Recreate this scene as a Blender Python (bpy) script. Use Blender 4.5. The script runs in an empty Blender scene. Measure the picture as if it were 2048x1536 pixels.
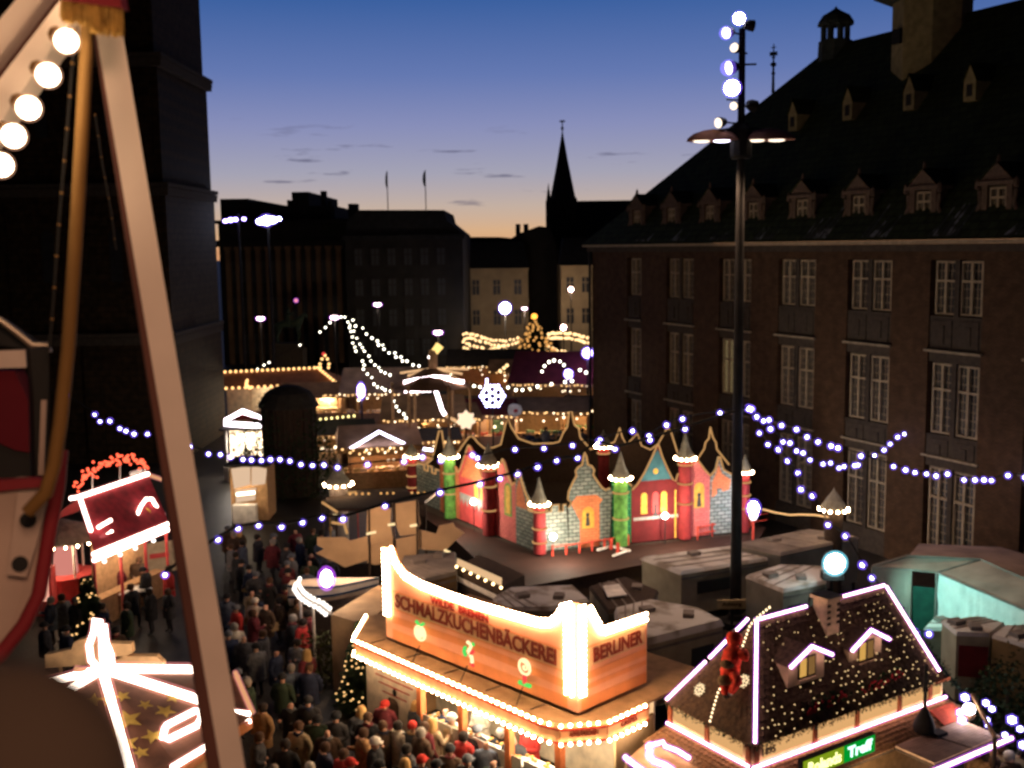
import bpy, bmesh, math, random
from math import sin, cos, tan, atan, atan2, pi, radians, sqrt
from mathutils import Vector, Matrix, noise
random.seed(7)
S = bpy.context.scene
COL = S.collection
# ------------------------------------------------------------------ camera
CH, PITCH, ROLL, FPX = 14.0, atan((768 - 492) / 2200), 0.014, 2200.0
FW = Vector((0, cos(PITCH), -sin(PITCH)))
_r = Vector((1, 0, 0)); _u = _r.cross(FW)
RT = cos(ROLL) * _r - sin(ROLL) * _u
UP = sin(ROLL) * _r + cos(ROLL) * _u
CAMP = Vector((0, 0, CH))
cd = bpy.data.cameras.new('camera'); cam = bpy.data.objects.new('camera', cd); COL.objects.link(cam)
cam.matrix_world = Matrix(((RT.x, UP.x, -FW.x, 0), (RT.y, UP.y, -FW.y, 0), (RT.z, UP.z, -FW.z, CH), (0, 0, 0, 1)))
cd.sensor_width = 36; cd.lens = FPX / 2048 * 36; cd.clip_start = .05; cd.clip_end = 3000
cd.dof.use_dof = True; cd.dof.focus_distance = 4.2; cd.dof.aperture_fstop = 3.5; cd.dof.aperture_blades = 0
S.camera = cam
# ------------------------------------------------------------------ world : dusk sky
W = bpy.data.worlds.new('World'); S.world = W; W.use_nodes = True
nt = W.node_tree; N = nt.nodes; L = nt.links
bg = N['Background']
tc = N.new('ShaderNodeTexCoord')
sep = N.new('ShaderNodeSeparateXYZ'); L.new(tc.outputs['Generated'], sep.inputs[0])
def mth(op, a, b=None, c=None, tree=nt):
    n = tree.nodes.new('ShaderNodeMath'); n.operation = op
    for i, x in enumerate((a, b, c)):
        if x is None: continue
        if isinstance(x, (int, float)): n.inputs[i].default_value = x
        else: tree.links.new(x, n.inputs[i])
    return n.outputs[0]
def ramp(tree, fac, stops, mode='LINEAR'):
    n = tree.nodes.new('ShaderNodeValToRGB'); cr = n.color_ramp; cr.interpolation = mode
    while len(cr.elements) < len(stops): cr.elements.new(.5)
    for e, (p, c) in zip(cr.elements, stops): e.position = p; e.color = (*c, 1)
    tree.links.new(fac, n.inputs[0]); return n.outputs[0]
zz = mth('MULTIPLY', mth('SQRT', mth('MAXIMUM', sep.outputs[2], 0.0)), 1.0)
sky = ramp(nt, zz, [(0, (.70, .33, .15)), (.118, (.70, .43, .24)), (.190, (.55, .43, .36)), (.255, (.375, .365, .455)), (.326, (.245, .272, .485)),
                    (.386, (.128, .190, .44)), (.458, (.044, .118, .352)), (.62, (.012, .030, .10)), (1, (.004, .008, .022))])
# afterglow fades away from the sunset azimuth
hx = mth('MULTIPLY', sep.outputs[0], -.03)
az = mth('ADD', mth('MULTIPLY', mth('ADD', sep.outputs[1], hx), .5), .5)
azf = ramp(nt, az, [(0, (.03, .03, .035)), (.5, (.06, .06, .07)), (.8, (.26, .27, .30)), (.91, (.85, .86, .89)), (.95, (1, 1, 1))])
mx = N.new('ShaderNodeMix'); mx.data_type = 'RGBA'; mx.blend_type = 'MULTIPLY'; mx.inputs[0].default_value = 1
L.new(sky, mx.inputs[6]); L.new(azf, mx.inputs[7])
# thin dark cloud streaks low over the horizon
mp = N.new('ShaderNodeMapping'); mp.inputs['Scale'].default_value = (7, 7, 62); mp.inputs['Location'].default_value = (1.3, .4, 2.1)
L.new(tc.outputs['Generated'], mp.inputs[0])
nz = N.new('ShaderNodeTexNoise'); nz.inputs['Scale'].default_value = 2.4; nz.inputs['Detail'].default_value = 5; L.new(mp.outputs[0], nz.inputs[0])
cl = ramp(nt, nz.outputs[0], [(.63, (0, 0, 0)), (.70, (1, 1, 1))])
band = ramp(nt, sep.outputs[2], [(.02, (0, 0, 0)), (.045, (.8, .8, .8)), (.085, (.7, .7, .7)), (.12, (0, 0, 0))])
cf = mth('MULTIPLY', mth('MULTIPLY', cl, band), .85)
mc = N.new('ShaderNodeMix'); mc.data_type = 'RGBA'; L.new(cf, mc.inputs[0]); L.new(mx.outputs[2], mc.inputs[6]); mc.inputs[7].default_value = (.085, .085, .15, 1)
L.new(mc.outputs[2], bg.inputs[0]); bg.inputs[1].default_value = 1.0
# weak afterglow from the sun that has just set
sd = bpy.data.lights.new('sun', 'SUN'); sd.energy = .01; sd.angle = radians(12); sd.color = (1, .72, .5)
so = bpy.data.objects.new('sun', sd); COL.objects.link(so); so.rotation_euler = (radians(-87), 0, radians(2))
S.view_settings.view_transform = 'Standard'; S.view_settings.look = 'None'; S.view_settings.exposure = 0; S.view_settings.gamma = 1
S.view_settings.use_curve_mapping = False
S.render.engine = 'CYCLES'
cy = S.cycles
cy.max_bounces = 5; cy.diffuse_bounces = 2; cy.glossy_bounces = 2; cy.transmission_bounces = 3; cy.transparent_max_bounces = 10
cy.caustics_reflective = False; cy.caustics_refractive = False; cy.sample_clamp_indirect = 2.0; cy.sample_clamp_direct = 0
cy.use_denoising = True
try: cy.denoiser = 'OPENIMAGEDENOISE'; cy.denoising_input_passes = 'RGB_ALBEDO_NORMAL'
except Exception: pass
# ------------------------------------------------------------------ pixel of the photograph (2048 x 1536) -> point of the place
def ray(px, py): return FW + (px - 1024) / FPX * RT - (py - 768) / FPX * UP
def atz(px, py, z): d = ray(px, py); return CAMP + d * ((z - CH) / d.z)
def aty(px, py, y): d = ray(px, py); return CAMP + d * (y / d.y)
def onv(px, py, o, n): d = ray(px, py); return CAMP + d * (n.dot(o - CAMP) / n.dot(d))
# ------------------------------------------------------------------ materials
MATS = {}
def mat(name, col, rough=.7, metal=0., var=.25, scale=3., bump=0., spec=.4, col2=None, thr=None, coat=0.):
    if name in MATS: return MATS[name]
    m = bpy.data.materials.new(name); m.use_nodes = True; t = m.node_tree; b = t.nodes['Principled BSDF']
    co = t.nodes.new('ShaderNodeTexCoord'); n = t.nodes.new('ShaderNodeTexNoise')
    n.inputs['Scale'].default_value = scale; n.inputs['Detail'].default_value = 6; t.links.new(co.outputs['Object'], n.inputs[0])
    if col2 is None:
        lo = tuple(c * (1 - var) for c in col); hi = tuple(min(1, c * (1 + var)) for c in col)
        c = ramp(t, n.outputs[0], [(.3, lo), (.7, hi)])
    else:
        a = .5 if thr is None else thr
        c = ramp(t, n.outputs[0], [(a - .06, col), (a + .06, col2)])
    t.links.new(c, b.inputs['Base Color'])
    b.inputs['Metallic'].default_value = metal
    b.inputs['Specular IOR Level'].default_value = spec
    rr = mth('ADD', mth('MULTIPLY', n.outputs[0], .25), rough - .12, tree=t); t.links.new(rr, b.inputs['Roughness'])
    if coat: b.inputs['Coat Weight'].default_value = coat
    if bump:
        bn = t.nodes.new('ShaderNodeBump'); bn.inputs['Strength'].default_value = bump; bn.inputs['Distance'].default_value = .03
        n2 = t.nodes.new('ShaderNodeTexNoise'); n2.inputs['Scale'].default_value = scale * 6; t.links.new(co.outputs['Object'], n2.inputs[0])
        t.links.new(n2.outputs[0], bn.inputs['Height']); t.links.new(bn.outputs[0], b.inputs['Normal'])
    MATS[name] = m; return m
def brickmat(name, c1, c2, mortar, bw=.5, rh=.22, mort=.03, scale=1., rough=.8, bump=.4, axes='xz', var=.5):
    if name in MATS: return MATS[name]
    m = bpy.data.materials.new(name); m.use_nodes = True; t = m.node_tree; b = t.nodes['Principled BSDF']
    co = t.nodes.new('ShaderNodeTexCoord'); sp = t.nodes.new('ShaderNodeSeparateXYZ'); t.links.new(co.outputs['Object'], sp.inputs[0])
    cb = t.nodes.new('ShaderNodeCombineXYZ')
    i = {'x': 0, 'y': 1, 'z': 2}
    t.links.new(sp.outputs[i[axes[0]]], cb.inputs[0]); t.links.new(sp.outputs[i[axes[1]]], cb.inputs[1])
    nz = t.nodes.new('ShaderNodeTexNoise'); nz.inputs['Scale'].default_value = 2.2; t.links.new(co.outputs['Object'], nz.inputs[0])
    br = t.nodes.new('ShaderNodeTexBrick'); t.links.new(cb.outputs[0], br.inputs[0])
    br.inputs['Color1'].default_value = (*c1, 1); br.inputs['Color2'].default_value = (*c2, 1); br.inputs['Mortar'].default_value = (*mortar, 1)
    br.inputs['Scale'].default_value = scale; br.inputs['Brick Width'].default_value = bw; br.inputs['Row Height'].default_value = rh; br.inputs['Mortar Size'].default_value = mort
    mm = t.nodes.new('ShaderNodeMix'); mm.data_type = 'RGBA'; mm.blend_type = 'MULTIPLY'; mm.inputs[0].default_value = var
    t.links.new(br.outputs[0], mm.inputs[6])
    rm = ramp(t, nz.outputs[0], [(.3, (.35, .35, .35)), (.65, (1, 1, 1))]); t.links.new(rm, mm.inputs[7])
    t.links.new(mm.outputs[2], b.inputs['Base Color']); b.inputs['Roughness'].default_value = rough; b.inputs['Specular IOR Level'].default_value = .12
    bn = t.nodes.new('ShaderNodeBump'); bn.inputs['Strength'].default_value = bump; bn.inputs['Distance'].default_value = .02; bn.invert = True
    t.links.new(br.outputs['Fac'], bn.inputs['Height']); t.links.new(bn.outputs[0], b.inputs['Normal'])
    MATS[name] = m; return m
def em(name, col, strength, sampling='AUTO'):
    if name in MATS: return MATS[name]
    m = bpy.data.materials.new(name); m.use_nodes = True; t = m.node_tree; t.nodes.clear()
    o = t.nodes.new('ShaderNodeOutputMaterial'); e = t.nodes.new('ShaderNodeEmission'); e.inputs[0].default_value = (*col, 1); e.inputs[1].default_value = strength
    co = t.nodes.new('ShaderNodeTexCoord'); n = t.nodes.new('ShaderNodeTexNoise'); n.inputs['Scale'].default_value = 1.5; t.links.new(co.outputs['Object'], n.inputs[0])
    t.links.new(mth('MULTIPLY', mth('ADD', mth('MULTIPLY', n.outputs[0], .5), .75), strength, tree=t), e.inputs[1])
    t.links.new(e.outputs[0], o.inputs[0]); m.cycles.emission_sampling = sampling
    MATS[name] = m; return m
# ------------------------------------------------------------------ objects
XF = {}
LM = 1.8   # common factor on every lamp of the market
class MB:
    def __init__(s): s.v = []; s.f = []
    def add(s, vs, fs):
        b = len(s.v); s.v += [Vector(p) for p in vs]; s.f += [tuple(i + b for i in f) for f in fs]; return s
    def box(s, cx, cy, cz, sx, sy, sz, rz=0., rx=0., ry=0.):
        R = Matrix.Rotation(rz, 3, 'Z') @ Matrix.Rotation(ry, 3, 'Y') @ Matrix.Rotation(rx, 3, 'X'); c = Vector((cx, cy, cz))
        vs = [c + R @ Vector((sx / 2 * i, sy / 2 * j, sz / 2 * k)) for k in (-1, 1) for j in (-1, 1) for i in (-1, 1)]
        return s.add(vs, [(0, 2, 3, 1), (4, 5, 7, 6), (0, 1, 5, 4), (2, 6, 7, 3), (0, 4, 6, 2), (1, 3, 7, 5)])
    def bx(s, x0, x1, y0, y1, z0, z1): return s.box((x0 + x1) / 2, (y0 + y1) / 2, (z0 + z1) / 2, x1 - x0, y1 - y0, z1 - z0)
    def prism(s, poly, vec):
        n = len(poly); p = [Vector(q) for q in poly]; vec = Vector(vec)
        return s.add(p + [q + vec for q in p], [tuple(range(n))[::-1], tuple(range(n, 2 * n))] + [(i, (i + 1) % n, n + (i + 1) % n, n + i) for i in range(n)])
    def beam(s, a, b, w, h, up=(0, 0, 1)):
        a = Vector(a); b = Vector(b); d = (b - a).normalized(); u = Vector(up); x = d.cross(u).normalized(); y = x.cross(d).normalized()
        return s.prism([a - x * w / 2 - y * h / 2, a + x * w / 2 - y * h / 2, a + x * w / 2 + y * h / 2, a - x * w / 2 + y * h / 2], b - a)
    def tube(s, pts, r, n=6, closed=False):
        P = [Vector(p) for p in pts]; m = len(P); ref = Vector((0, 0, 1)); vs = []; fs = []; pu = None
        for i in range(m):
            if closed: d = P[(i + 1) % m] - P[i - 1]
            else: d = P[min(i + 1, m - 1)] - P[max(i - 1, 0)]
            d = d.normalized() if d.length > 1e-9 else Vector((0, 0, 1))
            if pu is None:
                pu = d.cross(ref)
                if pu.length < .1: pu = d.cross(Vector((1, 0, 0)))
            pu = (pu - d * pu.dot(d)).normalized(); w = d.cross(pu)
            rr = r[i] if isinstance(r, (list, tuple)) else r
            vs += [P[i] + (pu * cos(2 * pi * k / n) + w * sin(2 * pi * k / n)) * rr for k in range(n)]
        for i in range(m if closed else m - 1):
            j = (i + 1) % m
            fs += [(i * n + k, i * n + (k + 1) % n, j * n + (k + 1) % n, j * n + k) for k in range(n)]
        if not closed: fs += [tuple(range(n))[::-1], tuple(range((m - 1) * n, m * n))]
        return s.add(vs, fs)
    def lathe(s, prof, c=(0, 0, 0), n=12, sx=1., sy=1.):
        c = Vector(c); m = len(prof)
        vs = [c + Vector((r * cos(2 * pi * k / n) * sx, r * sin(2 * pi * k / n) * sy, z)) for r, z in prof for k in range(n)]
        fs = [(i * n + k, i * n + (k + 1) % n, (i + 1) * n + (k + 1) % n, (i + 1) * n + k) for i in range(m - 1) for k in range(n)]
        fs += [tuple(range(n))[::-1], tuple(range((m - 1) * n, m * n))]
        return s.add(vs, fs)
    def ico(s, c, r, sub=1):
        bm = bmesh.new(); bmesh.ops.create_icosphere(bm, subdivisions=sub, radius=1)
        r = (r, r, r) if isinstance(r, (int, float)) else r
        bm.verts.index_update(); s.add([Vector(c) + Vector((v.co.x * r[0], v.co.y * r[1], v.co.z * r[2])) for v in bm.verts], [tuple(v.index for v in f.verts) for f in bm.faces]); bm.free(); return s
    def poly(s, pts): return s.add(pts, [tuple(range(len(pts)))])
    def build(s, name, m, parent=None, world=False, smooth=False, label=None, kind=None):
        vs = s.v
        if parent is not None and world:
            inv = XF[parent].inverted(); vs = [inv @ v for v in vs]
        me = bpy.data.meshes.new(name); me.from_pydata([tuple(v) for v in vs], [], s.f); me.materials.append(m)
        bm = bmesh.new(); bm.from_mesh(me); bmesh.ops.recalc_face_normals(bm, faces=bm.faces); bm.to_mesh(me); bm.free()
        if smooth:
            for p in me.polygons: p.use_smooth = True
            try: me.set_sharp_from_angle(angle=radians(50))
            except Exception: pass
        o = bpy.data.objects.new(name, me); COL.objects.link(o)
        if parent is not None: o.parent = parent; XF[o] = XF[parent]
        else: XF[o] = Matrix()
        if label: o['label'] = label
        if kind: o['kind'] = kind
        return o
def thing(name, label, cat, loc=(0, 0, 0), rz=0., group=None):
    o = bpy.data.objects.new(name, None); COL.objects.link(o); o.empty_display_size = .2
    o.location = loc; o.rotation_euler = (0, 0, rz); XF[o] = Matrix.Translation(Vector(loc)) @ Matrix.Rotation(rz, 4, 'Z')
    return tag(o, label, cat, group)
def tag(o, label, cat, group=None):
    o['label'] = label; o['category'] = cat
    if group: o['group'] = group
    return o
def wl(parent, p): return XF[parent].inverted() @ Vector(p)
def shared(name, m, sub=2):
    b = MB().ico((0, 0, 0), 1, sub); me = bpy.data.meshes.new(name); me.from_pydata([tuple(v) for v in b.v], [], b.f); me.materials.append(m)
    for p in me.polygons: p.use_smooth = True
    return me
def halo(name, col, strength):   # see-through emissive glass shell painting lens glow round a lamp
    if name in MATS: return MATS[name]
    m = bpy.data.materials.new(name); m.use_nodes = True; t = m.node_tree; t.nodes.clear()
    o = t.nodes.new('ShaderNodeOutputMaterial'); e = t.nodes.new('ShaderNodeEmission'); e.inputs[0].default_value = (*col, 1); e.inputs[1].default_value = strength
    tr = t.nodes.new('ShaderNodeBsdfTransparent'); a = t.nodes.new('ShaderNodeAddShader'); t.links.new(e.outputs[0], a.inputs[0]); t.links.new(tr.outputs[0], a.inputs[1]); t.links.new(a.outputs[0], o.inputs[0])
    m.cycles.emission_sampling = 'NONE'; MATS[name] = m; return m
def globe(name, core, shell, k=1.9, sub=2, kc=1.):   # bulb core inside an emissive shell that paints its glow, one mesh
    b = MB().ico((0, 0, 0), kc, sub); n = len(b.f); b.ico((0, 0, 0), k, sub); me = bpy.data.meshes.new(name); me.from_pydata([tuple(v) for v in b.v], [], b.f); me.materials.append(core); me.materials.append(shell)
    for i, p in enumerate(me.polygons): p.use_smooth = True; p.material_index = 0 if i < n else 1
    return me
def put(name, me, parent, p, r, world=False, rz=0.):
    o = bpy.data.objects.new(name, me); COL.objects.link(o); o.parent = parent
    o.location = wl(parent, p) if world else p
    o.scale = (r, r, r) if isinstance(r, (int, float)) else r
    o.rotation_euler.z = rz; return o
def along(pts, step, start=0.):
    out = []; pts = [Vector(p) for p in pts]; d = start
    for a, b in zip(pts, pts[1:]):
        l = (b - a).length
        while d <= l + 1e-6: out.append(a + (b - a) * (d / max(l, 1e-6))); d += step
        d -= l
    return out
def point(name, loc, energy, col, r=.1, spot=None, aim=None):
    l = bpy.data.lights.new(name, 'SPOT' if spot else 'POINT'); l.energy = energy * LM; l.color = col; l.shadow_soft_size = r
    o = bpy.data.objects.new(name, l); COL.objects.link(o); o.location = loc
    if spot:
        l.spot_size = radians(spot); l.spot_blend = .5
        o.rotation_euler = (Vector(aim) - Vector(loc)).to_track_quat('-Z', 'Y').to_euler()
    return o
def area(name, loc, aim, energy, col, sx, sy):
    l = bpy.data.lights.new(name, 'AREA'); l.shape = 'RECTANGLE'; l.size = sx; l.size_y = sy; l.energy = energy; l.color = col
    o = bpy.data.objects.new(name, l); COL.objects.link(o); o.location = loc
    o.rotation_euler = (Vector(aim) - Vector(loc)).to_track_quat('-Z', 'Y').to_euler(); return o
def text(body, name, m, parent, loc, rx, rz, h, ext=.008, ry=0., width=None, align='CENTER'):
    c = bpy.data.curves.new(name, 'FONT'); c.body = body; c.size = h * 1.35; c.extrude = ext; c.align_x = align; c.align_y = 'CENTER'; c.resolution_u = 3
    c.offset = .0425 * h
    o = bpy.data.objects.new(name, c); COL.objects.link(o); bpy.context.view_layer.update()
    if width: o.scale.x = width / max(o.dimensions.x, 1e-3)
    me = bpy.data.meshes.new_from_object(o.evaluated_get(bpy.context.evaluated_depsgraph_get())); sx = o.scale.x
    bpy.data.objects.remove(o); me.materials.clear(); me.materials.append(m)
    o = bpy.data.objects.new(name, me); COL.objects.link(o); o.scale.x = sx
    o.parent = parent; o.location = loc; o.rotation_euler = (rx, ry, rz); return o
# ------------------------------------------------------------------ palette
WARM = (1, .62, .28); WHITE = (1, .86, .66); COOL = (.72, .72, 1.)
m_bulb = em('warm_bulb', (1, .66, .38), 105)
m_bulbs = em('warm_small_bulb', (1, .66, .30), 13)
m_cool = em('cool_bulb', (.62, .62, 1.), 30)
m_neon = em('pinkish_neon', (1, .64, .52), 17)
m_neonw = em('white_tube', (1, .84, .68), 14)
m_rope = em('amber_rope_light', (1, .52, .19), 1.15)
m_net = em('net_light', (1, .66, .30), 2.6)
m_flood = em('flood_lamp_glass', (.86, .84, 1), 90)
m_floodg = em('green_white_flood_glass', (.74, 1, .98), 120)
m_white = mat('white_paint', (.78, .74, .68), .5)
m_black = mat('black_metal', (.025, .024, .024), .45, .4)
m_dark = mat('dark_timber', (.05, .032, .022), .7, scale=8)
m_wood = mat('pale_timber', (.42, .25, .12), .65, scale=6)
m_cable = mat('black_cable', (.012, .012, .012), .6)
g_warm = halo('amber_halo', (1, .36, .08), .22); g_violet = halo('violet_halo', (.22, .12, 1), .42); g_rose = halo('rose_halo', (1, .30, .30), .20); g_pink = halo('pinkish_violet_halo', (.55, .10, 1), .36)  # emissive see-through colours of the shells that paint glow round lamps
me_bulb = globe('bulb', m_bulb, g_warm, 1.4, 2); me_bulbs = shared('small_bulb', m_bulbs, 1); me_cool = globe('cool_bulb', m_cool, g_violet, 1.9, 2, .85)
# ================================================================== SETTING
m_pave = brickmat('square_cobbles', (.042, .036, .03), (.032, .028, .024), (.018, .016, .014), .22, .14, .02, rough=.5, bump=.5, axes='xy', var=.6)
b = MB(); b.poly([(-900, -60, 0), (900, -60, 0), (900, 1500, 0), (-900, 1500, 0)])
g = b.build('ground', m_pave, kind='structure')
# ------------------------------------------------------------------ town hall on the right
P0 = Vector((5.29, 71.09, 0)); UD = Vector((.4305, -.9026, 0)); ND = Vector((.9026, .4305, 0))
th = thing('town_hall', 'long dark brick town hall with steep roof, dormers and tall paired windows', 'building', P0, atan2(UD.y, UD.x))
m_brick = brickmat('dark_clinker', (.105, .055, .027), (.08, .042, .021), (.045, .032, .02), .26, .085, .012, bump=.3, var=.55)
m_stone = mat('dark_sandstone', (.055, .042, .03), .85, scale=5, bump=.3)
m_sill = mat('pale_sandstone', (.30, .245, .165), .8, scale=4)
m_frame = mat('cream_window_wood', (.34, .27, .175), .6)
m_pane = mat('dark_window_glass', (.012, .013, .015), .12, spec=.6)
m_lit = em('lit_window', (1, .75, .35), .32)
m_roof = brickmat('roof_tiles', (.058, .074, .028), (.046, .058, .023), (.028, .036, .016), .45, .32, .03, rough=.75, axes='xz', bump=.6, var=.6)
SL = 46.; BAYS = [9.85, 14.9, 19.75, 24.6, 29.45, 34.3, 39.2, 44.0]
FL = [(1.04, 4.60), (5.95, 8.98), (10.90, 13.20)]
opens = [(4.2, 5.8)] + [(c - 1.35, c + 1.35) for c in BAYS]
MB().bx(0, SL, .42, 16, 0, 13.7).build('wall_core', m_dark, th)
x = 0.
pm = MB()
for a, c in opens + [(SL, SL)]:
    if a > x: pm.bx(x, a, 0, .42, 0, 13.2)
    x = c
pm.bx(0, SL, 0, .42, 13.2, 13.75); pm.bx(-.003, .4, .42, 16, 0, 13.75)
pm.build('brick_wall', m_brick, th)
def mkwin(w, h, nm):
    f = MB(); t = .085
    f.bx(-w / 2, -w / 2 + t, 0, .12, 0, h); f.bx(w / 2 - t, w / 2, 0, .12, 0, h); f.bx(-w / 2 + t, w / 2 - t, 0, .12, 0, t); f.bx(-w / 2 + t, w / 2 - t, 0, .12, h - t, h)
    zt = h * .63; f.bx(-.06, .06, -.02, .11, t, zt - .05); f.bx(-.06, .06, -.02, .11, zt + .05, h - t); f.bx(-w / 2 + t, w / 2 - t, -.015, .115, zt - .05, zt + .05)
    k = 1
    while k * .36 < h - .15:
        if abs(k * .36 - zt) > .1: f.bx(-w / 2 + t, -.06, .03, .06, k * .36 - .014, k * .36 + .014); f.bx(.06, w / 2 - t, .03, .06, k * .36 - .014, k * .36 + .014)
        k += 1
    for q in (-1, 1): f.bx(q * w * .25 - .012, q * w * .25 + .012, .032, .058, t, zt - .05); f.bx(q * w * .25 - .012, q * w * .25 + .012, .032, .058, zt + .05, h - t)
    return f
wmesh = {}
for fi, (z0, z1) in enumerate(FL):
    w, h = 1.08, z1 - z0 - .1
    o = mkwin(w, h, fi).build('window', m_frame, th); p = MB().bx(-w / 2, w / 2, .13, .15, 0, h).build('pane', m_pane, o)
    first = True
    spots = [(5.0, 0)] + [(c + s * .66, 1) for c in BAYS for s in (-1, 1)]
    for sx, _ in spots:
        if first: q, pp = o, p; first = False
        else:
            q = o.copy(); COL.objects.link(q); pp = p.copy(); COL.objects.link(pp); pp.parent = q
        q.location = (sx, .16, z0 + .05)
        if fi == 1 and abs(sx - (14.9 + .66 - 1.32)) < .05:
            pp.material_slots[0].link = 'OBJECT'; pp.material_slots[0].material = m_lit
            q['label'] = 'dimly lit window'
# spandrels, sills, window posts
sp = MB(); sl = MB(); po = MB()
for (a, c) in opens:
    for z0, z1 in ((0, 1.04), (4.6, 5.95), (8.98, 10.9)):
        sp.bx(a, c, .06, .42, z0, z1)
        if z0 > 0:
            n = 1 if c - a < 2 else 2
            for k in range(n):
                xa = a + (c - a) * (k + .12) / n; xb = a + (c - a) * (k + .88) / n
                sp.bx(xa, xb, .02, .06, z0 + (.62 if z0 > 8 else .35), z1 - .18)
                sp.bx((xa + xb) / 2 - .14, (xa + xb) / 2 + .14, -.03, .02, z0 + (.8 if z0 > 8 else .5), z1 - .4)
        sp.build('spandrel_panel', m_stone, th); sp = MB()
    MB().bx(a - .12, c + .12, -.14, .06, 9.40, 9.50).build('window_ledge', m_sill, th); MB().bx(a - .12, c + .12, -.10, .06, 4.98, 5.07).build('window_ledge', m_sill, th)
    if c - a > 2:
        for z0, z1 in FL: MB().bx((a + c) / 2 - .12, (a + c) / 2 + .12, .05, .42, z0, z1).build('window_post', m_stone, th)
    else:
        pass
MB().bx(-.45, SL, -.5, .001, 13.86, 14.0).bx(-.45, -.002, .001, 16.4, 13.86, 14.0).build('gutter', m_sill, th)
MB().bx(-.25, SL, -.28, -.002, 13.55, 13.855).build('cornice', m_stone, th)
MB().tube([(-.12, -.15, 13.6), (-.12, -.15, 0)], .09, 8).build('drainpipe', m_black, th)
rf = MB(); e = -.55
rf.add([(e, e, 14.01), (SL + 4, e, 14.01), (SL + 4, 8, 24.8), (12.9, 8, 24.8), (e, 16.55, 14.01), (SL + 4, 16.55, 14.01)],
       [(0, 1, 2, 3), (0, 3, 4), (4, 3, 2, 5)])
rf.build('roof', m_roof, th)
def roofz(y): return 14.01 + (y - e) / (8 - e) * 10.79
m_lead = mat('weathered_copper', (.05, .062, .052), .6, scale=4)
m_snow = mat('thin_snow', (.055, .06, .055), .8, scale=2.2, col2=(.30, .31, .33), thr=.56)
m_carve = mat('carved_stone', (.12, .08, .055), .85, scale=7, bump=.6)
def mkdormer():
    f = MB()
    f.bx(-.72, -.45, .35, 1.0, 14.35, 16.1); f.bx(.45, .72, .35, 1.0, 14.35, 16.1); f.bx(-.45, .45, .4, 1.0, 14.35, 14.9); f.bx(-.9, .9, .22, 1.2, 16.1, 16.26)
    f.bx(-.45, .45, .6, 1.2, 14.9, 16.1)
    for q in (-1, 1):
        f.tube([(q * .82, .42, 14.45), (q * 1.05, .42, 14.6), (q * .98, .42, 15.0), (q * .80, .42, 15.4), (q * .86, .42, 15.9)], [.16, .14, .12, .1, .09], 6)
        f.lathe([(.0, 15.95), (.12, 16.0), (.09, 16.3), (.0, 16.42)], (q * .92, .35, 0), 6)
    f.prism([(-.8, .3, 16.26), (.8, .3, 16.26), (0, .3, 16.95)], (0, .25, 0))
    f.lathe([(.0, 16.9), (.1, 16.96), (.06, 17.2), (0, 17.3)], (0, .4, 0), 6)
    return f
d0 = mkdormer().build('dormer', m_carve, th)
dw = mkwin(.8, 1.1, 0).build('dormer_window', m_frame, d0); dw.location = (0, .44, 14.92)
dp = MB().bx(-.4, .4, .57, .59, 14.92, 16.02).build('dormer_pane', m_pane, d0)
dr = MB().add([(-.95, .28, 16.27), (0, .28, 17.0), (.95, .28, 16.27), (-.95, 1.3, 16.27), (0, 1.85, 17.0), (.95, 1.3, 16.27)], [(0, 1, 4, 3), (1, 2, 5, 4)]).build('dormer_roof', m_roof, d0)
DC = [4.7, 8.4, 12.1, 15.85, 19.6, 23.4, 27.2, 30.95, 34.7, 38.4]
for i, c in enumerate(DC):
    if i == 0: d0.location = (c, 0, 0); continue
    q = d0.copy(); COL.objects.link(q); q.location = (c, 0, 0)
    for ch in (dw, dp, dr): k = ch.copy(); COL.objects.link(k); k.parent = q
# snow lying in the eaves strip between dormers
sn = MB()
for a, c in zip(DC, DC[1:]):
    n = 7
    for k in range(n):
        x0 = a + 1.1 + (c - a - 2.2) * k / n; x1 = x0 + (c - a - 2.2) / n * random.uniform(.5, 1)
        h = random.uniform(.15, 1.2) * (1 if c > 22 else .5)
        y0, y1 = -.45, -.45 + h
        sn.poly([(x0, y0, roofz(y0) + .03), (x1, y0, roofz(y0) + .03), (x1 + .15, y1 * .8, roofz(y1 * .8) + .03), (x0 + .3, y1, roofz(y1) + .03)])
sn.build('snow_patches', m_snow, th, kind='stuff')
# little ventilation dormers half way up the roof
m_plas = mat('ochre_render', (.26, .21, .10), .85, scale=3)
me_v = None
for px, py in ((1595, 258), (1705, 236), (1828, 216), (1950, 198), (2075, 180)):
    d = ray(px, py); inv = XF[th].inverted(); o0 = inv @ CAMP; dd = inv.to_3x3() @ d
    k = 10.79 / (8 - e)
    t = (14.01 - k * e + k * o0.y - o0.z) / (dd.z - k * dd.y); p = o0 + dd * t
    f = MB(); f.prism([(-.33, -.35, -.1), (.33, -.35, -.1), (.33, -.35, .75), (0, -.35, 1.45), (-.33, -.35, .75)], (0, 1.25, 0))
    v = f.build('vent_dormer', m_plas, th); v.location = p
    MB().bx(-.16, .16, -.37, -.352, .1, .62).build('vent_opening', m_black, v)
    r2 = MB(); r2.add([(-.42, -.42, .72), (0, -.42, 1.56), (.42, -.42, .72), (-.42, .75, .72), (0, 1.2, 1.56), (.42, .75, .72)], [(0, 1, 4, 3), (1, 2, 5, 4)])
    r2.build('vent_roof', m_roof, v)
cu = MB(); cc = (13.1, 8, 0)
cu.lathe([(.95, 23.9), (.9, 25.0), (.78, 25.05)], cc, 8)
for k in range(8): cu.box(cc[0] + .68 * cos(k * pi / 4 + .39), 8 + .68 * sin(k * pi / 4 + .39), 25.45, .2, .2, .85)
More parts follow.
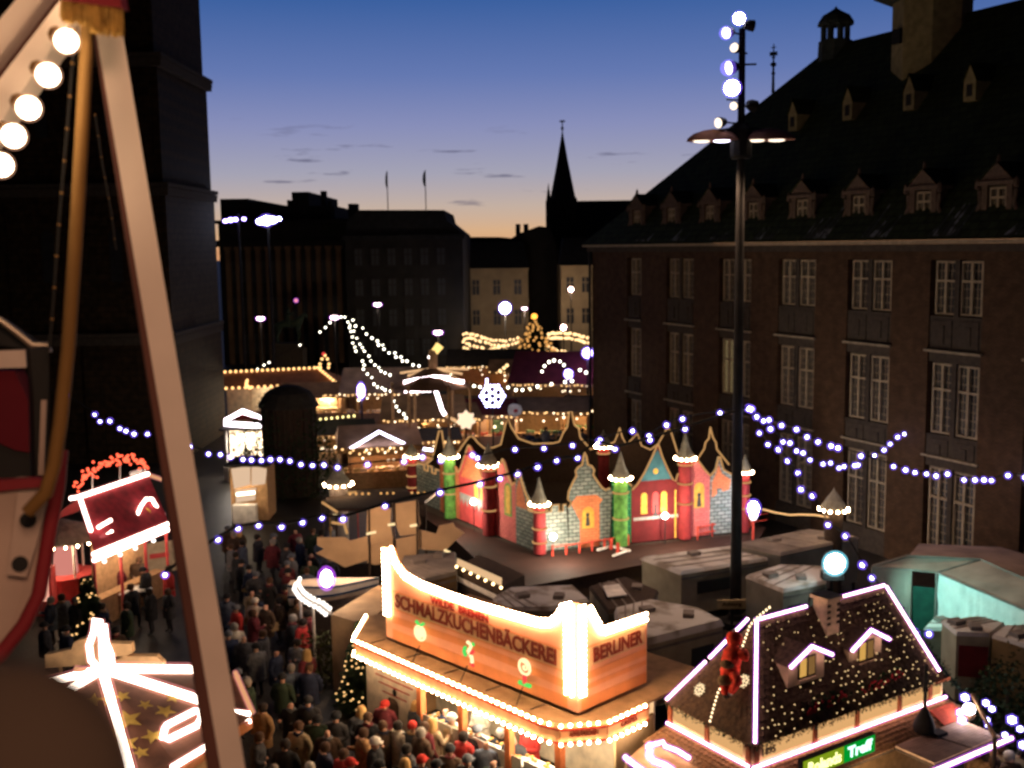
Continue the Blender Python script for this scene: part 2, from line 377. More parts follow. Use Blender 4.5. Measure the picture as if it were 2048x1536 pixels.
cu.lathe([(1.0, 25.85), (.98, 26.0), (.75, 26.35), (.3, 26.6), (.08, 26.75), (.0, 26.9)], cc, 10)
cu.build('roof_lantern', m_lead, th)
tb = MB(); tb.lathe([(1.85, 21.5), (1.85, 25.6)], (20.6, 7.4, 0), 8); tb.build('turret_drum', m_plas, th)
tb = MB(); tb.lathe([(2.0, 25.6), (2.75, 25.85), (2.75, 26.0), (2.1, 26.05)], (20.6, 7.4, 0), 8)
for k in range(16): tb.box(20.6 + 2.6 * cos(k * pi / 8), 7.4 + 2.6 * sin(k * pi / 8), 26.5, .07, .07, 1.0)
tb.tube([(20.6 + 2.6 * cos(k * pi / 8), 7.4 + 2.6 * sin(k * pi / 8), 27) for k in range(16)], .06, 5, True)
tb.lathe([(1.3, 26.05), (1.25, 29), (1.7, 29.2), (1.0, 30.4), (.2, 32), (.0, 33)], (20.6, 7.4, 0), 8)
tb.build('turret_gallery', m_lead, th)
MB().bx(20.0, 20.5, 5.4, 5.56, 23.5, 24.2).build('turret_hatch', m_black, th)
# weather vane on the hip
q = wl(th, onv(1546, 186, P0 + ND * 6.4, ND))
fi = MB(); fi.tube([q, q + Vector((0, 0, 2.75))], [.10, .03], 6)
for zz_, r_ in ((.5, .10), (1.1, .13), (1.6, .2), (2.0, .12)): fi.ico(q + Vector((0, 0, zz_)), (r_, r_, r_ * .8), 1)
fi.box(q.x, q.y, q.z + 2.2, .45, .03, .22, .6); fi.box(q.x, q.y, q.z + 2.55, .3, .03, .05, .6)
fi.build('weather_vane', m_black, th)
# ------------------------------------------------------------------ cathedral tower on the left
m_tow = brickmat('cathedral_stone', (.046, .027, .012), (.034, .020, .009), (.022, .016, .011), .9, .42, .03, bump=.7, var=.85)
TY = 72.
XR = aty(440, 600, TY + 12).x
ct = thing('cathedral_tower', 'massive dark stone church tower with string courses behind the gondola', 'tower', (XR - 12, TY, 0))
def zpx(py, Y=TY, px=400): return aty(px, py, Y).z
zA, zB, zC = zpx(112), zpx(372), zpx(672)
t = MB(); t.bx(XR - 26, XR, TY, TY + 12, 0, zC); t.bx(XR - 25.8, XR - .1, TY + .15, TY + 12, zC, zB); t.bx(XR - 25.5, XR - .28, TY + .35, TY + 12, zB, zA); t.bx(XR - 25.2, XR - .5, TY + .6, TY + 12, zA, 46)
t.build('tower_body', m_tow, ct, world=True)
t = MB()
for z_, o_ in ((zC, .18), (zB, .22), (zA, .18)):
    for k, (dz, oo) in enumerate(((-.55, .05), (-.3, .14), (0, .26))):
        t.bx(XR - 26.2, XR + o_ * .5 + oo * .5, TY - oo, TY + 12, z_ + dz, z_ + dz + .26)
t.build('string_course', m_stone, ct, world=True)
t = MB()
for lev, (z0, z1, yy, xr) in enumerate(((0, zC - .6, TY, XR), (zC + .3, zB - .6, TY + .15, XR - .1), (zB + .3, zA - .6, TY + .35, XR - .28), (zA + .3, 45.8, TY + .6, XR - .5))):
    for k in range(6): xx = xr - 1.0 - k * 4.4; t.bx(xx - .55, xx + .55, yy - .12, yy, z0, z1)
t.build('pilaster_strips', m_tow, ct, world=True)
for k in range(4):
    for z0, h in ((zB + 3.2, 2.6), (zC + 3.6, 3.0), (zA + 2.6, 4.5)):
        xx = XR - 3.5 - 4.4 * k; n = 7
        yy = TY + (.33 if z0 > zB else .13) if z0 < zA else TY + .58
        pts = [(xx - .4, yy, z0), (xx + .4, yy, z0), (xx + .4, yy, z0 + h)] + [(xx + .4 * cos(a * pi / n), yy, z0 + h + .4 * sin(a * pi / n)) for a in range(1, n)] + [(xx - .4, yy, z0 + h)]
        MB().prism(pts, (0, -.04, 0)).build('slit_window', m_black, ct, world=True)
# ------------------------------------------------------------------ far buildings
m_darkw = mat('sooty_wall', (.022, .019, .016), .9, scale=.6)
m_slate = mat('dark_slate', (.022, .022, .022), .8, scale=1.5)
m_cream = mat('cream_render', (.46, .35, .20), .85, scale=.7, var=.15)
m_pil = mat('sandstone_pillar', (.22, .13, .07), .85, scale=.5)
def block(name, label, cat, px0, px1, ytop, Y, depth, wall, group=None):
    a = aty(px0, ytop, Y); c = aty(px1, ytop, Y)
    t = thing(name, label, cat, ((a.x + c.x) / 2, Y, 0), 0, group)
    w = c.x - a.x; h = (a.z + c.z) / 2
    MB().bx(-w / 2, w / 2, 0, depth, 0, h).build('wall', wall, t); return t, w, h
def winrow(t, xs, zs, w, h, mf, mp, y=-.02):
    o = MB(); o.bx(-w / 2 - .12, w / 2 + .12, -.10, .02, -.16, -.002); o.bx(-w / 2 - .12, -w / 2, -.06, .02, 0, h); o.bx(w / 2, w / 2 + .12, -.06, .02, 0, h); o.bx(-w / 2 - .2, w / 2 + .2, -.12, .02, h, h + .2)
    o.bx(-.05, .05, -.03, .0, 0, h); o.bx(-w / 2, -.05, -.03, .0, h * .62, h * .62 + .09); o.bx(.05, w / 2, -.03, .0, h * .62, h * .62 + .09)
    a = o.build('window', mf, t); p = MB().bx(-w / 2, w / 2, -.004, .018, .001, h - .001).build('pane', mp, a); first = True
    for x in xs:
        for z in zs:
            if first: q = a; first = False
            else:
                q = a.copy(); COL.objects.link(q); k = p.copy(); COL.objects.link(k); k.parent = q
            q.location = (x, y, z)
# colonnade building
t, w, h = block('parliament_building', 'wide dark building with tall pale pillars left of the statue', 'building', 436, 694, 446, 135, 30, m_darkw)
pil = MB()
me = None
for k in range(12):
    x = -w / 2 + 1.1 + k * (w - 2.2) / 11
    o = MB().bx(-.28, .28, -.55, -.002, 0, h - 3.2).bx(-.4, .4, -.62, -.002, h - 3.2, h - 2.8).build('pillar', m_pil, t); o.location.x = x
MB().bx(-w / 2 - .2, w / 2 + .2, -.9, -.001, h - 2.8, h - 2.0).bx(-w / 2 - .3, w / 2 + .3, -1.1, 20, h + .002, h + .4).build('entablature', m_darkw, t)
winrow(t, [-w / 2 + 1.1 + (k + .5) * (w - 2.2) / 11 for k in range(11)], [1.2, 5.6, 10.], .8, 2.6, m_darkw, m_pane)
zt = lambda px, py, Y: aty(px, py, Y).z
def rel(px, py, Y): return aty(px, py, Y)
r = MB()
for x0, x1, yt in ((440, 496, 398), (496, 530, 404), (530, 583, 412), (583, 617, 384), (617, 668, 412)):
    a = rel(x0, yt, 137); c = rel(x1, yt, 137); r.bx(a.x, c.x, 137, 160, h + .42, a.z)
for x0, x1, yt in ((641, 650, 382), (656, 663, 402), (574, 579, 400)):
    a = rel(x0, yt, 136.4); c = rel(x1, yt, 136.4); r.bx(a.x, c.x, 136.3, 137.9, h + .42, a.z)
r.build('roof_blocks', m_slate, t, world=True)
# building with the two flags
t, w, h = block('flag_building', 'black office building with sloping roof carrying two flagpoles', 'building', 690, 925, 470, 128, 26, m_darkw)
a = rel(694, 440, 128); c = rel(886, 440, 129); pr = [rel(690, 470, 128.01), rel(928, 470, 128.01), rel(893, 440, 128.01), rel(888, 420, 128.01), rel(716, 420, 128.01), rel(694, 441, 128.01)]
pr[0].z = pr[1].z = h + .01
MB().prism(pr, (0, 22, 0)).build('roof', m_slate, t, world=True)
k = rel(707, 408, 130); MB().bx(k.x - .5, k.x + .5, 129, 131, h, k.z).build('chimney', m_slate, t, world=True)
MB().bx(-w / 2 - .3, w / 2 + .3, -.5, -.001, h - .5, h).build('cornice', m_slate, t)
winrow(t, [-w / 2 + 1.5 + k * 1.9 for k in range(int((w - 2) / 1.9))], [1.5, 5., 8.5, 12.], .9, 1.9, m_darkw, m_pane)
m_flag = mat('dark_flag_cloth', (.03, .035, .07), .8); m_flag2 = mat('grey_flag_cloth', (.22, .2, .22), .8)
for i, (px, ptop, pb, mm, lab) in enumerate(((776, 342, 420, m_flag2, 'slim pale flag hanging from the roof pole nearer the cathedral'), (852, 340, 420, m_flag, 'dark blue flag hanging from the roof pole nearer the spire'))):
    a = rel(px, pb, 132); c = rel(px - 1, ptop, 132)
    f = thing('flagpole', lab, 'flag', (a.x, 132, a.z - .6), 0, 'flags on the roof of the black building')
    MB().tube([(a.x, 132, a.z - .6), (a.x, 132, c.z)], .06, 6).build('pole', m_black, f, world=True)
    fl = MB(); n = 6; pts = []
    hh = 1.85
    for k in range(n + 1):
        zz2 = c.z - .15 - hh * k / n; wd = .06 + (.55 if i else .34) * (sin(pi * min(1, k / n * .9 + .12))) 
        pts.append([(a.x - wd * (.2 + .5 * k / n) - .05, 132 + .1 * sin(k), zz2), (a.x - wd * .5, 131.85, zz2 - .03), (a.x - .02, 132, zz2)])
    for p_, q_ in zip(pts, pts[1:]):
        fl.poly([p_[0], p_[1], q_[1], q_[0]]); fl.poly([p_[1], p_[2], q_[2], q_[1]])
    fl.build('flag', mm, f, world=True)
# cream town houses at the far end
for i, (x0, x1, yt, Y, cols, lab) in enumerate(((930, 1056, 536, 150, 3, 'cream gabled-window town house behind the bright floodlight'), (1122, 1184, 530, 146, 2, 'narrow cream town house beside the corner of the town hall'))):
    t, w, h = block('town_house', lab, 'house', x0, x1, yt, Y, 14, m_cream, 'cream town houses at the end of the square')
    xs = [-w / 2 + w * (k + .5) / cols + (.15 if i else 0) for k in range(cols)]
    zs = [h - 3.6, h - 7.7, h - 11.6]
    winrow(t, xs, [z for z in zs if z > .3], .95, 2.0, m_cream, m_pane)
    c_ = MB()
    for z in (h - .35, h - 4.6, h - 8.7): c_.bx(-w / 2 - .1, w / 2 + .1, -.22, -.002, z, z + .3)
    for x in xs:
        for z in zs[1:]: c_.prism([(x - .9, -.2, z + 2.25), (x + .9, -.2, z + 2.25), (x, -.2, z + 2.85)], (0, .19, 0))
    c_.build('string_course', m_cream, t)
    rr = MB(); rr.prism([(-w / 2 - .2, .2, h), (w / 2 + .2, .2, h), (w / 2 - .6, 5, h + 3.6), (-w / 2 + .6, 5, h + 3.6)], (0, 6, 0)); rr.build('roof', m_slate, t)
# dark gables between them
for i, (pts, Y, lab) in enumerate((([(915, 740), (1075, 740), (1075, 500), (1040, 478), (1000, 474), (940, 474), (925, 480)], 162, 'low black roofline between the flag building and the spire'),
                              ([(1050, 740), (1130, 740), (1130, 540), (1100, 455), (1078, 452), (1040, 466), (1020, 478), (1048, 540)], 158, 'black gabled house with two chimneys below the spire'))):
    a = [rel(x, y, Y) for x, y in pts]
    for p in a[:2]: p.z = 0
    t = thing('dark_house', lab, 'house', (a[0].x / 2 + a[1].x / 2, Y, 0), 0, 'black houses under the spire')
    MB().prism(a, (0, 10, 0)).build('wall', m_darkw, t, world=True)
    if i:
        for px in (1036, 1052): k = rel(px, 448, Y + 1); MB().bx(k.x - .35, k.x + .35, Y + 1, Y + 2, k.z - 3, k.z).build('chimney', m_slate, t, world=True)
    xs = [a[0].x + (a[1].x - a[0].x) * f for f in (.2, .5, .8)]
# spire church
Y = 175.
c0 = rel(1126, 400, Y)
t = thing('spire_church', 'black church with slender pointed spire and long steep nave roof', 'church', (c0.x, Y, 0))
wl_ = rel(1093, 400, Y); wr_ = rel(1152, 400, Y)
MB().bx(wl_.x, wr_.x, Y, Y + (wr_.x - wl_.x), 0, c0.z).build('tower', m_darkw, t, world=True)
ap = rel(1125, 262, Y + 2); hw = (wr_.x - rel(1102, 400, Y).x) / 2; cx_ = (rel(1102, 400, Y).x + wr_.x) / 2
sp_ = MB(); sp_.lathe([(hw * 1.06, c0.z), (hw * .45, c0.z + (ap.z - c0.z) * .56), (.05, ap.z)], (cx_, Y + hw, 0), 8); sp_.build('spire', m_slate, t, world=True)
fv = MB(); tp = rel(1124, 240, Y + 2); fv.tube([(cx_, Y + hw, ap.z - .3), (cx_, Y + hw, tp.z)], .09, 5); fv.ico((cx_, Y + hw, ap.z + .4), .28, 1); fv.box(cx_, Y + hw, tp.z - .2, .9, .06, .25); fv.build('weathercock', m_black, t, world=True)
for px in (1097, 1150): k = rel(px, 366 if px < 1100 else 392, Y); MB().lathe([(.4, c0.z - 1), (.35, c0.z + .2), (.02, k.z)], (k.x, Y + .5, 0), 6).build('pinnacle', m_slate, t, world=True)
na = [rel(1150, 400, Y + 3), rel(1285, 403, Y + 3)]
nv = MB(); z1 = na[0].z; z0 = z1 - 9; nv.prism([(na[0].x, Y, 0), (na[0].x, Y, z0), (na[0].x, Y + 7, z1), (na[0].x, Y + 14, z0), (na[0].x, Y + 14, 0)], (22, 0, 0)); nv.build('nave', m_slate, t, world=True)
# equestrian bronze on its plinth
m_bronze = mat('green_bronze', (.06, .085, .055), .55, .5, scale=3)
sx = rel(578, 700, 118); sz = 118.
st = thing('equestrian_statue', 'green bronze rider on horseback on a tall stone plinth', 'statue', (sx.x, 118, 0))
MB().bx(-1.7, 1.7, -1.2, 1.2, 0, 3.4).bx(-1.4, 1.4, -1., 1., 3.4, 4.0).build('plinth', m_stone, st)
def skin(name, verts, edges, radii, m, parent, sub=1, root=0, world=False):
    me = bpy.data.meshes.new(name); me.from_pydata(verts, edges, []); o = bpy.data.objects.new(name, me); COL.objects.link(o)
    md = o.modifiers.new('s', 'SKIN'); md.use_smooth_shade = True
    sd_ = me.skin_vertices[0].data
    for i, r in enumerate(radii):
        sd_[i].radius = (r, r) if isinstance(r, (int, float)) else r; sd_[i].use_root = (i == root)
    if sub: k = o.modifiers.new('u', 'SUBSURF'); k.levels = sub; k.render_levels = sub
    bpy.context.view_layer.update()
    m2 = bpy.data.meshes.new_from_object(o.evaluated_get(bpy.context.evaluated_depsgraph_get())); m2.name = name
    bpy.data.objects.remove(o); bpy.data.meshes.remove(me)
    m2.materials.clear()
    for k in (m if isinstance(m, (list, tuple)) else [m]): m2.materials.append(k)
    for p in m2.polygons: p.use_smooth = True
    o = bpy.data.objects.new(name, m2); COL.objects.link(o)
    if parent is not None: o.parent = parent; XF[o] = XF[parent]
    else: XF[o] = Matrix()
    return o
hv = [(0, 0, 2.0), (1.0, 0, 2.05), (-1.0, 0, 2.0), (1.45, 0, 2.6), (1.7, 0, 3.1), (2.1, 0, 2.75), (.95, .28, 1.3), (1.0, .28, .7), (.95, .28, 0), (.95, -.28, 1.4), (1.35, -.28, 1.0), (1.2, -.28, .5),
      (-1.05, .3, 1.3), (-1.25, .3, .7), (-1.1, .3, 0), (-1.0, -.3, 1.3), (-1.2, -.3, .7), (-1.05, -.3, 0), (-1.5, 0, 1.9), (-1.7, 0, 1.2)]
he = [(0, 1), (0, 2), (1, 3), (3, 4), (4, 5), (1, 6), (6, 7), (7, 8), (1, 9), (9, 10), (10, 11), (2, 12), (12, 13), (13, 14), (2, 15), (15, 16), (16, 17), (2, 18), (18, 19)]
hr = [.5, .48, .5, .32, .24, .13, .2, .1, .1, .2, .1, .08, .26, .12, .1, .26, .12, .1, .12, .1]
o = skin('horse', [(x, y, z + 4.0) for x, y, z in hv], he, hr, m_bronze, st)
rv = [(0, 0, 2.5), (0, 0, 3.0), (.05, 0, 3.45), (.08, 0, 3.6), (.1, 0, 3.85), (0, .32, 3.3), (.3, .5, 3.0), (.6, .25, 2.85), (0, -.32, 3.3), (.35, -.5, 3.1), (.9, -.45, 3.4), (.15, .42, 2.3), (.3, .52, 1.6), (.15, -.42, 2.3), (.3, -.52, 1.6)]
re_ = [(0, 1), (1, 2), (2, 3), (3, 4), (2, 5), (5, 6), (6, 7), (2, 8), (8, 9), (9, 10), (0, 11), (11, 12), (0, 13), (13, 14)]
skin('rider', [(x, y, z + 4.0) for x, y, z in rv], re_, [.3, .28, .3, .1, .18, .12, .1, .08, .12, .1, .08, .16, .1, .16, .1], m_bronze, st)
# ================================================================== MARKET
V = Vector
# ------------------------------------------------------------------ light mast
mb = aty(1471, 1215, 39); mx_ = mb.x
ms = thing('light_mast', 'tall dark mast carrying flood lamps and two dish reflectors in front of the town hall', 'light mast', (mx_, 39, 0))
MB().tube([(0, 0, 0), (0, 0, 9), (0, 0, 21.3)], [.215, .175, .11], 14).build('pole', m_black, ms, smooth=True)
MB().lathe([(.55, 0), (.55, .25), (.3, .3), (.28, .5)], (0, 0, 0), 12).build('base', m_black, ms)
MB().lathe([(.32, 16.9), (.38, 17.0), (.38, 17.9), (.26, 18.1)], (0, 0, 0), 10).build('lamp_collar', m_black, ms)
m_dish = mat('painted_reflector', (.28, .12, .08), .5)
m_lens = em('lamp_lens', (.80, .76, 1), 9); m_lensd = em('dim_lamp_lens', (1, .8, .6), 4)
def mp3(px, py, y=38.7): p = aty(px, py, y); return p - V((mx_, 39, 0))
dsh = mp3(1490, 272, 39)
for q, lab in ((-1, 'left'), (1, 'right')):
    f = MB(); ds = MB()
    prof = [(.95, 0), (.9, .1), (.7, .25), (.35, .36), (.05, .40)]
    f.lathe(prof, (q * .95, 0, dsh.z - .15), 18, 1.0, .7)
    o = f.build('dish_reflector', m_dish, ms, smooth=True)
    MB().beam((q * .1, 0, dsh.z + .3), (q * .9, 0, dsh.z + .2), .06, .06).build('dish_arm', m_black, o)
    for dx in (-.45, .25): MB().ico((q * .95 + dx, -.15, dsh.z - .17), (.30, .22, .06), 2).build('dish_lamp', m_lens if (q < 0 and dx > 0) else m_lensd, o)
def floodhead(px, py, r, lit, dirv, lens):
    c = mp3(px, py, 38.6); dv = V(dirv).normalized()
    f = MB(); f.tube([c - dv * .35, c - dv * .2, c - dv * .02], [r * .55, r * .9, r], 12)
    o = f.build('flood_head', m_black, ms, smooth=True)
    MB().tube([c - dv * .02, c], [r * .9, r * .9], 14).build('lens', lens, o)
    if lit and lens is not m_lensd: MB().ico(c, r * 1.2, 2).build('halo_shell', g_violet, o, smooth=True)  # emissive shell painting the violet glow round a lit lens
    MB().beam(c - dv * .25, (0, 0, c.z), .05, .05).build('bracket', m_black, o)
floodhead(1478, 37, .22, 1, (-.25, -1, -.15), m_flood)
floodhead(1452, 66, .20, 1, (-.9, -.7, -.3), m_lens)
floodhead(1468, 95, .17, 1, (-.7, -.8, .1), m_lensd)
floodhead(1457, 136, .24, 1, (-1, -.35, -.2), m_lens)
floodhead(1464, 176, .29, 1, (-.25, -1, -.25), m_flood)
floodhead(1467, 212, .15, 1, (-.5, -.8, -.2), m_lensd)
floodhead(1436, 246, .19, 1, (-.9, -.6, -.2), m_lensd)
floodhead(1512, 214, .22, 0, (.9, .2, -.3), m_black)
floodhead(1508, 52, .2, 0, (.9, .1, -.1), m_black)
MB().beam((-.1, 0, 18.9), (-.55, -.2, 18.9), .05, .05).beam((-.6, 0, 20.1), (.5, 0, 20.1), .06, .06).beam((-.2, -.2, 20.5), (.2, .2, 20.5), .06, .06).build('cross_arm', m_black, ms)
p = mp3(1466, 1212, 38.3)
sg = thing('mast_sign', 'small cream notice board fixed at the foot of the light mast', 'sign', (mx_, 38.6, 0))
MB().bx(p.x - .55, p.x + .5, -.22, -.16, p.z - .14, p.z + .2).build('board', mat('cream_sign', (.55, .44, .24), .6), sg)
MB().bx(p.x - .04, p.x + .04, -.158, -.1, 0, p.z + .2).build('post', m_black, sg)
text('Achtung', 'lettering', m_dark, sg, (p.x - .02, -.225, p.z + .04), pi / 2, 0, .13, width=.7)
for px, py, e_ in ((1478, 37, 25), (1464, 176, 35)):
    c = mp3(px, py, 38.3); point('mast_flood_light', c + V((mx_ - .1, 38.2, 0)), e_, (1, .80, .62), .25, 110, (-12, 30, 0))
for q in (-.95, .95): point('dish_light', V((mx_ + q, 38.9, dsh.z - .35)), 1300, (1, .62, .38), .25, 84, (mx_ + 1 + q * 2.5, 38.5, 0))
# ------------------------------------------------------------------ painted castle
CN = V((.99, 45.71, 1.0)); ER = V((9.73, 3.04, 0)).normalized(); EL = V((-6.1, 10.15, 0)).normalized()
NR = V((ER.y, -ER.x, 0)); NL = V((-EL.y, EL.x, 0)); NL = NL if NL.y < 0 else -NL; NR = NR if NR.y < 0 else -NR
cs = thing('castle_funhouse', 'painted board castle with pointed gables outlined in amber rope lights', 'funhouse', (CN.x, CN.y, 0))
cs_n = cs
def wp(wing, s, z, d=0.): e_, n_ = (ER, NR) if wing == 'R' else (EL, NL); q = CN + e_ * s + n_ * d; return V((q.x, q.y, z))
g_stone = {a: brickmat('painted_grey_stones_' + a, (.34, .37, .32), (.20, .25, .22), (.08, .09, .08), .34, .17, .022, axes=a + 'z', bump=.2, var=.4) for a in 'xy'}
o_brick = {a: brickmat('painted_orange_bricks_' + a, (.80, .27, .11), (.70, .21, .09), (.40, .14, .07), .30, .12, .012, axes=a + 'z', bump=.2, var=.3) for a in 'xy'}
p_brick = {a: brickmat('painted_pink_bricks_' + a, (.72, .20, .17), (.64, .16, .15), (.36, .09, .09), .30, .12, .012, axes=a + 'z', bump=.2, var=.3) for a in 'xy'}
d_red = {a: mat('painted_dark_red', (.13, .012, .014), .55, scale=2) for a in 'xy'}
r_red = {a: mat('painted_red', (.58, .07, .07), .5, scale=2) for a in 'xy'}
teal = mat('painted_teal', (.05, .16, .19), .55, scale=3); gcol = mat('painted_green', (.10, .28, .05), .5, scale=4, var=.5); gcol2 = brickmat('painted_green_bricks', (.03, .22, .11), (.05, .30, .10), (.01, .06, .04), .3, .13, .02, axes='xz', bump=.2)
ygold = mat('painted_gold', (.62, .38, .06), .5, scale=5); fig = mat('painted_figure_dark', (.06, .05, .05), .6); tred = mat('tower_red', (.24, .02, .022), .45, scale=4); tyel = mat('tower_ochre', (.42, .30, .05), .5, scale=4)
greyp = mat('painted_grey_icing', (.33, .34, .32), .6, scale=6)
def panel(wing, pts, m, label=None, rope=None, d=0., th=.07, name='wall_panel'):
    ax = 'x' if wing == 'R' else 'y'; n_ = NR if wing == 'R' else NL
    mm = m[ax] if isinstance(m, dict) else m
    o = MB().prism([wp(wing, s, z, d) for s, z in pts], -n_ * th).build(name, mm, cs, world=True, label=label)
    if rope: MB().tube([wp(wing, s, z, d + .04) for s, z in rope], .042, 5).build('rope_light', m_rope, o, world=True)
    return o
def decal(o, wing, pts, m, name, d=.004):
    n_ = NR if wing == 'R' else NL
    return MB().prism([wp(wing, s, z, d) for s, z in pts], -n_ * (d - .001)).build(name, m, o, world=True)
def archpts(s, z, w, h, n=6): return [(s - w / 2, z), (s + w / 2, z), (s + w / 2, z + h - w / 2)] + [(s + w / 2 * cos(k * pi / n), z + h - w / 2 + w / 2 * sin(k * pi / n)) for k in range(1, n)] + [(s - w / 2, z + h - w / 2)]
def manikin(o, wing, s, z, h, m):
    decal(o, wing, [(s - h * .16, z), (s + h * .16, z), (s + h * .1, z + h * .62), (s - h * .1, z + h * .62)], m, 'painted_figure', .010)
    decal(o, wing, [(s + h * .13 * cos(k * pi / 4), z + h * .76 + h * .15 * sin(k * pi / 4)) for k in range(8)], m, 'painted_head', .010)
# right wing
c1 = [(.25, 2.95), (.45, 2.95), (.45, 2.75), (.62, 2.75), (.62, 3.02), (.98, 3.02), (.98, 2.72), (1.15, 2.72), (1.15, 3.0), (1.32, 3.0)]
panel('R', [(.0, 1.0), (1.42, 1.0)] + c1[::-1], g_stone, 'grey painted stones with battlements', c1[1:])
bell = [(1.42, 2.85), (1.55, 3.05), (1.38, 3.2), (1.42, 3.55), (1.62, 3.95), (1.78, 4.2), (1.74, 4.42), (1.86, 4.58), (2.04, 4.66), (2.10, 5.0), (2.17, 5.2), (2.25, 5.0), (2.30, 4.66), (2.48, 4.58), (2.60, 4.4), (2.55, 4.18), (2.70, 3.95), (2.95, 3.6), (3.12, 3.48), (3.32, 3.55)]
o = panel('R', [(1.423, 1.0), (3.3, 1.0), (3.45, 3.4)] + bell[::-1], g_stone, 'bell shaped gable', bell)
decal(o, 'R', [(1.95, 1.02), (2.85, 1.02), (2.85, 2.9), (3.0, 3.05), (2.7, 3.3), (1.8, 3.3), (1.55, 3.0), (1.75, 2.6), (1.95, 2.2)], o_brick['x'], 'orange_brick_mural')
q = decal(o, 'R', archpts(2.32, 1.85, .55, .95), ygold, 'painted_window', .007); manikin(o, 'R', 2.3, 1.95, .65, fig)
o = panel('R', [(3.453, 1.0), (4.35, 1.0), (4.35, 3.55), (4.05, 3.9), (3.453, 3.9)], gcol2, 'green brick panel', [(4.0, 3.93), (4.36, 3.55)], d=-.02)
gab = [(4.36, 3.38), (4.62, 3.62), (4.95, 4.1), (5.3, 4.75), (5.56, 5.3), (5.62, 5.3), (5.8, 4.75), (6.05, 4.2), (6.3, 3.72), (6.45, 3.6), (6.55, 3.92), (6.72, 3.95)]
o = panel('R', [(4.353, 1.0), (6.7, 1.0), (6.7, 3.9)] + gab[:-1][::-1], d_red, 'dark red shopfront gable', gab)
decal(o, 'R', [(4.75, 3.72), (6.25, 3.72), (6.0, 4.2), (5.75, 4.75), (5.58, 5.1), (5.3, 4.65), (5.0, 4.12)], teal, 'teal_gable_mural')
decal(o, 'R', [(5.5 + .13 * cos(k * pi / 4), 4.12 + .13 * sin(k * pi / 4)) for k in range(8)], ygold, 'painted_sun', .008)
for s_, m_ in ((4.95, ygold), (5.5, r_red['x']), (5.9, ygold)): decal(o, 'R', archpts(s_, 2.25, .3, .95), m_, 'painted_window', .006)
manikin(o, 'R', 5.5, 2.1, .6, fig)
decal(o, 'R', [(4.45, 1.98), (6.6, 1.98), (6.6, 2.12), (4.45, 2.12)], greyp, 'painted_ledge')
for s_ in (6.42,): decal(o, 'R', [(s_, 1.02), (s_ + .08, 1.02), (s_ + .08, 3.2), (s_, 3.2)], ygold, 'painted_column', .006)
sl_ = [(7.15, 4.9), (7.5, 4.5), (7.9, 3.98), (8.15, 3.72)]
o = panel('R', [(6.95, 1.0), (8.15, 1.0)] + sl_[::-1] + [(6.95, 4.9)], p_brick, 'pink brick panel', sl_)
decal(o, 'R', archpts(7.62, 2.3, .5, 1.15), ygold, 'painted_window', .006); manikin(o, 'R', 7.62, 2.35, .7, fig)
g5 = [(8.16, 3.72), (8.4, 3.98), (8.55, 4.55), (8.62, 4.55), (8.8, 3.95), (9.0, 3.82), (9.3, 3.66), (9.42, 3.55), (9.42, 3.2)]
o = panel('R', [(8.153, 1.0), (9.45, 1.0), (9.45, 3.2)] + g5[:-1][::-1], g_stone, 'grey stone gable', g5)
decal(o, 'R', [(8.25, 2.7), (8.5, 2.85), (8.5, 3.1), (8.75, 3.1), (8.75, 2.95), (9.1, 3.0), (9.2, 3.45), (8.75, 3.75), (8.58, 4.2), (8.4, 3.7), (8.25, 3.4)], o_brick['x'], 'orange_brick_mural')
# left wing
cl_ = [(.2, 2.95), (.42, 2.95), (.42, 2.7), (.62, 2.7), (.66, 3.2), (.95, 3.55), (1.2, 4.0), (1.38, 4.35), (1.46, 4.35), (1.7, 3.9), (1.95, 3.58), (2.15, 3.62), (2.4, 4.1)]
o = panel('L', [(.0, 1.0), (1.75, 1.0), (1.75, 3.75)] + cl_[:-3][::-1], g_stone, 'grey stone panel with orange gable', cl_[1:10])
decal(o, 'L', [(.8, 2.7), (1.7, 2.7), (1.68, 3.45), (1.42, 3.95), (1.1, 3.4)], o_brick['y'], 'orange_brick_mural')
p5 = [(1.76, 3.75), (1.98, 3.56), (2.3, 3.95), (2.62, 4.5), (2.78, 4.62), (2.95, 4.4)]
o = panel('L', [(1.753, 1.0), (3.3, 1.0), (3.3, 4.3)] + p5[::-1], p_brick, 'pink painted panel', p5)
decal(o, 'L', archpts(2.4, 2.1, .62, 1.5), gcol, 'painted_window', .006); decal(o, 'L', archpts(2.4, 2.2, .4, 1.3), ygold, 'painted_window', .009)
g6 = [(4.3, 3.05), (4.75, 3.6), (5.35, 4.35), (5.75, 4.75), (5.9, 4.78), (6.3, 4.2), (6.75, 3.5), (6.95, 3.3)]
o = panel('L', [(3.303, 1.0), (7.0, 1.0), (6.95, 3.3)] + g6[:-1][::-1] + [(3.303, 3.05)], r_red, 'red painted shopfront', g6)
decal(o, 'L', [(4.5, 3.15), (6.75, 3.15), (6.3, 3.9), (5.85, 4.5), (5.3, 4.0)], o_brick['y'], 'orange_brick_mural')
for s_ in (4.7, 5.3, 5.9, 6.4): decal(o, 'L', archpts(s_, 2.35, .36, .75), ygold if s_ < 5.5 else r_red['y'], 'painted_window', .006)
zz_ = [(3.6, 2.35), (6.9, 2.35)]
for k in range(9): zz_ += [(6.9 - k * .367, 1.75), (6.9 - k * .367 - .18, 2.1)]
decal(o, 'L', zz_, greyp, 'painted_icing', .007)
c7 = [(7.0, 3.3), (7.3, 3.5), (8.5, 3.5), (8.72, 3.9), (8.95, 3.4)]
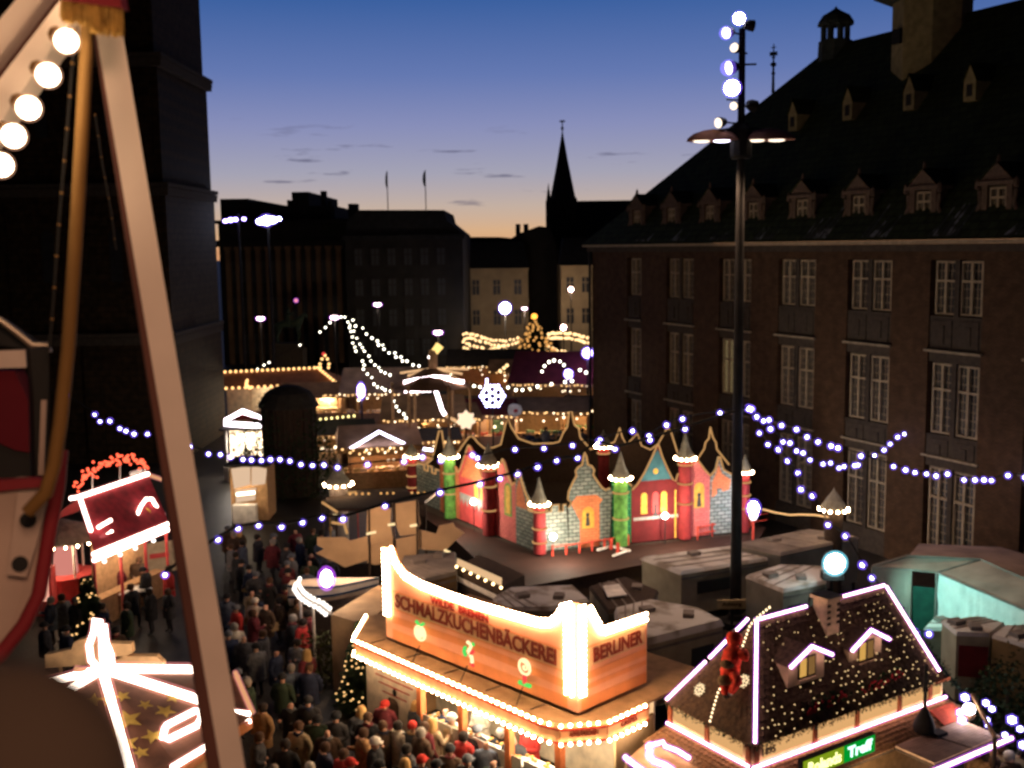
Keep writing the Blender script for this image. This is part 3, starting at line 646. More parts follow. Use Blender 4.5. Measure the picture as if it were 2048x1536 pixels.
panel('L', [(7.003, 1.0), (9.0, 1.0)] + c7[::-1], o_brick, 'orange brick panel', c7)
c8 = [(9.0, 3.05), (9.35, 3.05), (9.35, 2.8), (9.75, 2.8), (9.75, 3.1), (10.2, 3.1), (10.2, 2.8), (10.6, 2.8), (10.6, 3.05), (11.2, 3.05)]
panel('L', [(9.003, 1.0), (11.6, 1.0), (11.6, 2.9)] + c8[::-1], g_stone, 'grey stone panel at the far end', c8)
m_cone = mat('grey_cone_roof', (.23, .22, .17), .6, scale=5)
def ctower(p, zt, h, m, bands, r=.32, cone=1.05, z0=1.0, par=None, name='corner_tower', label=None):
    P_ = par or cs
    o = MB().lathe([(r, z0), (r, zt)], p, 14).build(name, m, P_, world=True, smooth=True, label=label)
    k = MB().lathe([(r * 1.45, zt + .06), (r * .75, zt + .45), (.05, zt + cone), (.01, zt + cone + .12)], p, 12).build('cone_roof', m_cone, o, world=True)
    b = MB(); R_ = r * 1.55
    for j in range(12): b.ico((p[0] + R_ * cos(j * pi / 6), p[1] + R_ * sin(j * pi / 6), zt), .07, 1)
    b.build('bulb_ring', m_bulb, o, world=True, kind='stuff')
    for z in bands:
        MB().tube([(p[0] + (r + .035) * cos(j * pi / 8), p[1] + (r + .035) * sin(j * pi / 8), z) for j in range(16)], .04, 5, True).build('rope_band', m_rope, o, world=True)
def wq(w, s, d=.1): q = wp(w, s, 0, d); return (q.x, q.y, 0)
ctower(wq('R', .05, .15), 3.15, 0, tred, (1.5, 2.1, 2.85), .27, label='dark red corner tower')
ctower(wq('R', 3.78, .15), 3.98, 0, gcol, (2.2, 3.35), .30, label='green tower on the right wing')
ctower(wq('R', 6.88, .1), 4.62, 0, tred, (2.6, 3.5, 4.35), .29, label='red tower on the right wing')
ctower(wq('R', 9.9, 0), 3.75, 0, tred, (2.1, 2.7, 3.3), .22, .7, label='thin red tower behind the mast')
ctower(wq('L', 3.75, .2), 4.2, 0, tred, (2.15, 3.25, 4.0), .31, .95, label='broad red tower on the left wing')
ctower(wq('L', 7.55, .2), 4.0, 0, gcol, (2.2, 3.2), .29, .9, label='green tower on the left wing')
ctower(wq('L', 11.9, .1), 3.3, 0, tred, (1.7, 2.3, 2.9), .25, .6, label='thin red tower at the far end')
# back of the ring of boards seen over the front
BK = [(-5.0, 56.2), (-1.8, 59.5), (4.5, 60.5), (9.2, 57.5), (10.72, 48.75)]
def backwall(pa, pb, prof, label):
    a, b_ = V((*pa, 0)), V((*pb, 0)); n_ = V((-(b_ - a).y, (b_ - a).x, 0)).normalized()
    P3 = [onv(px, py, a, n_) for px, py in prof]
    base = [V((P3[-1].x, P3[-1].y, .9)), V((P3[0].x, P3[0].y, .9))]
    o = MB().prism(P3 + base, n_ * .07).build('back_panel', m_dark, cs, world=True, label=label)
    MB().tube([p + V((0, 0, .03)) - n_ * .06 * (1 if n_.y > 0 else -1) for p in P3], .045, 5).build('rope_light', m_rope, o, world=True)
backwall((-5.5, 56.5), (-1.5, 59.6), [(845, 935), (862, 920), (869, 895), (877, 862), (882, 862), (888, 900), (892, 905), (896, 880), (901, 902), (915, 905), (925, 890), (937, 874), (944, 874), (956, 888), (968, 898), (985, 896)], 'plain back of the far left boards')
backwall((-1.5, 59.6), (4.8, 60.6), [(985, 896), (1001, 890), (1010, 852), (1016, 838), (1022, 855), (1037, 878), (1066, 888), (1105, 887), (1118, 884), (1126, 866), (1134, 855), (1138, 824), (1143, 824), (1148, 850), (1157, 858), (1160, 876), (1180, 898)], 'plain back of the rear boards')
backwall((4.8, 60.6), (9.4, 57.4), [(1180, 900), (1230, 885), (1237, 868), (1240, 856), (1246, 876), (1254, 890), (1276, 868), (1284, 892), (1302, 900), (1318, 888), (1336, 856), (1343, 864), (1356, 906)], 'plain back of the rear right boards')
backwall((9.4, 57.4), (10.75, 48.9), [(1356, 915), (1398, 918), (1411, 898), (1413, 886), (1420, 878), (1423, 856), (1428, 876), (1434, 886), (1436, 900), (1460, 930)], 'plain back of the right end boards')
q = aty(1207, 893, 58); ctower((q.x, 58, 0), q.z, 0, tred, (q.z - .35,), .3, .8, label='rear tower with lit ring')
MB().prism([(-6.2, 56.5, .93), (1.0, 45.6, .93), (10.9, 48.6, .93), (9.6, 57.6, .93), (4.6, 60.8, .93), (-2, 60, .93)], (0, 0, -.06)).build('inner_floor', m_dark, cs, world=True)
gl = MB().ico((0, 0, 0), 1, 2)
for w, s, z, lab in (('R', .55, 1.75, 0), ('R', 5.75, 2.2, 0), ('L', 4.75, 2.35, 0)):
    p = wp(w, s, z, .45); o = MB().ico(p, .14, 2).build('wall_lamp', em('castle_globe', (1, .93, .82), 75), cs, world=True, smooth=True)
    MB().beam(p + V((0, 0, -.12)), V((p.x, p.y, .95)), .04, .04, (1, 0, 0)).build('lamp_stem', m_black, o, world=True)
    point('castle_lamp', p + (NR if w == 'R' else NL) * 1.3 + V((0, 0, .3)), 250, (1, .82, .62), .2)
# walkway platform in front of the castle
m_deck = mat('wet_dark_planking', (.032, .013, .009), .45, spec=.2, scale=1.2, bump=.25)
pl = thing('castle_platform', 'dark wet wooden walkway platform under the painted castle', 'platform', (2, 45, 0))
pp = [atz(800, 1000, .92), atz(905, 1075, .92), atz(1005, 1168, .92), atz(1060, 1172, .92), atz(1290, 1128, .92), atz(1515, 1085, .92), V((11.6, 49.5, .92)), V((9.8, 58.6, .92)), V((-3, 61, .92))]
MB().prism(pp, (0, 0, -.08)).build('planking', m_deck, pl, world=True)
f = MB(); ctr = sum((p for p in pp), V()) / len(pp)
f.prism([V((p.x + (ctr.x - p.x) * .03, p.y + (ctr.y - p.y) * .03, 0)) for p in pp], (0, 0, .83)); f.build('skirt', m_dark, pl, world=True)
m_redp = mat('red_painted_rail', (.55, .06, .035), .45)
rl = thing('red_railing', 'low red railing with posts in front of the castle wall', 'railing', atz(1180, 1112, .92))
pts = [atz(x, y, .92) for x, y in ((1105, 1112), (1145, 1108), (1200, 1100), (1258, 1090))]
MB().tube([p + V((0, 0, .42)) for p in pts], .03, 6).build('handrail', m_redp, rl, world=True)
for p in along(pts, .62): MB().lathe([(.05, .92), (.05, 1.36), (.0, 1.42)], (p.x, p.y, 0), 8).build('post', m_redp, rl, world=True)
rl = thing('red_railing', 'long red railing between the castle and the mast', 'railing', atz(1440, 1072, .92))
pts = [atz(x, y, .92) for x, y in ((1395, 1080), (1440, 1070), (1500, 1055), (1535, 1050))]
for z in (.25, .55): MB().tube([p + V((0, 0, z)) for p in pts], .035, 6).build('handrail', m_redp, rl, world=True)
for p in along(pts, .9): MB().beam((p.x, p.y, .92), (p.x, p.y, 1.55), .06, .06, (1, 0, 0)).build('post', m_redp, rl, world=True)
q = pts[-2]; MB().beam(q + V((-.1, -.2, .05)), q + V((.35, .1, 1.0)), .08, .08).build('brace', m_redp, rl, world=True)
gt = thing('ticket_barrier', 'white and red folding barrier lying at the platform edge', 'barrier', atz(1235, 1105, .92))
for a, c, m_ in (((1195, 1100), (1222, 1092), m_white), ((1222, 1092), (1260, 1102), m_white), ((1226, 1112), (1258, 1100), m_white)):
    MB().beam(atz(*a, 1.0), atz(*c, 1.0), .10, .08).build('bar', m_, gt, world=True)
for px, py in ((1222, 1098), (1236, 1106)):
    k = atz(px, py, .92); MB().lathe([(.08, .92), (.08, 1.35), (0, 1.4)], (k.x, k.y, 0), 8).build('bollard', m_redp, gt, world=True)
# flood lamp at the castle's right end
fl = thing('globe_lamp_post', 'red lamp stand with very bright bluish lamp right of the mast', 'lamp', atz(1505, 1060, .92))
q = aty(1507, 1017, 47.2); f0 = V((q.x, q.y, .92))
MB().tube([f0, V((q.x, q.y, q.z - .2))], .05, 6).build('stand', m_redp, fl, world=True)
MB().ico(q, (.24, .24, .32), 2).build('lamp_globe', m_flood, fl, world=True, smooth=True); MB().ico(q, (.36, .36, .46), 2).build('halo_shell', g_violet, fl, world=True, smooth=True); MB().lathe([(.16, -.5), (.2, -.3), (.12, -.25)], q, 8).build('lamp_holder', m_white, fl, world=True)  # outer violet shell is painted glow round the lamp
point('globe_light', q + V((-.1, -.4, 0)), 90, (.85, .8, 1), .3)
# ------------------------------------------------------------------ bakery stall
BK0 = V((1.39, 24.92, 0)); BR = radians(-46.17); bx_ = V((cos(BR), sin(BR), 0)); by_ = V((-sin(BR), cos(BR), 0))
bk = thing('bakery_stall', 'orange lard-cake bakery stall with tall bulb-edged sign boards on its roof', 'stall', BK0, BR)
m_or = mat('orange_sign_paint', (.80, .27, .09), .45, scale=2, var=.12); m_cr = mat('cream_sign_paint', (.70, .40, .20), .5, scale=2, var=.12); m_lt = mat('brown_red_lettering', (.23, .028, .01), .5); m_rl = mat('red_lettering', (.36, .02, .01), .5)
m_panel = mat('salmon_board', (.88, .37, .21), .5, scale=2, var=.1); m_deckw = mat('tan_stall_roof', (.40, .23, .11), .6, scale=3)
def bl(px, py, y=0.): q = onv(px, py, BK0 + by_ * y, by_); return wl(bk, q)
def blx(px, py, x=0.): q = onv(px, py, BK0 + bx_ * x, bx_); return wl(bk, q)
topA = [bl(*q) for q in ((768, 1094), (786, 1096), (794, 1122), (812, 1146), (845, 1165), (900, 1186), (960, 1206), (1030, 1226), (1080, 1240), (1104, 1240), (1118, 1228), (1126, 1212), (1150, 1206))]
topA = [V((p.x, 0, p.z)) for p in topA]; topA[-1].x = 0; xl = topA[0].x
A = [V((xl, 0, 3.02)), V((0, 0, 3.02))] + topA[::-1]
MB().prism(A, (0, .08, 0)).build('sign_board', m_panel, bk)
topB = [blx(*q, 0.06) for q in ((1152, 1206), (1176, 1214), (1188, 1236), (1200, 1256), (1292, 1226))]
yb = topB[-1].y; topB = [V((.085, p.y, p.z)) for p in topB]; topB[0].y = .0
B = [V((.085, 0.0, 3.02)), V((.085, yb, 3.02))] + topB[::-1]
MB().prism(B, (-.08, 0, 0)).build('side_sign_board', m_panel, bk)
MB().bx(xl + .1, -.05, .08, 2.4, 2.96, 3.3).build('sign_plinth', m_black, bk)
def strip(x0, x1, z0, z1, m, nm, y=-.006, sag=0.):
    n = 10; P = [V((x0 + (x1 - x0) * k / n, y, z0 - sag * sin(pi * k / n))) for k in range(n + 1)] + [V((x0 + (x1 - x0) * (n - k) / n, y, z1 - sag * sin(pi * (n - k) / n))) for k in range(n + 1)]
    return MB().prism(P, (0, .005, 0)).build(nm, m, bk)
strip(xl + .3, -.25, 3.02, 3.32, m_or, 'painted_band', sag=.0); strip(xl + .3, -.3, 3.5, 3.70, m_or, 'painted_band', sag=-.08)
strip(xl + .32, -.42, 3.94, 4.41, m_cr, 'name_field'); strip(xl + .3, -.4, 4.42, 4.45, m_or, 'painted_line', -.007); strip(xl + .3, -.4, 3.90, 3.93, m_or, 'painted_line', -.007)
text('SCHMALZKUCHENBÄCKEREI', 'lettering', m_lt, bk, ((xl - .12) / 2, -.014, 4.175), pi / 2, 0, .40, width=-xl - 1.05)
text('WILDE  BREMEN', 'lettering', m_rl, bk, (xl * .565, -.012, 4.565), pi / 2, 0, .21, width=2.3)
def strip2(y0, y1, z0, z1, m, nm, x=.091): return MB().bx(x, x + .005, y0, y1, z0, z1).build(nm, m, bk)
strip2(.12, yb - .03, 3.02, 3.3, m_or, 'painted_band'); strip2(.12, yb - .03, 3.5, 3.62, m_or, 'painted_band'); strip2(.12, yb - .03, 3.74, 3.92, m_or, 'painted_band')
strip2(.36, yb - .08, 4.05, 4.5, m_cr, 'name_field'); strip2(.2, yb - .12, 4.52, 4.55, m_or, 'painted_line')
text('BERLINER', 'lettering', m_lt, bk, (.104, (yb + .32) / 2, 4.27), pi / 2, pi / 2, .36, width=yb - .72)
# bulbs round the boards
nb = 0
def bulbrow(pts, step, r=.05, me=me_bulb, par=bk, nm='bulb', off=(0, 0, 0), world=False):
    for p in along(pts, step): put(nm, me, par, p + V(off), r, world)
for dz, dy in ((.02, -.06), (-.11, -.07)): bulbrow(topA[1:], .15, .052, off=(0, dy, dz))
for xx in (xl + .03, xl + .19): bulbrow([V((xx, -.06, topA[0].z - .05)), V((xx, -.06, 3.62))], .125, .045)
for xx in (-.05, -.24): bulbrow([V((xx, -.06, topA[-1].z - .1)), V((xx, -.06, 3.42))], .12, .045)
for yy in (.05, .18): bulbrow([V((.15, yy, topB[0].z - .1)), V((.15, yy, 3.42))], .12, .045)
for dz in (.02, -.12): bulbrow(topB[1:], .14, .05, off=(.07, 0, dz))
# neon motifs on the board
def ring(px, py, r, m, nm, sq=1.): c = bl(px, py, -.16); return MB().tube([(c.x + r * cos(k * pi / 9), -.16, c.z + r * sq * sin(k * pi / 9)) for k in range(18)], .035, 6, True).build(nm, m, bk)
n_cr = em('cream_neon', (1, .74, .38), 3.2); n_gr = em('green_neon', (.15, 1, .18), 1.6); n_rd = em('red_neon', (1, .08, .07), 2.0)
ring(840, 1266, .22, n_cr, 'neon_apple', .9); c = bl(840, 1266, -.17)
MB().tube([(c.x - .10, -.17, c.z + .10), (c.x - .11, -.17, c.z - .10)], .05, 6).tube([(c.x, -.17, c.z + .14), (c.x, -.17, c.z - .13)], .05, 6).tube([(c.x + .11, -.17, c.z + .10), (c.x + .10, -.17, c.z - .08)], .05, 6).build('neon_apple_core', n_cr, bk)
for q in (-1, 1): MB().tube([(c.x + q * .03, -.17, c.z + .22), (c.x + q * .16, -.17, c.z + .30)], [.04, .05], 6).build('neon_leaf', n_gr, bk)
c = bl(938, 1304, -.17)
MB().tube([(c.x - .06, -.17, c.z + .26), (c.x + .1, -.17, c.z + .2), (c.x - .02, -.17, c.z + .02), (c.x + .1, -.17, c.z - .12), (c.x + .12, -.17, c.z - .26)], .05, 6).build('neon_figure', n_cr, bk)
MB().tube([(c.x - .14, -.17, c.z + .1), (c.x - .2, -.17, c.z - .04), (c.x - .12, -.17, c.z - .14)], .05, 6).tube([(c.x + .14, -.17, c.z + .28), (c.x + .2, -.17, c.z + .22)], .04, 6).build('neon_coat', n_gr, bk)
MB().tube([(c.x + .0, -.16, c.z - .08), (c.x + .16, -.16, c.z + .06)], .05, 6).tube([(c.x + .02, -.16, c.z - .3), (c.x + .16, -.16, c.z - .34)], .04, 6).build('neon_scarf', n_rd, bk)
ring(1049, 1334, .19, n_cr, 'neon_lollipop', 1.0); c = bl(1049, 1334, -.17)
MB().tube([(c.x + .018 * k * .6 * cos(k * .7), -.17, c.z + .018 * k * .6 * sin(k * .7)) for k in range(0, 13)], .026, 6).build('neon_swirl', n_cr, bk)
MB().tube([(c.x, -.17, c.z - .2), (c.x, -.17, c.z - .42)], .06, 6).build('neon_bow', n_rd, bk)
MB().tube([(c.x - .2, -.17, c.z - .44), (c.x + .2, -.17, c.z - .44)], .055, 6).build('neon_base', n_gr, bk)
for px, py in ((843, 1290), (938, 1330), (1049, 1372)): k = bl(px, py, -.1); MB().beam((k.x, -.16, k.z), (k.x + .25, -.62, 2.97), .02, .02).build('neon_strut', m_black, bk)
# roof deck, fascia with two rows of bulbs
dk = [wl(bk, atz(*q, 2.92)) for q in ((738, 1232), (712, 1278), (1085, 1440), (1120, 1449), (1213, 1441), (1295, 1404))]
dkp = dk + [V((dk[-1].x, 4.4, 2.92)), V((dk[0].x + .6, 4.4, 2.92))]
MB().prism(dkp, (0, 0, -.06)).build('roof_deck', m_deckw, bk)
for k in range(5): x = -7.4 + k * 1.6; MB().beam((x, -.5, 2.932), (x + .05, -.02, 2.932), .03, .02).build('roof_seam', m_dark, bk)
fs_ = MB(); m_fas = mat('red_cream_fascia', (.62, .30, .14), .5, scale=3)
for a, c in zip(dk, dk[1:]):
    n_ = V(((c - a).y, -(c - a).x, 0)).normalized(); fs_.prism([a + V((0, 0, -.03)), c + V((0, 0, -.03)), c + V((0, 0, -.45)), a + V((0, 0, -.45))], n_ * .05)
fs_.build('fascia', m_fas, bk)
ln = MB()
for a, c in zip(dk, dk[1:]):
    n_ = V(((c - a).y, -(c - a).x, 0)).normalized()
    for z in (-.10, -.42): ln.prism([a + n_ * .051 + V((0, 0, z)), c + n_ * .051 + V((0, 0, z)), c + n_ * .051 + V((0, 0, z - .05)), a + n_ * .051 + V((0, 0, z - .05))], n_ * .006)
ln.build('fascia_stripes', m_rl, bk)
for a, c in zip(dk, dk[1:]):
    n_ = V(((c - a).y, -(c - a).x, 0)).normalized() * .10; n_sp = max(1, round((c - a).length / .21)); s_ = (c - a).length / n_sp
    bulbrow([a + n_, c + n_ - (c - a).normalized() * s_ * .5], s_, .046); bulbrow([a + n_, c + n_ - (c - a).normalized() * s_ * .5], s_, .046, off=(0, 0, -.46))
a, c = dk[3], dk[4]; mid = (a + c) / 2; n_ = V(((c - a).y, -(c - a).x, 0)).normalized() * .062
text('APFELTASCHEN', 'lettering', m_lt, bk, mid + n_ + V((0, 0, -.24)), pi / 2, atan2((c - a).y, (c - a).x), .15, width=(c - a).length * .62)
a, c = dk[4], dk[5]; mid = (a + c) / 2; n_ = V(((c - a).y, -(c - a).x, 0)).normalized() * .062
text('CREPES', 'lettering', m_lt, bk, mid + n_ + V((0, 0, -.24)), pi / 2, atan2((c - a).y, (c - a).x), .14, width=(c - a).length * .4)
# walls, counter, interior
m_int = mat('bright_stall_interior', (.70, .58, .42), .6); m_glass = mat('display_glass', (.55, .5, .42), .1, spec=.6)
MB().bx(-7.9, -5.35, -.32, -.26, 0, 2.47).build('front_wall', m_int, bk)
MB().bx(-7.9, -7.84, -.255, 4.0, 0, 2.85).build('end_wall', m_deckw, bk)
MB().bx(-7.83, .6, 2.2, 2.26, 0, 2.85).build('back_wall', m_int, bk)
MB().bx(.55, .62, .75, 2.19, 0, 2.47).build('side_wall', mat('tan_side_board', (.50, .36, .20), .6, scale=2), bk)
MB().bx(-5.34, -.1, -.45, .25, 0, 1.0).build('counter', mat('counter_front', (.55, .38, .2), .5), bk)
MB().bx(-5.34, -.1, -.5, .25, 1.003, 1.06).build('counter_top', m_white, bk)
for k in range(4): MB().bx(-5.3 + k * 1.32, -4.05 + k * 1.32, -.44, -.42, 1.063, 1.5).build('display_glass', m_glass, bk)
MB().bx(-5.3, -.12, -.41, .1, 1.3, 1.33).build('display_shelf', m_white, bk)
m_past = mat('golden_pastry', (.55, .28, .08), .6, scale=9)
b = MB()
for k in range(160): b.ico((-5.2 + random.random() * 5.0, -.36 + random.random() * .4, random.choice((1.09, 1.36)) + .02), (.06, .06, .04), 1)
b.build('pastries', m_past, bk, kind='stuff')
for x in (-5.3, -3.6, -1.85, -.12): MB().bx(x - .09, x + .09, -.5, -.32, 0, 2.47).build('post', mat('orange_post', (.55, .16, .05), .5), bk)
for x in (-4.45, -2.7, -1.0):
    MB().beam((x - .7, -.3, 2.3), (x + .7, -.3, 2.3), .07, .05).build('lamp_tube', em('stall_tube', (1, .9, .72), 14), bk)
    point('stall_lamp', XF[bk] @ V((x, -.1, 2.2)), 85, (1, .86, .62), .3)
for k, (z, w_) in enumerate(((2.2, 1.5), (1.98, 1.7), (1.78, 1.4), (1.55, 1.1))): MB().bx(-6.6 - w_ / 2, -6.6 + w_ / 2, -.331, -.321, z - .018, z + .018).build('notice_line', m_rl, bk)
text('Schmalzkuchen', 'lettering', m_rl, bk, (-6.6, -.338, 2.2), pi / 2, 0, .12, width=1.4)
# small things on the bakery roof side: upturned bowl, cup on the chamfer counter
MB().bx(-.05, .5, -.2, .5, 0, 1.05).build('corner_counter', mat('counter_front', (.5, .4, .2), .5), bk)
ap_ = thing('mixing_bowl', 'white mixing bowl on the corner counter of the bakery', 'bowl', XF[bk] @ V((.28, .1, 1.05)))
MB().lathe([(.12, .0), (.22, .12), (.26, .24), (.24, .24), (.1, .03)], (0, 0, 0), 14).build('bowl', m_white, ap_)
point('corner_lamp', XF[bk] @ V((.25, .5, 2.2)), 25, (1, .8, .5), .2)
# ------------------------------------------------------------------ grill hut with the climbing figure
H0 = V((5.20, 23.09, 0)); HR = radians(32.88); hx = V((cos(HR), sin(HR), 0)); hy = V((-sin(HR), cos(HR), 0))
hu = thing('grill_hut', 'brown shingled hip-roofed hut outlined by pinkish neon tubes with dormers', 'hut', H0, HR)
def hl(px, py, y): return wl(hu, onv(px, py, H0 + hy * y, hy))
LX, DY, EZ, RZ = 6.68, 2.8, 3.0, 5.12
R1, R2 = V((1.42, 1.4, RZ)), V((6.05, 1.4, RZ)); EA, EB, EC, ED = V((-.06, -.06, EZ)), V((LX + .06, -.06, EZ)), V((-.06, DY + .06, EZ)), V((LX + .06, DY + .06, EZ))
m_shing = mat('brown_shingle', (.085, .05, .03), .75, scale=9, var=.45, bump=.3)
MB().add([EA, EB, ED, EC, R1, R2], [(0, 1, 5, 4), (0, 4, 3), (1, 2, 5), (2, 3, 4, 5), (0, 3, 2, 1)]).build('roof', m_dark, hu)
def shingles(a, b_, c, d, rows, w, name, m, par):  # a-b eave, d-c top
    s = MB(); n = (b_ - a).cross(d - a).normalized()
    for r in range(rows):
        f0, f1 = r / rows, min(1, (r + 1.25) / rows)
        p0, p1 = a + (d - a) * f0, b_ + (c - b_) * f0; q0, q1 = a + (d - a) * f1, b_ + (c - b_) * f1
        cnt = max(1, int((p1 - p0).length / w))
        for k in range(cnt):
            u0, u1 = (k + .04) / cnt, (k + .96) / cnt; j = random.uniform(-.006, .006)
            A_ = [p0 + (p1 - p0) * u0 + n * (.035 + j), p0 + (p1 - p0) * u1 + n * (.035 + j), q0 + (q1 - q0) * u1 + n * .006, q0 + (q1 - q0) * u0 + n * .006]
            mid_ = (A_[0] + A_[1]) / 2 - (q0 - p0).normalized() * .03
            s.add(A_ + [mid_, A_[0] - n * .03, A_[1] - n * .03, mid_ - n * .03], [(0, 4, 1, 2, 3), (0, 5, 7, 4), (4, 7, 6, 1)])
    return s.build(name, m, par, kind='stuff')
shingles(EA, EB, R2, R1, 17, .17, 'shingles', m_shing, hu); shingles(EC, EA, R1, R1, 17, .17, 'shingles', m_shing, hu)
# neon tubes on ridge, hips, eave line
def neon(pts, r=.030, m=m_neon, par=hu, nm='neon_tube'): o = MB().tube(pts, r, 8).build(nm, m, par, smooth=True); MB().tube(pts, r * 2.1, 8).build('halo_sleeve', g_pink, o if par is hu or par.parent is None else par, smooth=True); return o  # outer emissive sleeve stands for the violet glow along the tube
neon([R1 + V((0, -.04, .06)), V((3.15, 1.36, RZ + .06))]); neon([V((4.1, 1.36, RZ + .06)), R2 + V((0, -.04, .06))])
neon([EA + V((.02, -.05, .10)), R1 + V((0, -.08, .04))]); neon([EB + V((-.25, .02, .22)), R2 + V((.05, -.06, .03))])
neon([EC + V((-.05, -.1, .10)), EC + (R1 - EC) * .48 + V((-.05, .0, .08))]); neon([EC + (R1 - EC) * .52 + V((-.05, 0, .08)), R1 + V((-.1, .1, .08))])
for a, c in (((-.1, 2.75), (-.1, .02)),): neon([V((a[0], a[1], 2.52)), V((c[0], c[1], 2.52))])
xs_ = [-.08, 2.2, 3.45, 3.6, 3.75, LX + .02]
for a, c in ((-.08, 2.1), (2.16, 3.42), (3.47, 3.6), (3.66, LX + .02)): neon([V((a, -.1, 2.52)), V((c, -.1, 2.52))])
# lit wall band
m_band = em('lit_cream_band', (1, .54, .21), 1.5)
m_wb = mat('hut_band_board', (.72, .50, .26), .6)
hb = MB(); hb.bx(0, LX, 0, .05, 2.5, EZ - .001); hb.bx(0, .05, .051, DY, 2.5, EZ - .001); hb.build('wall_band', m_wb, hu)
for x0, x1 in ((.32, 1.9), (2.05, 3.35), (3.5, 4.9), (5.05, 6.1), (6.2, 6.6)): MB().bx(x0, x1, -.012, -.002, 2.6, 2.93).build('lit_panel', m_band, hu)
for y0, y1 in ((.3, 1.35), (1.5, 2.6)): MB().bx(-.012, -.002, y0, y1, 2.6, 2.93).build('lit_panel', m_band, hu)
for x in (.1, 1.97, 3.42, 4.97, 6.15): MB().bx(x - .06, x + .06, -.06, -.014, 2.48, 2.96).build('beam_post', mat('reddish_beam', (.28, .08, .03), .6), hu)
for y in (.1, 1.42, 2.7): MB().bx(-.06, -.014, y - .06, y + .06, 2.48, 2.96).build('beam_post', mat('reddish_beam', (.28, .08, .03), .6), hu)
text('1895', 'lettering', m_dark, hu, (.48, -.02, 2.74), pi / 2, 0, .17)
MB().bx(.06, LX, .06, DY, 0, 2.49).build('walls', m_wood, hu)
MB().bx(LX - .4, LX + .15, -.12, -.07, EZ - .06, EZ + .02).build('eave_board', mat('reddish_beam', (.28, .08, .03), .6), hu)
def garland(pts, name, par, dens=60, r=.07, m=None, world=False):
    g_ = MB()
    for p in along(pts, 1. / dens):
        for k in range(2):
            q = p + V((random.gauss(0, r * .5), random.gauss(0, r * .5), random.gauss(0, r * .5))); d = V((random.gauss(0, 1), random.gauss(0, 1), random.gauss(0, 1))).normalized() * r; u = d.cross(V((.3, .5, .8))).normalized() * r * .3
            g_.add([q - u, q + u, q + d], [(0, 1, 2)])
    return g_.build(name, m or m_fir, par, kind='stuff', world=world)
m_fir = mat('fir_needles', (.030, .055, .024), .8, scale=6, var=.5)
garland([V((0, -.10, 2.97)), V((LX, -.10, 2.97))], 'fir_garland', hu); garland([V((-.10, 0, 2.97)), V((-.10, DY, 2.97))], 'fir_garland', hu)
m_poin = mat('red_flower', (.35, .02, .03), .6)
for a, c in (((1.75, .14), (3.2, .14)), ((3.6, .22), (5.2, .22))):
    p0, p1 = V((a[0], a[1], EZ + .32)), V((c[0], c[1], EZ + .42)); garland([p0, p1], 'fir_garland', hu, 60, .13)
    g_ = MB()
    for k in range(26): f_ = random.random(); q = p0 + (p1 - p0) * f_ + V((0, -.1 - random.random() * .05, random.uniform(-.12, .12))); g_.ico(q, (.05, .03, .04), 1)
    g_.build('red_flowers', m_poin, hu, kind='stuff')
# net of little lights on the front slope
g_ = MB(); n_ = (EB - EA).cross(R1 - EA).normalized()
if n_.y > 0: n_ = -n_
for r_ in range(15):
    for k in range(36):
        f_ = (r_ + .5 + random.uniform(-.3, .3)) / 15.5; u = (k + random.uniform(0, .9)) / 36
        if random.random() > (.62 - .38 * f_): continue
        p = (EA + (R1 - EA) * f_) * (1 - u) + (EB + (R2 - EB) * f_) * u
        if u < .03 or u > .97: continue
        g_.ico(p + n_ * .07, .019 if f_ < .6 else .015, 1)
g_.build('light_net', m_net, hu, kind='stuff')
# dormers of the hut
m_dwall = mat('dormer_cream_board', (.68, .48, .30), .6); m_win = em('warm_window', (1, .55, .13), 1.3); m_win2 = em('dim_warm_window', (1, .52, .16), .42)
for i, (xc, yf) in enumerate(((2.62, .42), (4.68, .52))):
    DP = (((1581, 1334), (1626, 1292), (1665, 1312)), ((1704, 1302), (1742, 1260), (1779, 1280)))[i]; ql, qa, qr = (hl(*v, yf - .16) for v in DP); xc = (ql.x + qr.x) / 2; zc = (ql.z + qr.z) / 2 - .1
    f = MB(); wh, zb, zs = (qr.x - ql.x) / 2 - .1, zc - .46, zc + .13; zt_ = qa.z - .08
    f.prism([V((xc - wh, yf, zb)), V((xc + wh, yf, zb)), V((xc + wh, yf, zs)), V((xc, yf, zt_)), V((xc - wh, yf, zs))], (0, .9, 0))
    o = f.build('dormer', m_dwall, hu)
    MB().add([V((xc - wh - .1, yf - .12, zs - .05)), V((xc, yf - .12, zt_ + .06)), V((xc + wh + .1, yf - .12, zs - .05)), V((xc - wh - .1, yf + 1.1, zs - .05)), V((xc, yf + 1.1, zt_ + .06)), V((xc + wh + .1, yf + 1.1, zs - .05))], [(0, 1, 4, 3), (1, 2, 5, 4)]).build('dormer_roof', m_shing, o)
    neon([V((xc - wh - .1, yf - .16, zs - .02)), V((xc, yf - .16, zt_ + .08)), V((xc + wh + .1, yf - .16, zs - .02))], .034, par=o)
    MB().bx(xc - .29, xc + .29, yf - .03, yf - .002, zb + .14, zs + .06).build('window_frame', m_dark, o)
    MB().bx(xc - .25, xc - .03, yf - .036, yf - .031, zb + .18, zs + .02).build('window_pane', m_win, o); MB().bx(xc + .04, xc + .25, yf - .036, yf - .031, zb + .18, zs + .02).build('window_pane', m_win2, o)
    MB().bx(xc - .3, xc + .3, yf - .08, yf - .002, zb + .07, zb + .12).build('window_sill', m_dwall, o)
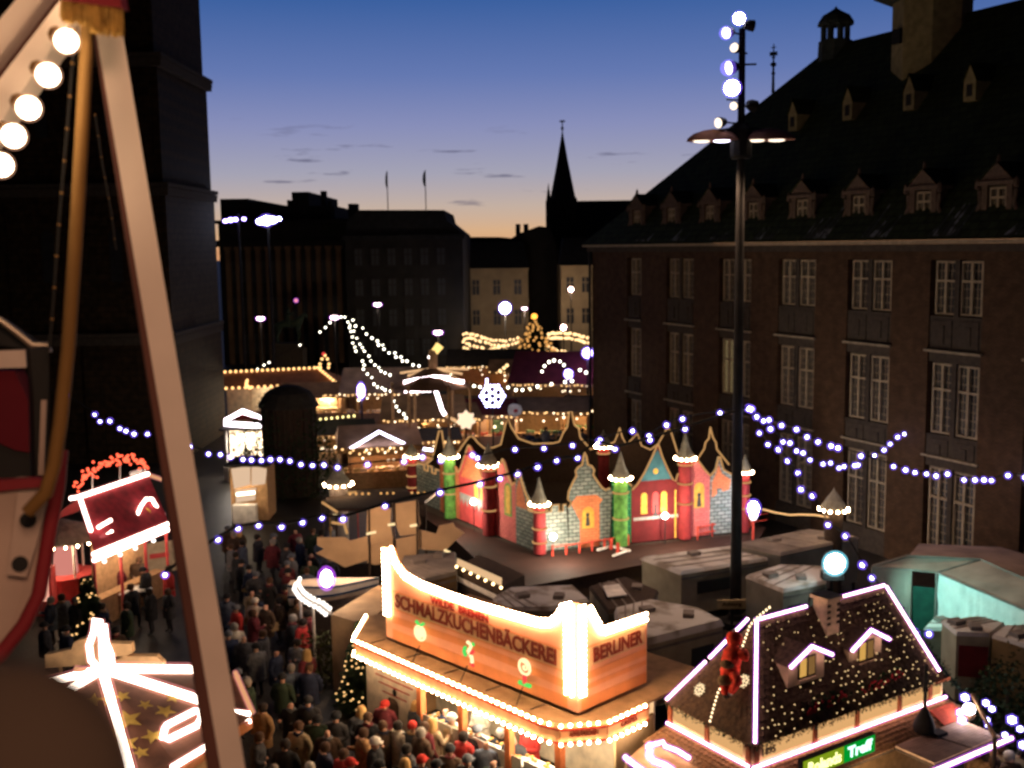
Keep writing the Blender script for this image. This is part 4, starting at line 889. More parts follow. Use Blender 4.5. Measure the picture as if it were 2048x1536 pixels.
# chimney
cc = V((3.62, 1.15, 0)); m_chim = mat('lime_washed_chimney', (.62, .45, .30), .8, scale=6, bump=.4)
o = MB().bx(cc.x - .22, cc.x + .22, cc.y - .22, cc.y + .22, 4.5, 5.36).build('chimney', m_chim, hu); MB().bx(cc.x - .28, cc.x + .28, cc.y - .28, cc.y + .28, 5.36, 5.44).build('chimney_cap', m_chim, o)
for k in range(8): MB().bx(cc.x - .22 + (k % 2) * .34, cc.x - .10 + (k % 2) * .34, cc.y - .235, cc.y - .221, 4.75 + (k // 2) * .15, 4.82 + (k // 2) * .15).build('corner_stone', m_stone, o)
# snowflakes on the hip end and the climbing figure with its rope
def hipt(s, f_, off=.1): # s along eave from corner A to C, f_ up the slope
    p = (EA + (EC - EA) * s) * (1 - f_) + R1 * f_; n2 = (EA - EC).cross(R1 - EC).normalized(); n2 = n2 if n2.x < 0 else -n2; return p + n2 * off
def snowflake(c, r, u, v, m, par, nm='snowflake'):
    s = MB()
    for k in range(6):
        d = u * cos(k * pi / 3) + v * sin(k * pi / 3); s.tube([c, c + d * r], r * .075, 5)
        for q in (-1, 1):
            d2 = u * cos(k * pi / 3 + q * .5) + v * sin(k * pi / 3 + q * .5); s.tube([c + d * r * .5, c + d2 * r * .85], r * .09, 5)
    return s.build(nm, m, par, smooth=True)
n_flake = em('flake_light', (1, .72, .40), 2.6)
uu = (EA - EC).normalized(); nn_ = (EA - EC).cross(R1 - EC).normalized(); nn_ = nn_ if nn_.x < 0 else -nn_; vv = nn_.cross(uu); vv = vv if vv.z > 0 else -vv
def hipx(px, py, off=.1):
    o0 = XF[hu] @ (EA + nn_ * off); n3 = XF[hu].to_3x3() @ nn_; return wl(hu, onv(px, py, o0, n3))
for px, py in ((1399, 1379), (1487, 1362)): snowflake(hipx(px, py, .08), .17, uu, vv, n_flake, hu)
rp = thing('rope_of_lights', 'rope of small bulbs hanging down the hut gable beside the red figure', 'light rope', XF[hu] @ V((0, 0, 0)), HR)
rpp = [hipx(x, y, .22) for x, y in ((1420, 1442), (1428, 1412), (1436, 1385), (1452, 1355), (1470, 1330), (1486, 1290), (1500, 1250), (1518, 1232), (1540, 1214))]
MB().tube(rpp, .012, 5).build('rope', m_cable, rp)
me_rb = shared('rope_bulb', em('rope_bulbs', (1, .74, .42), 6), 1)
for p in along(rpp, .095): put('rope_bulb', me_rb, rp, p, (.026, .026, .04))
# red-suited climbing doll
m_suit = mat('red_plush_suit', (.80, .06, .03), .75, scale=12, bump=.5); m_fur = mat('white_fur_trim', (.70, .6, .5), .9, scale=20, bump=.5); m_boot = mat('dark_boots', (.04, .03, .02), .5); m_sack = mat('brown_sack', (.20, .13, .06), .9, scale=10, bump=.5)
hipc = lambda px, py, off: hipx(px, py, off)
P = {k: hipc(*v) for k, v in dict(pel=(1459, 1345, .30), chest=(1466, 1310, .36), neck=(1466, 1296, .40), head=(1468, 1284, .42), sL=(1478, 1304, .36), eL=(1495, 1318, .34), hL=(1488, 1300, .26), sR=(1454, 1306, .36), eR=(1450, 1322, .44), hR=(1470, 1318, .5),
     hpL=(1466, 1350, .3), kL=(1477, 1362, .42), fL=(1460, 1386, .24), hpR=(1453, 1352, .3), kR=(1448, 1366, .40), fR=(1452, 1392, .26)).items()}
order = list(P); idx = {k: i for i, k in enumerate(order)}
ed = [('pel', 'chest'), ('chest', 'neck'), ('neck', 'head'), ('chest', 'sL'), ('sL', 'eL'), ('eL', 'hL'), ('chest', 'sR'), ('sR', 'eR'), ('eR', 'hR'), ('pel', 'hpL'), ('hpL', 'kL'), ('kL', 'fL'), ('pel', 'hpR'), ('hpR', 'kR'), ('kR', 'fR')]
rad = dict(pel=.16, chest=.17, neck=.08, head=.10, sL=.09, eL=.075, hL=.055, sR=.09, eR=.075, hR=.055, hpL=.11, kL=.085, fL=.06, hpR=.11, kR=.085, fR=.06)
sn_ = skin('climbing_figure', [tuple(XF[hu] @ P[k]) for k in order], [(idx[a], idx[b_]) for a, b_ in ed], [rad[k] * 1.45 for k in order], m_suit, None, 1)
tag(sn_, 'stuffed red-suited climber clinging to the light rope on the hut gable', 'figure')
def wpt(k): return XF[hu] @ P[k]
MB().lathe([(.17, -.04), (.20, .05), (.17, .15), (.09, .22), (.02, .24)], wpt('head') + V((0, 0, .02)), 10).build('hood', m_suit, sn_, smooth=True)
MB().ico(wpt('head') + V((0, 0, .27)), .045, 1).build('hood_bobble', m_fur, sn_)
MB().tube([wpt('head') + V((.125 * cos(k * pi / 5), .125 * sin(k * pi / 5), .02)) for k in range(10)], .03, 5, True).build('hood_trim', m_fur, sn_)
MB().ico(wpt('pel') + (XF[hu].to_3x3() @ nn_) * .1 + V((0, 0, .16)), (.17, .17, .10), 2).build('belt_sack', m_sack, sn_)
for k in ('fL', 'fR'): MB().ico(wpt(k), (.08, .1, .07), 1).build('boot', m_boot if k == 'fR' else m_fur, sn_)
MB().ico(wpt('kR') + V((0, 0, .05)), (.16, .14, .13), 2).build('sack', m_sack, sn_)
# skirt roof
sk0, sk1, sz0, sz1 = 0., -.62, 2.44, 2.08
E0 = [V((-.02, DY, sz0)), V((-.02, -.02, sz0)), V((LX + .1, -.02, sz0))]; E1 = [V((-.62, DY + .2, sz1)), V((-.62, -.62, sz1)), V((LX + .5, -.62, sz1))]
m_skirt = mat('warm_brown_shingle', (.24, .12, .055), .7, scale=9, var=.35, bump=.3)
sk = MB()
for k in (0, 1): sk.add([E1[k], E1[k + 1], E0[k + 1], E0[k], E1[k] - V((0, 0, .08)), E1[k + 1] - V((0, 0, .08))], [(0, 1, 2, 3), (0, 4, 5, 1)])
sk.build('skirt_roof', m_dark, hu)
shingles(E1[0], E1[1], E0[1], E0[0], 6, .14, 'skirt_shingles', m_skirt, hu); shingles(E1[1], E1[2], E0[2], E0[1], 6, .14, 'skirt_shingles', m_skirt, hu)
# green sign
gs = thing('green_sign', 'glowing yellow-green sign panel on the skirt roof of the hut', 'sign', H0, HR)
g0 = hl(1600, 1545, -.72); g1 = hl(1746, 1497, -.72); xw = g1.x - g0.x; zb = g1.z - .06
MB().bx(g0.x, g1.x, -.78, -.66, zb, zb + .46).build('sign_case', m_black, gs)
MB().bx(g0.x + .03, g0.x + xw * .55, -.79, -.781, zb + .03, zb + .43).build('sign_face', em('yellow_green_face', (.42, .62, .02), 1.0), gs)
MB().bx(g0.x + xw * .55 + .003, g1.x - .03, -.79, -.781, zb + .03, zb + .43).build('sign_face', em('green_face', (.0, .62, .05), 1.0), gs, label='pure green right half')
text('Rolands', 'lettering', em('yellow_script', (1, 1, .35), 4), gs, (g0.x + xw * .29, -.80, zb + .22), pi / 2, 0, .26, width=xw * .44)
text('Treff', 'lettering', em('mint_script', (.6, 1, .85), 4), gs, (g0.x + xw * .77, -.80, zb + .23), pi / 2, 0, .26, width=xw * .34)
# plank canopy on the right, red tiles, flue
cn = thing('plank_canopy', 'flat grey plank canopy with glowing front edge below the hut roof', 'canopy', H0, HR)
for k in range(11): MB().bx(3.95, 6.45, -.72 - .098 * (k + 1) + .01, -.72 - .098 * k, 2.16 + random.uniform(-.004, .004), 2.2).build('plank', mat('grey_pink_plank', (.33, .22, .16), .7, scale=4), cn)
MB().bx(3.95, 6.45, -1.83, -.72, 2.08, 2.15).build('frame', m_dark, cn)
for x in (4.1, 6.3): MB().bx(x - .06, x + .06, -1.78, -1.66, 0, 2.08).build('post', m_wood, cn)
for a, c in ((3.6, 4.35), (4.4, 5.1), (5.15, 5.85), (5.9, 6.75)): neon([V((a, -1.9, 2.1)), V((c, -1.9, 2.1))], .04, em('warm_tube', (1, .76, .45), 12), cn)
MB().beam((5.1, -.72, 2.205), (5.3, -1.82, 2.205), .025, .012).build('seam', m_dark, cn)
tl_ = MB(); m_tile = mat('red_clay_tile', (.45, .07, .035), .6, scale=9)
ti = thing('tiled_lean_to', 'small red clay-tiled lean-to roof beside the canopy', 'roof', H0, HR)
for r_ in range(6):
    for k in range(9): MB().box(5.95 + k * .1, -.25 - r_ * .07, 2.36 - r_ * .035, .092, .10, .022, 0, radians(22)).build('tile', m_tile, ti)
MB().bx(5.9, 6.85, -.68, -.1, 2.0, 2.1).build('tile_frame', m_dark, ti)
k = atz(1848, 1466, 2.2)
fu = thing('flue_bell', 'dark bell-shaped flue with slim pipe standing on the plank canopy', 'flue', (k.x, k.y, 2.2))
MB().lathe([(.10, 0), (.24, .04), (.27, .14), (.22, .32), (.13, .5), (.07, .62)], (0, 0, 0), 12).build('hood', m_black, fu, smooth=True)
MB().lathe([(.05, .6), (.045, 1.0), (.07, 1.1), (.045, 1.2), (.05, 1.7)], (0, 0, 0), 8).build('pipe', m_black, fu)
MB().box(.3, -.1, .04, .35, .28, .08, .5).build('foot', m_black, fu)
# left canopy of the hut with neon frame letters
lc = thing('neon_canopy', 'tan board canopy with white neon frame at the hut corner', 'canopy', H0, HR)
def lz(px, py, z): return wl(lc, atz(px, py, z))
cp = [lz(*q, 2.15) for q in ((1256, 1518), (1300, 1478), (1352, 1470), (1475, 1545), (1380, 1580))]
MB().prism(cp, (0, 0, -.07)).build('board', mat('tan_canopy_board', (.45, .25, .12), .6), lc)
neon([lz(*q, 2.3) for q in ((1294, 1494), (1310, 1488), (1326, 1484), (1330, 1492), (1356, 1502), (1378, 1516))], .04, m_neonw, lc)
neon([lz(*q, 2.3) for q in ((1300, 1490), (1298, 1512), (1308, 1522), (1330, 1530), (1345, 1540))], .05, m_neonw, lc)
neon([lz(*q, 2.18) for q in ((1250, 1514), (1270, 1530), (1300, 1552))], .045, m_neonw, lc)
for q in (cp[0], cp[3]): MB().bx(q.x - .05, q.x + .05, q.y - .05, q.y + .05, 0, 2.08).build('post', m_wood, lc)
point('hut_front_light', XF[hu] @ V((3.2, -1.3, 1.9)), 40, (1, .7, .4), .3)
# big flood lamp behind the hut
q = aty(1670, 1127, 35.5)
fl = thing('flood_light', 'round blue-white floodlight on a post behind the hut chimney', 'floodlight', (q.x, q.y + .3, 0))
MB().tube([(q.x, q.y + .35, 0), (q.x, q.y + .35, q.z)], .06, 8).build('post', m_black, fl, world=True)
MB().lathe([(.1, -.3), (.26, -.25), (.3, .0), (.26, .26), (.1, .3)], (q.x, q.y + .32, q.z), 12).build('housing', m_black, fl, world=True, smooth=True)
MB().ico(q, (.33, .09, .33), 3).build('lamp_glass', m_floodg, fl, world=True, smooth=True); MB().ico(q, (.44, .2, .44), 3).build('halo_shell', halo('mint_halo', (.25, .8, 1), .4), fl, world=True, smooth=True)  # outer mint shell is added emission for the glow of the lamp
MB().bx(q.x - .35, q.x + .35, q.y + .1, q.y + .5, q.z - .62, q.z - .36).build('ballast_box', m_black, fl, world=True)
point('flood_light_lamp', q + V((.45, .1, -.1)), 430, (.36, 1, .90), .25, 80, (15.8, 35.6, 1.2))
# ------------------------------------------------------------------ trailers and tents behind the stalls
m_trail = mat('cream_trailer', (.34, .29, .20), .6, scale=1.5, var=.2); m_trail2 = mat('grey_trailer', (.26, .23, .18), .6, scale=1.5)
m_snowr = mat('snowy_roof', (.26, .22, .18), .8, scale=.9, col2=(.58, .55, .52), thr=.46)
m_grey = mat('dull_roof_sheet', (.20, .17, .15), .7, scale=1.3, var=.35)
m_tyre = mat('black_tyre', (.02, .02, .02), .8)
def trailer(label, px, z, m, roofm, zb=.45, cat='trailer', name='trailer', win=True, rise=.12):
    P = [atz(x, y, z) for x, y in px]; c = sum(P, V()) / len(P)
    t = thing(name, label, cat, (c.x, c.y, 0))
    ins = [V((p.x + (c.x - p.x) * .03, p.y + (c.y - p.y) * .03, zb)) for p in P]
    MB().prism(ins, (0, 0, z - zb - .005)).build('body', m, t, world=True)
    rr = MB(); n = len(P); top = [p + (c - p) * .06 + V((0, 0, rise)) for p in P]; rr.add(P + top, [tuple(range(n, 2 * n)), tuple(range(n))[::-1]] + [(i, (i + 1) % n, n + (i + 1) % n, n + i) for i in range(n)]); rr.build('roof', roofm, t, world=True)
    for k in range(2):
        f = .3 + .4 * k; q = top[0] + (top[n // 2] - top[0]) * f; MB().box(q.x, q.y, q.z + .06, .42, .34, .14, .4 + k).build('roof_vent', m_grey, t, world=True)
    for k in range(1, 4):
        f = k / 4; a = top[0] + (top[1] - top[0]) * f; b_ = top[-1] + (top[-2] - top[-1]) * f
        if (a - b_).length > .8: MB().beam(a + V((0, 0, .012)), b_ + V((0, 0, .012)), .05, .02).build('roof_rib', m_grey, t, world=True)
    # the side that faces the camera most
    best = None
    for i in range(n):
        a, b_ = ins[i], ins[(i + 1) % n]; mid = (a + b_) / 2; nn = V(((b_ - a).y, -(b_ - a).x, 0)).normalized()
        if nn.dot(mid - c) < 0: nn = -nn
        s_ = -nn.dot((mid - V((0, 0, mid.z))).normalized()) * (b_ - a).length
        if best is None or s_ > best[0]: best = (s_, a, b_, nn)
    _, a, b_, nn = best; d = b_ - a
    if win:
        for f0, f1, z0, z1, nm, mm in ((.12, .42, z * .55, z * .8, 'window', m_pane), (.62, .8, zb + .1, z * .86, 'door', m)):
            MB().prism([a + d * f0 + V((0, 0, z0 - zb)), a + d * f1 + V((0, 0, z0 - zb)), a + d * f1 + V((0, 0, z1 - zb)), a + d * f0 + V((0, 0, z1 - zb))], nn * .025).build(nm, mm, t, world=True)
        MB().prism([a + V((0, 0, z - zb - .22)), b_ + V((0, 0, z - zb - .22)), b_ + V((0, 0, z - zb - .14)), a + V((0, 0, z - zb - .14))], nn * .02).build('trim_line', m_grey, t, world=True)
    for f in (.42, .58):
        w = a + d * f - nn * .15; MB().tube([V((w.x, w.y, .32)) - nn * .1, V((w.x, w.y, .32)) + nn * .1], .32, 12).build('wheel', m_tyre, t, world=True)
    for p_ in (a, b_): MB().bx(p_.x - .05 - nn.x * .2, p_.x + .05 - nn.x * .2, p_.y - .05 - nn.y * .2, p_.y + .05 - nn.y * .2, 0, zb).build('stand', m_black, t, world=True)
    return t
trailer('long cream showman trailer with snow on its roof behind the mast', [(1279, 1119), (1359, 1150), (1625, 1107), (1548, 1086)], 1.9, m_trail, m_snowr, zb=.3)
trailer('rounded cream caravan behind the right end of the orange bakery sign', [(1228, 1226), (1300, 1208), (1400, 1226), (1449, 1252), (1292, 1292), (1232, 1270)], 2.4, m_trail, m_snowr, rise=.2)
trailer('flat white-topped trailer between the mast and the blue-white floodlight', [(1490, 1156), (1566, 1186), (1652, 1168), (1656, 1138), (1560, 1134)], 2.5, m_trail2, m_snowr)
trailer('low pinkish grey trailer roof just behind the bakery sign', [(985, 1200), (1020, 1180), (1148, 1175), (1180, 1204), (1100, 1222), (1000, 1222)], 2.5, m_trail2, m_snowr)
trailer('brown goods trailer between the paper ship and the lit awning', [(800, 1142), (806, 1116), (912, 1108), (915, 1150), (850, 1165)], 2.3, mat('brown_trailer', (.20, .13, .07), .7, scale=2), m_grey)
t = trailer('dark box trailer with open white roof hatch beside the cream caravan', [(1177, 1178), (1250, 1158), (1318, 1186), (1300, 1222), (1215, 1228)], 2.3, m_trail2, m_dark, win=False)
q = [atz(x, y, 2.5) for x, y in ((1206, 1174), (1238, 1170), (1254, 1192), (1216, 1196))]; MB().prism(q, (0, 0, .05)).build('roof_hatch', m_white, t, world=True)
trailer('low roof with long rail at the foot of the town hall', [(1470, 1092), (1620, 1062), (1720, 1078), (1560, 1112)], 2.2, m_trail2, m_grey, win=False)
# big tent with the turquoise lit tarpaulin
m_tarp = mat('white_tarpaulin', (.62, .66, .62), .45, scale=2, var=.12, bump=.6); m_tentr = mat('dusty_tent_roof', (.30, .22, .18), .7, scale=.8, var=.35); m_green = mat('dark_green_sheet', (.01, .06, .04), .6)
E1, E2, E3 = atz(1745, 1133, 2.6), atz(1874, 1146, 2.6), atz(2085, 1236, 2.6); Q1, Q2, Q3 = atz(1817, 1112, 3.0), atz(1962, 1120, 3.0), atz(2120, 1190, 3.0)
B1, B3 = Q1 + V((1.5, 3, -.4)), Q3 + V((3, 3, -.4)); B2 = Q2 + V((2, 3, -.4))
tn = thing('tarpaulin_tent', 'large market tent with pale tarpaulin side glowing turquoise under the floodlight', 'tent', (E2.x, E2.y, 0))
MB().add([E1, E2, E3, Q1, Q2, Q3, B1, B2, B3], [(0, 1, 4, 3), (1, 2, 5, 4), (3, 4, 7, 6), (4, 5, 8, 7)]).build('roof', m_tentr, tn, world=True)
for a, c in ((E1, E2), (E2, E3), (Q1, Q2), (Q2, Q3), (E1, Q1), (E2, Q2)): MB().tube([a + V((0, 0, .02)), c + V((0, 0, .02))], .04, 6).build('roof_pole', m_grey, tn, world=True)
def drape(a, b_, ztop, zbot, folds, amp, name, m):
    n = 60; s = MB(); nn = V(((b_ - a).y, -(b_ - a).x, 0)).normalized(); nn = nn if nn.y < 0 else -nn; rows = 7; vs = []
    for j in range(rows + 1):
        for i in range(n + 1):
            f = i / n; g_ = j / rows; p = a + (b_ - a) * f
            off = amp * g_ * (noise.noise(V((f * folds + g_ * 2.2, g_ * .6, 3.1))) + .6 * noise.noise(V((f * folds * 2.3 - g_ * 3, g_, 8.))))
            vs.append(V((p.x, p.y, ztop + (zbot - ztop) * g_)) + nn * (off + .12 * g_))
    return s.add(vs, [(j * (n + 1) + i, j * (n + 1) + i + 1, (j + 1) * (n + 1) + i + 1, (j + 1) * (n + 1) + i) for j in range(rows) for i in range(n)]).build(name, m, tn, world=True, smooth=True)
drape(E2 + V((.05, 0, 0)), E3, 2.58, .05, 14, .42, 'tarpaulin_side', m_tarp); drape(E1, E1 + (E2 - E1) * .62, 2.58, 0., 5, .2, 'canvas_side', m_tentr)
MB().prism([E1 + (E2 - E1) * .64 + V((0, 0, -2.6)), E1 + (E2 - E1) * .98 + V((0, 0, -2.6)), E1 + (E2 - E1) * .98 + V((0, 0, -.55)), E1 + (E2 - E1) * .64 + V((0, 0, -.55))], (.0, .05, 0)).build('door_sheet', m_green, tn, world=True)
for p in (E1, E2, E3): MB().tube([V((p.x, p.y, 0)), p], .05, 6).build('pole', m_grey, tn, world=True)
trailer('small cream hut with maroon panel below the turquoise tent', [(1882, 1246), (1912, 1272), (1980, 1274), (2010, 1252), (1960, 1238)], 2.1, m_trail, m_snowr, zb=.05, cat='hut', name='market_hut', win=False)
t = bpy.data.objects['market_hut']; a, c = atz(1916, 1290, 1.8), atz(1974, 1294, 1.8); MB().prism([a + V((0, -.1, -.95)), c + V((0, -.1, -.95)), c + V((0, -.1, .02)), a + V((0, -.1, .02))], (0, .04, 0)).build('maroon_panel', mat('maroon_panel', (.14, .012, .015), .6), t, world=True)
trailer('wide ochre hut at the right edge below the tent', [(1982, 1276), (2090, 1308), (2160, 1290), (2080, 1256), (2010, 1256)], 2.1, mat('ochre_board', (.36, .24, .10), .6, scale=2), m_snowr, zb=.05, cat='hut', name='market_hut', win=False)
trailer('white-sheeted low stall roof between the hut gable and the tent', [(1845, 1262), (1880, 1228), (1960, 1222), (2030, 1246), (1900, 1262)], 1.0, m_trail2, m_tarp, zb=.05, cat='hut', name='market_hut', win=False)
# ------------------------------------------------------------------ paper-ship ride, boat, awning
m_card = mat('cream_ship_board', (.56, .38, .22), .65, scale=1.5, var=.12)
SY = 41.5
sh = thing('ship_ride', 'cream board sailing ship with square sails and jagged ends on a kiddie ride', 'ride', (aty(780, 1110, SY).x, SY, 0))
def spp(l, y=SY): return [aty(x, yy, y) for x, yy in l]
for nm, l, y, lab in (('hull_board', [(634, 1075), (690, 1075), (700, 1082), (735, 1072), (735, 1120), (690, 1135), (670, 1124), (632, 1107), (648, 1098), (634, 1090)], SY, 'jagged stern board'),
                      ('hull_board', [(834, 1058), (872, 1068), (878, 1052), (906, 1046), (910, 1054), (928, 1066), (912, 1080), (890, 1102), (834, 1098)], SY, 'jagged bow board'),
                      ('hull_board', [(735, 1090), (834, 1070), (832, 1110), (820, 1120), (750, 1130), (735, 1126)], SY - .05, 'middle board'),
                      ('sail', [(735, 1015), (752, 1012), (782, 1018), (780, 1050), (786, 1080), (742, 1088), (733, 1060)], SY - .15, 'rear sail'),
                      ('sail', [(790, 1008), (836, 1000), (838, 1030), (842, 1048), (832, 1068), (800, 1072), (788, 1040)], SY - .1, 'front sail')):
    MB().prism(spp(l, y), (0, .07, 0)).build(nm, m_card, sh, world=True, label=lab)
for px, y0, y1 in ((738, 1015, 1150), (787, 1000, 1150), (834, 998, 1150)):
    a, c = aty(px, y0, SY - .2), aty(px, y1, SY - .2); a.z = max(a.z, 2); c.z = 0; MB().tube([a, c], .045, 6).build('mast', m_dark, sh, world=True)
for l in (((733, 1068), (752, 1064)), ((776, 1050), (790, 1048)), ((820, 1052), (834, 1050)), ((888, 1100), (900, 1105)), ((666, 1030), (690, 1035))): MB().tube(spp(l, SY - .3), .05, 6).build('deck_lamp', em('deck_lamp', (1, .72, .36), 2.5), sh, world=True)
MB().bx(-3.2, 3.2, -.4, 1.6, 0, .5).build('base', m_dark, sh)
bt = thing('fairground_boat', 'small white boat on a stand lit by a bulb above the bakery gable', 'boat', (aty(660, 1170, 36).x, 36, 0))
b0 = atz(668, 1165, 2.2); hull = MB(); nsec = 9; vs = []
for i in range(nsec):
    f = i / (nsec - 1); w = .55 * sin(pi * min(1, .12 + f * .75)) ** .6 * (1 - max(0, f - .55) * 1.9); lift = .35 * max(0, f - .4) ** 1.5
    x = -1.6 + 3.2 * f
    for k in range(7): a = pi * k / 6; vs.append(V((b0.x + x, b0.y - w * cos(a), b0.z + lift - .85 * sin(a) * (1 - .45 * f))))
hull.add(vs, [(i * 7 + k, i * 7 + k + 1, (i + 1) * 7 + k + 1, (i + 1) * 7 + k) for i in range(nsec - 1) for k in range(6)] + [(i * 7, (i + 1) * 7, (i + 1) * 7 + 6, i * 7 + 6) for i in range(nsec - 1)] + [tuple(range(7))])
m_boat = mat('boat_paint', (.72, .62, .50), .4, scale=2)
hull.build('hull', m_boat, bt, world=True, smooth=True)
for z, o_ in ((-.02, .02), (-.28, .02)): MB().tube([vs[i * 7 + (0 if z > -.1 else 1)] + V((0, -.03, 0)) for i in range(nsec)], .045, 6).build('rubbing_strake', mat('navy_stripe', (.03, .05, .09), .5), bt, world=True)
MB().bx(b0.x - 1.2, b0.x + 1.0, b0.y - .3, b0.y + .3, 0, b0.z - .75).build('stand', m_dark, bt, world=True)
q = aty(653, 1157, 35.2); MB().ico(q, (.2, .2, .3), 2).build('lamp_globe', em('warm_globe', (1, .88, .80), 45), bt, world=True, smooth=True); MB().ico(q, (.32, .32, .44), 2).build('halo_shell', g_pink, bt, world=True, smooth=True)  # outer pink shell stands in for glow round the bulb
point('boat_ship_light', q + V((.6, 2.4, 1.0)), 240, (1, .62, .38), .25); point('boat_ship_light', q + V((.2, -.5, .0)), 26, (1, .8, .62), .2)  # first light is moved off the boat lamp, added to brighten the ship
# front arch of bulbs and pale gable wall of the stand beside the bakery
sb = thing('shooting_stand', 'tan-walled stand with a thick white string of bulbs along its sloping eave', 'stall', (atz(690, 1330, 0).x, atz(690, 1330, 0).y, 0))
w0 = atz(662, 1228, 2.5); w1 = atz(756, 1170, 2.5); w2 = w1 + V((3.5, -1.5, 0)); w3 = w0 + V((3.2, -2.2, 0))
MB().prism([V((w0.x, w0.y, 0)), V((w0.x + 1.2, w0.y - 1.0, 0)), V((w1.x + .9, w1.y - .9, 0)), V((w1.x, w1.y, 0))], (0, 0, 2.49)).build('walls', mat('tan_stand_wall', (.52, .34, .18), .65, scale=1.5), sb, world=True)
el = [atz(x, y, 2.6) for x, y in ((592, 1168), (588, 1178), (600, 1196), (618, 1208), (636, 1216), (648, 1226), (656, 1232))]
me_big = shared('big_bulb', em('big_bulb', (1, .88, .78), 5), 2)
for p in along(el, .30): put('bulb', me_big, sb, p, .075, True); put('bulb', me_big, sb, p + V((.12, .1, .16)), .07, True)
MB().tube([p + V((.1, .15, .02)) for p in el], .06, 6).build('eave_rail', m_white, sb, world=True)
for p in (el[0], el[3]): MB().tube([V((p.x + .1, p.y + .15, 0)), p + V((.1, .15, 0))], .05, 6).build('post', m_white, sb, world=True)
aw = thing('lit_awning', 'short slanting lit awning with bulbs on a dark stand in front of the platform', 'awning', (atz(960, 1200, 0).x, atz(960, 1200, 0).y, 0))
a0, a1 = atz(914, 1118, 2.9), atz(1004, 1158, 2.9); a2, a3 = atz(1003, 1172, 2.6), atz(913, 1130, 2.6)
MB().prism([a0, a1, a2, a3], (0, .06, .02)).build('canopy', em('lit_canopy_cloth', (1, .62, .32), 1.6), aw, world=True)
for p in along([a3, a2], .5): put('bulb', me_bulbs, aw, p + V((0, -.05, -.05)), .06, True)
MB().prism([V((a3.x, a3.y + .2, 0)), V((a2.x, a2.y + .2, 0)), V((a2.x, a2.y + .2, 2.5)), V((a3.x, a3.y + .2, 2.5))], (.8, 1.4, 0)).build('stand', m_dark, aw, world=True)
MB().prism([a3 + V((0, .1, -.45)), a2 + V((0, .1, -.45)), a2 + V((0, .1, -.62)), a3 + V((0, .1, -.62))], (0, .06, 0)).build('counter', m_white, aw, world=True)
# ------------------------------------------------------------------ cone towers and canopy of the kiddie ride
kd = thing('kiddie_ride', 'low ride canopy with amber lights and a grey cone turret left of the castle', 'ride', (aty(760, 1000, 46).x, 46, 0))
q = atz(678, 1000, 2.6); zq = aty(678, 968, q.y).z
ctower((q.x, q.y, 0), zq, 0, m_grey, (), .42, 1.1, 0., kd, 'turret', 'grey turret with lit ring')
cz = [atz(*p, 2.75) for p in ((645, 1005), (672, 1022), (720, 1022), (850, 1008), (872, 990), (690, 985))]
MB().prism(cz, (0, 0, .12)).build('canopy', m_dark, kd, world=True)
for a, c in (((645, 1005), (674, 1024)), ((690, 987), (712, 984)), ((664, 1045), (684, 1048)), ((688, 1046), (694, 1066))): MB().tube([atz(*a, 2.9), atz(*c, 2.9)], .055, 6).build('light_tube', m_rope, kd, world=True)
for p in along([atz(700, 988, 2.95), atz(850, 985, 2.95)], .28):
    if random.random() < .7: put('bulb', shared('amber_bulb', em('amber_small', (1, .5, .15), 2.2), 1) if 'amber_bulb' not in bpy.data.meshes else bpy.data.meshes['amber_bulb'], kd, p, .06, True)
for p in (cz[0], cz[1], cz[3], cz[5]): MB().tube([V((p.x, p.y, 0)), p], .05, 6).build('post', m_dark, kd, world=True)
MB().bx(-3.3, 1.8, -.2, .8, 0, .6).build('base', m_dark, kd)
for k, col in enumerate(((.4, .25, .05), (.35, .05, .05), (.1, .2, .25))):
    x = -2.2 + k * 1.2; b = MB(); b.ico((x, .2, 1.0), (.42, .2, .3), 2).ico((x - .32, .2, 1.35), (.16, .12, .2), 1).tube([(x, .2, .6), (x, .2, 2.7)], .03, 6); b.build('ride_horse', mat('ride_paint_%d' % k, col, .5), kd, smooth=True)
q = atz(1667, 1035, 3.2)
kt = thing('ticket_turret', 'lone grey cone turret with lit ring beside the town hall', 'kiosk', (q.x, q.y, 0))
ctower((q.x, q.y, 0), aty(1667, 1018, q.y).z, 0, m_dark, (), .36, .75, 0., kt, 'turret')
MB().lathe([(.65, 0), (.65, .12), (.55, .14)], (0, 0, 0), 12).build('plinth', m_dark, kt)
ag = thing('amber_light_chain', 'amber light chain running from the globe lamp to the lone turret', 'light chain', aty(1580, 1025, 46))
pts = [aty(x, y, 47 - (x - 1530) * .06) for x, y in ((1527, 1019), (1550, 1025), (1580, 1030), (1600, 1029), (1630, 1030), (1655, 1034))]
MB().tube(pts, .015, 5).build('cable', m_cable, ag, world=True)
me_amb = shared('amber_oval', em('amber_oval', (1, .55, .22), 2.4), 1)
for p in along(pts, .2): put('bulb', me_amb, ag, p, (.075, .04, .04), True)
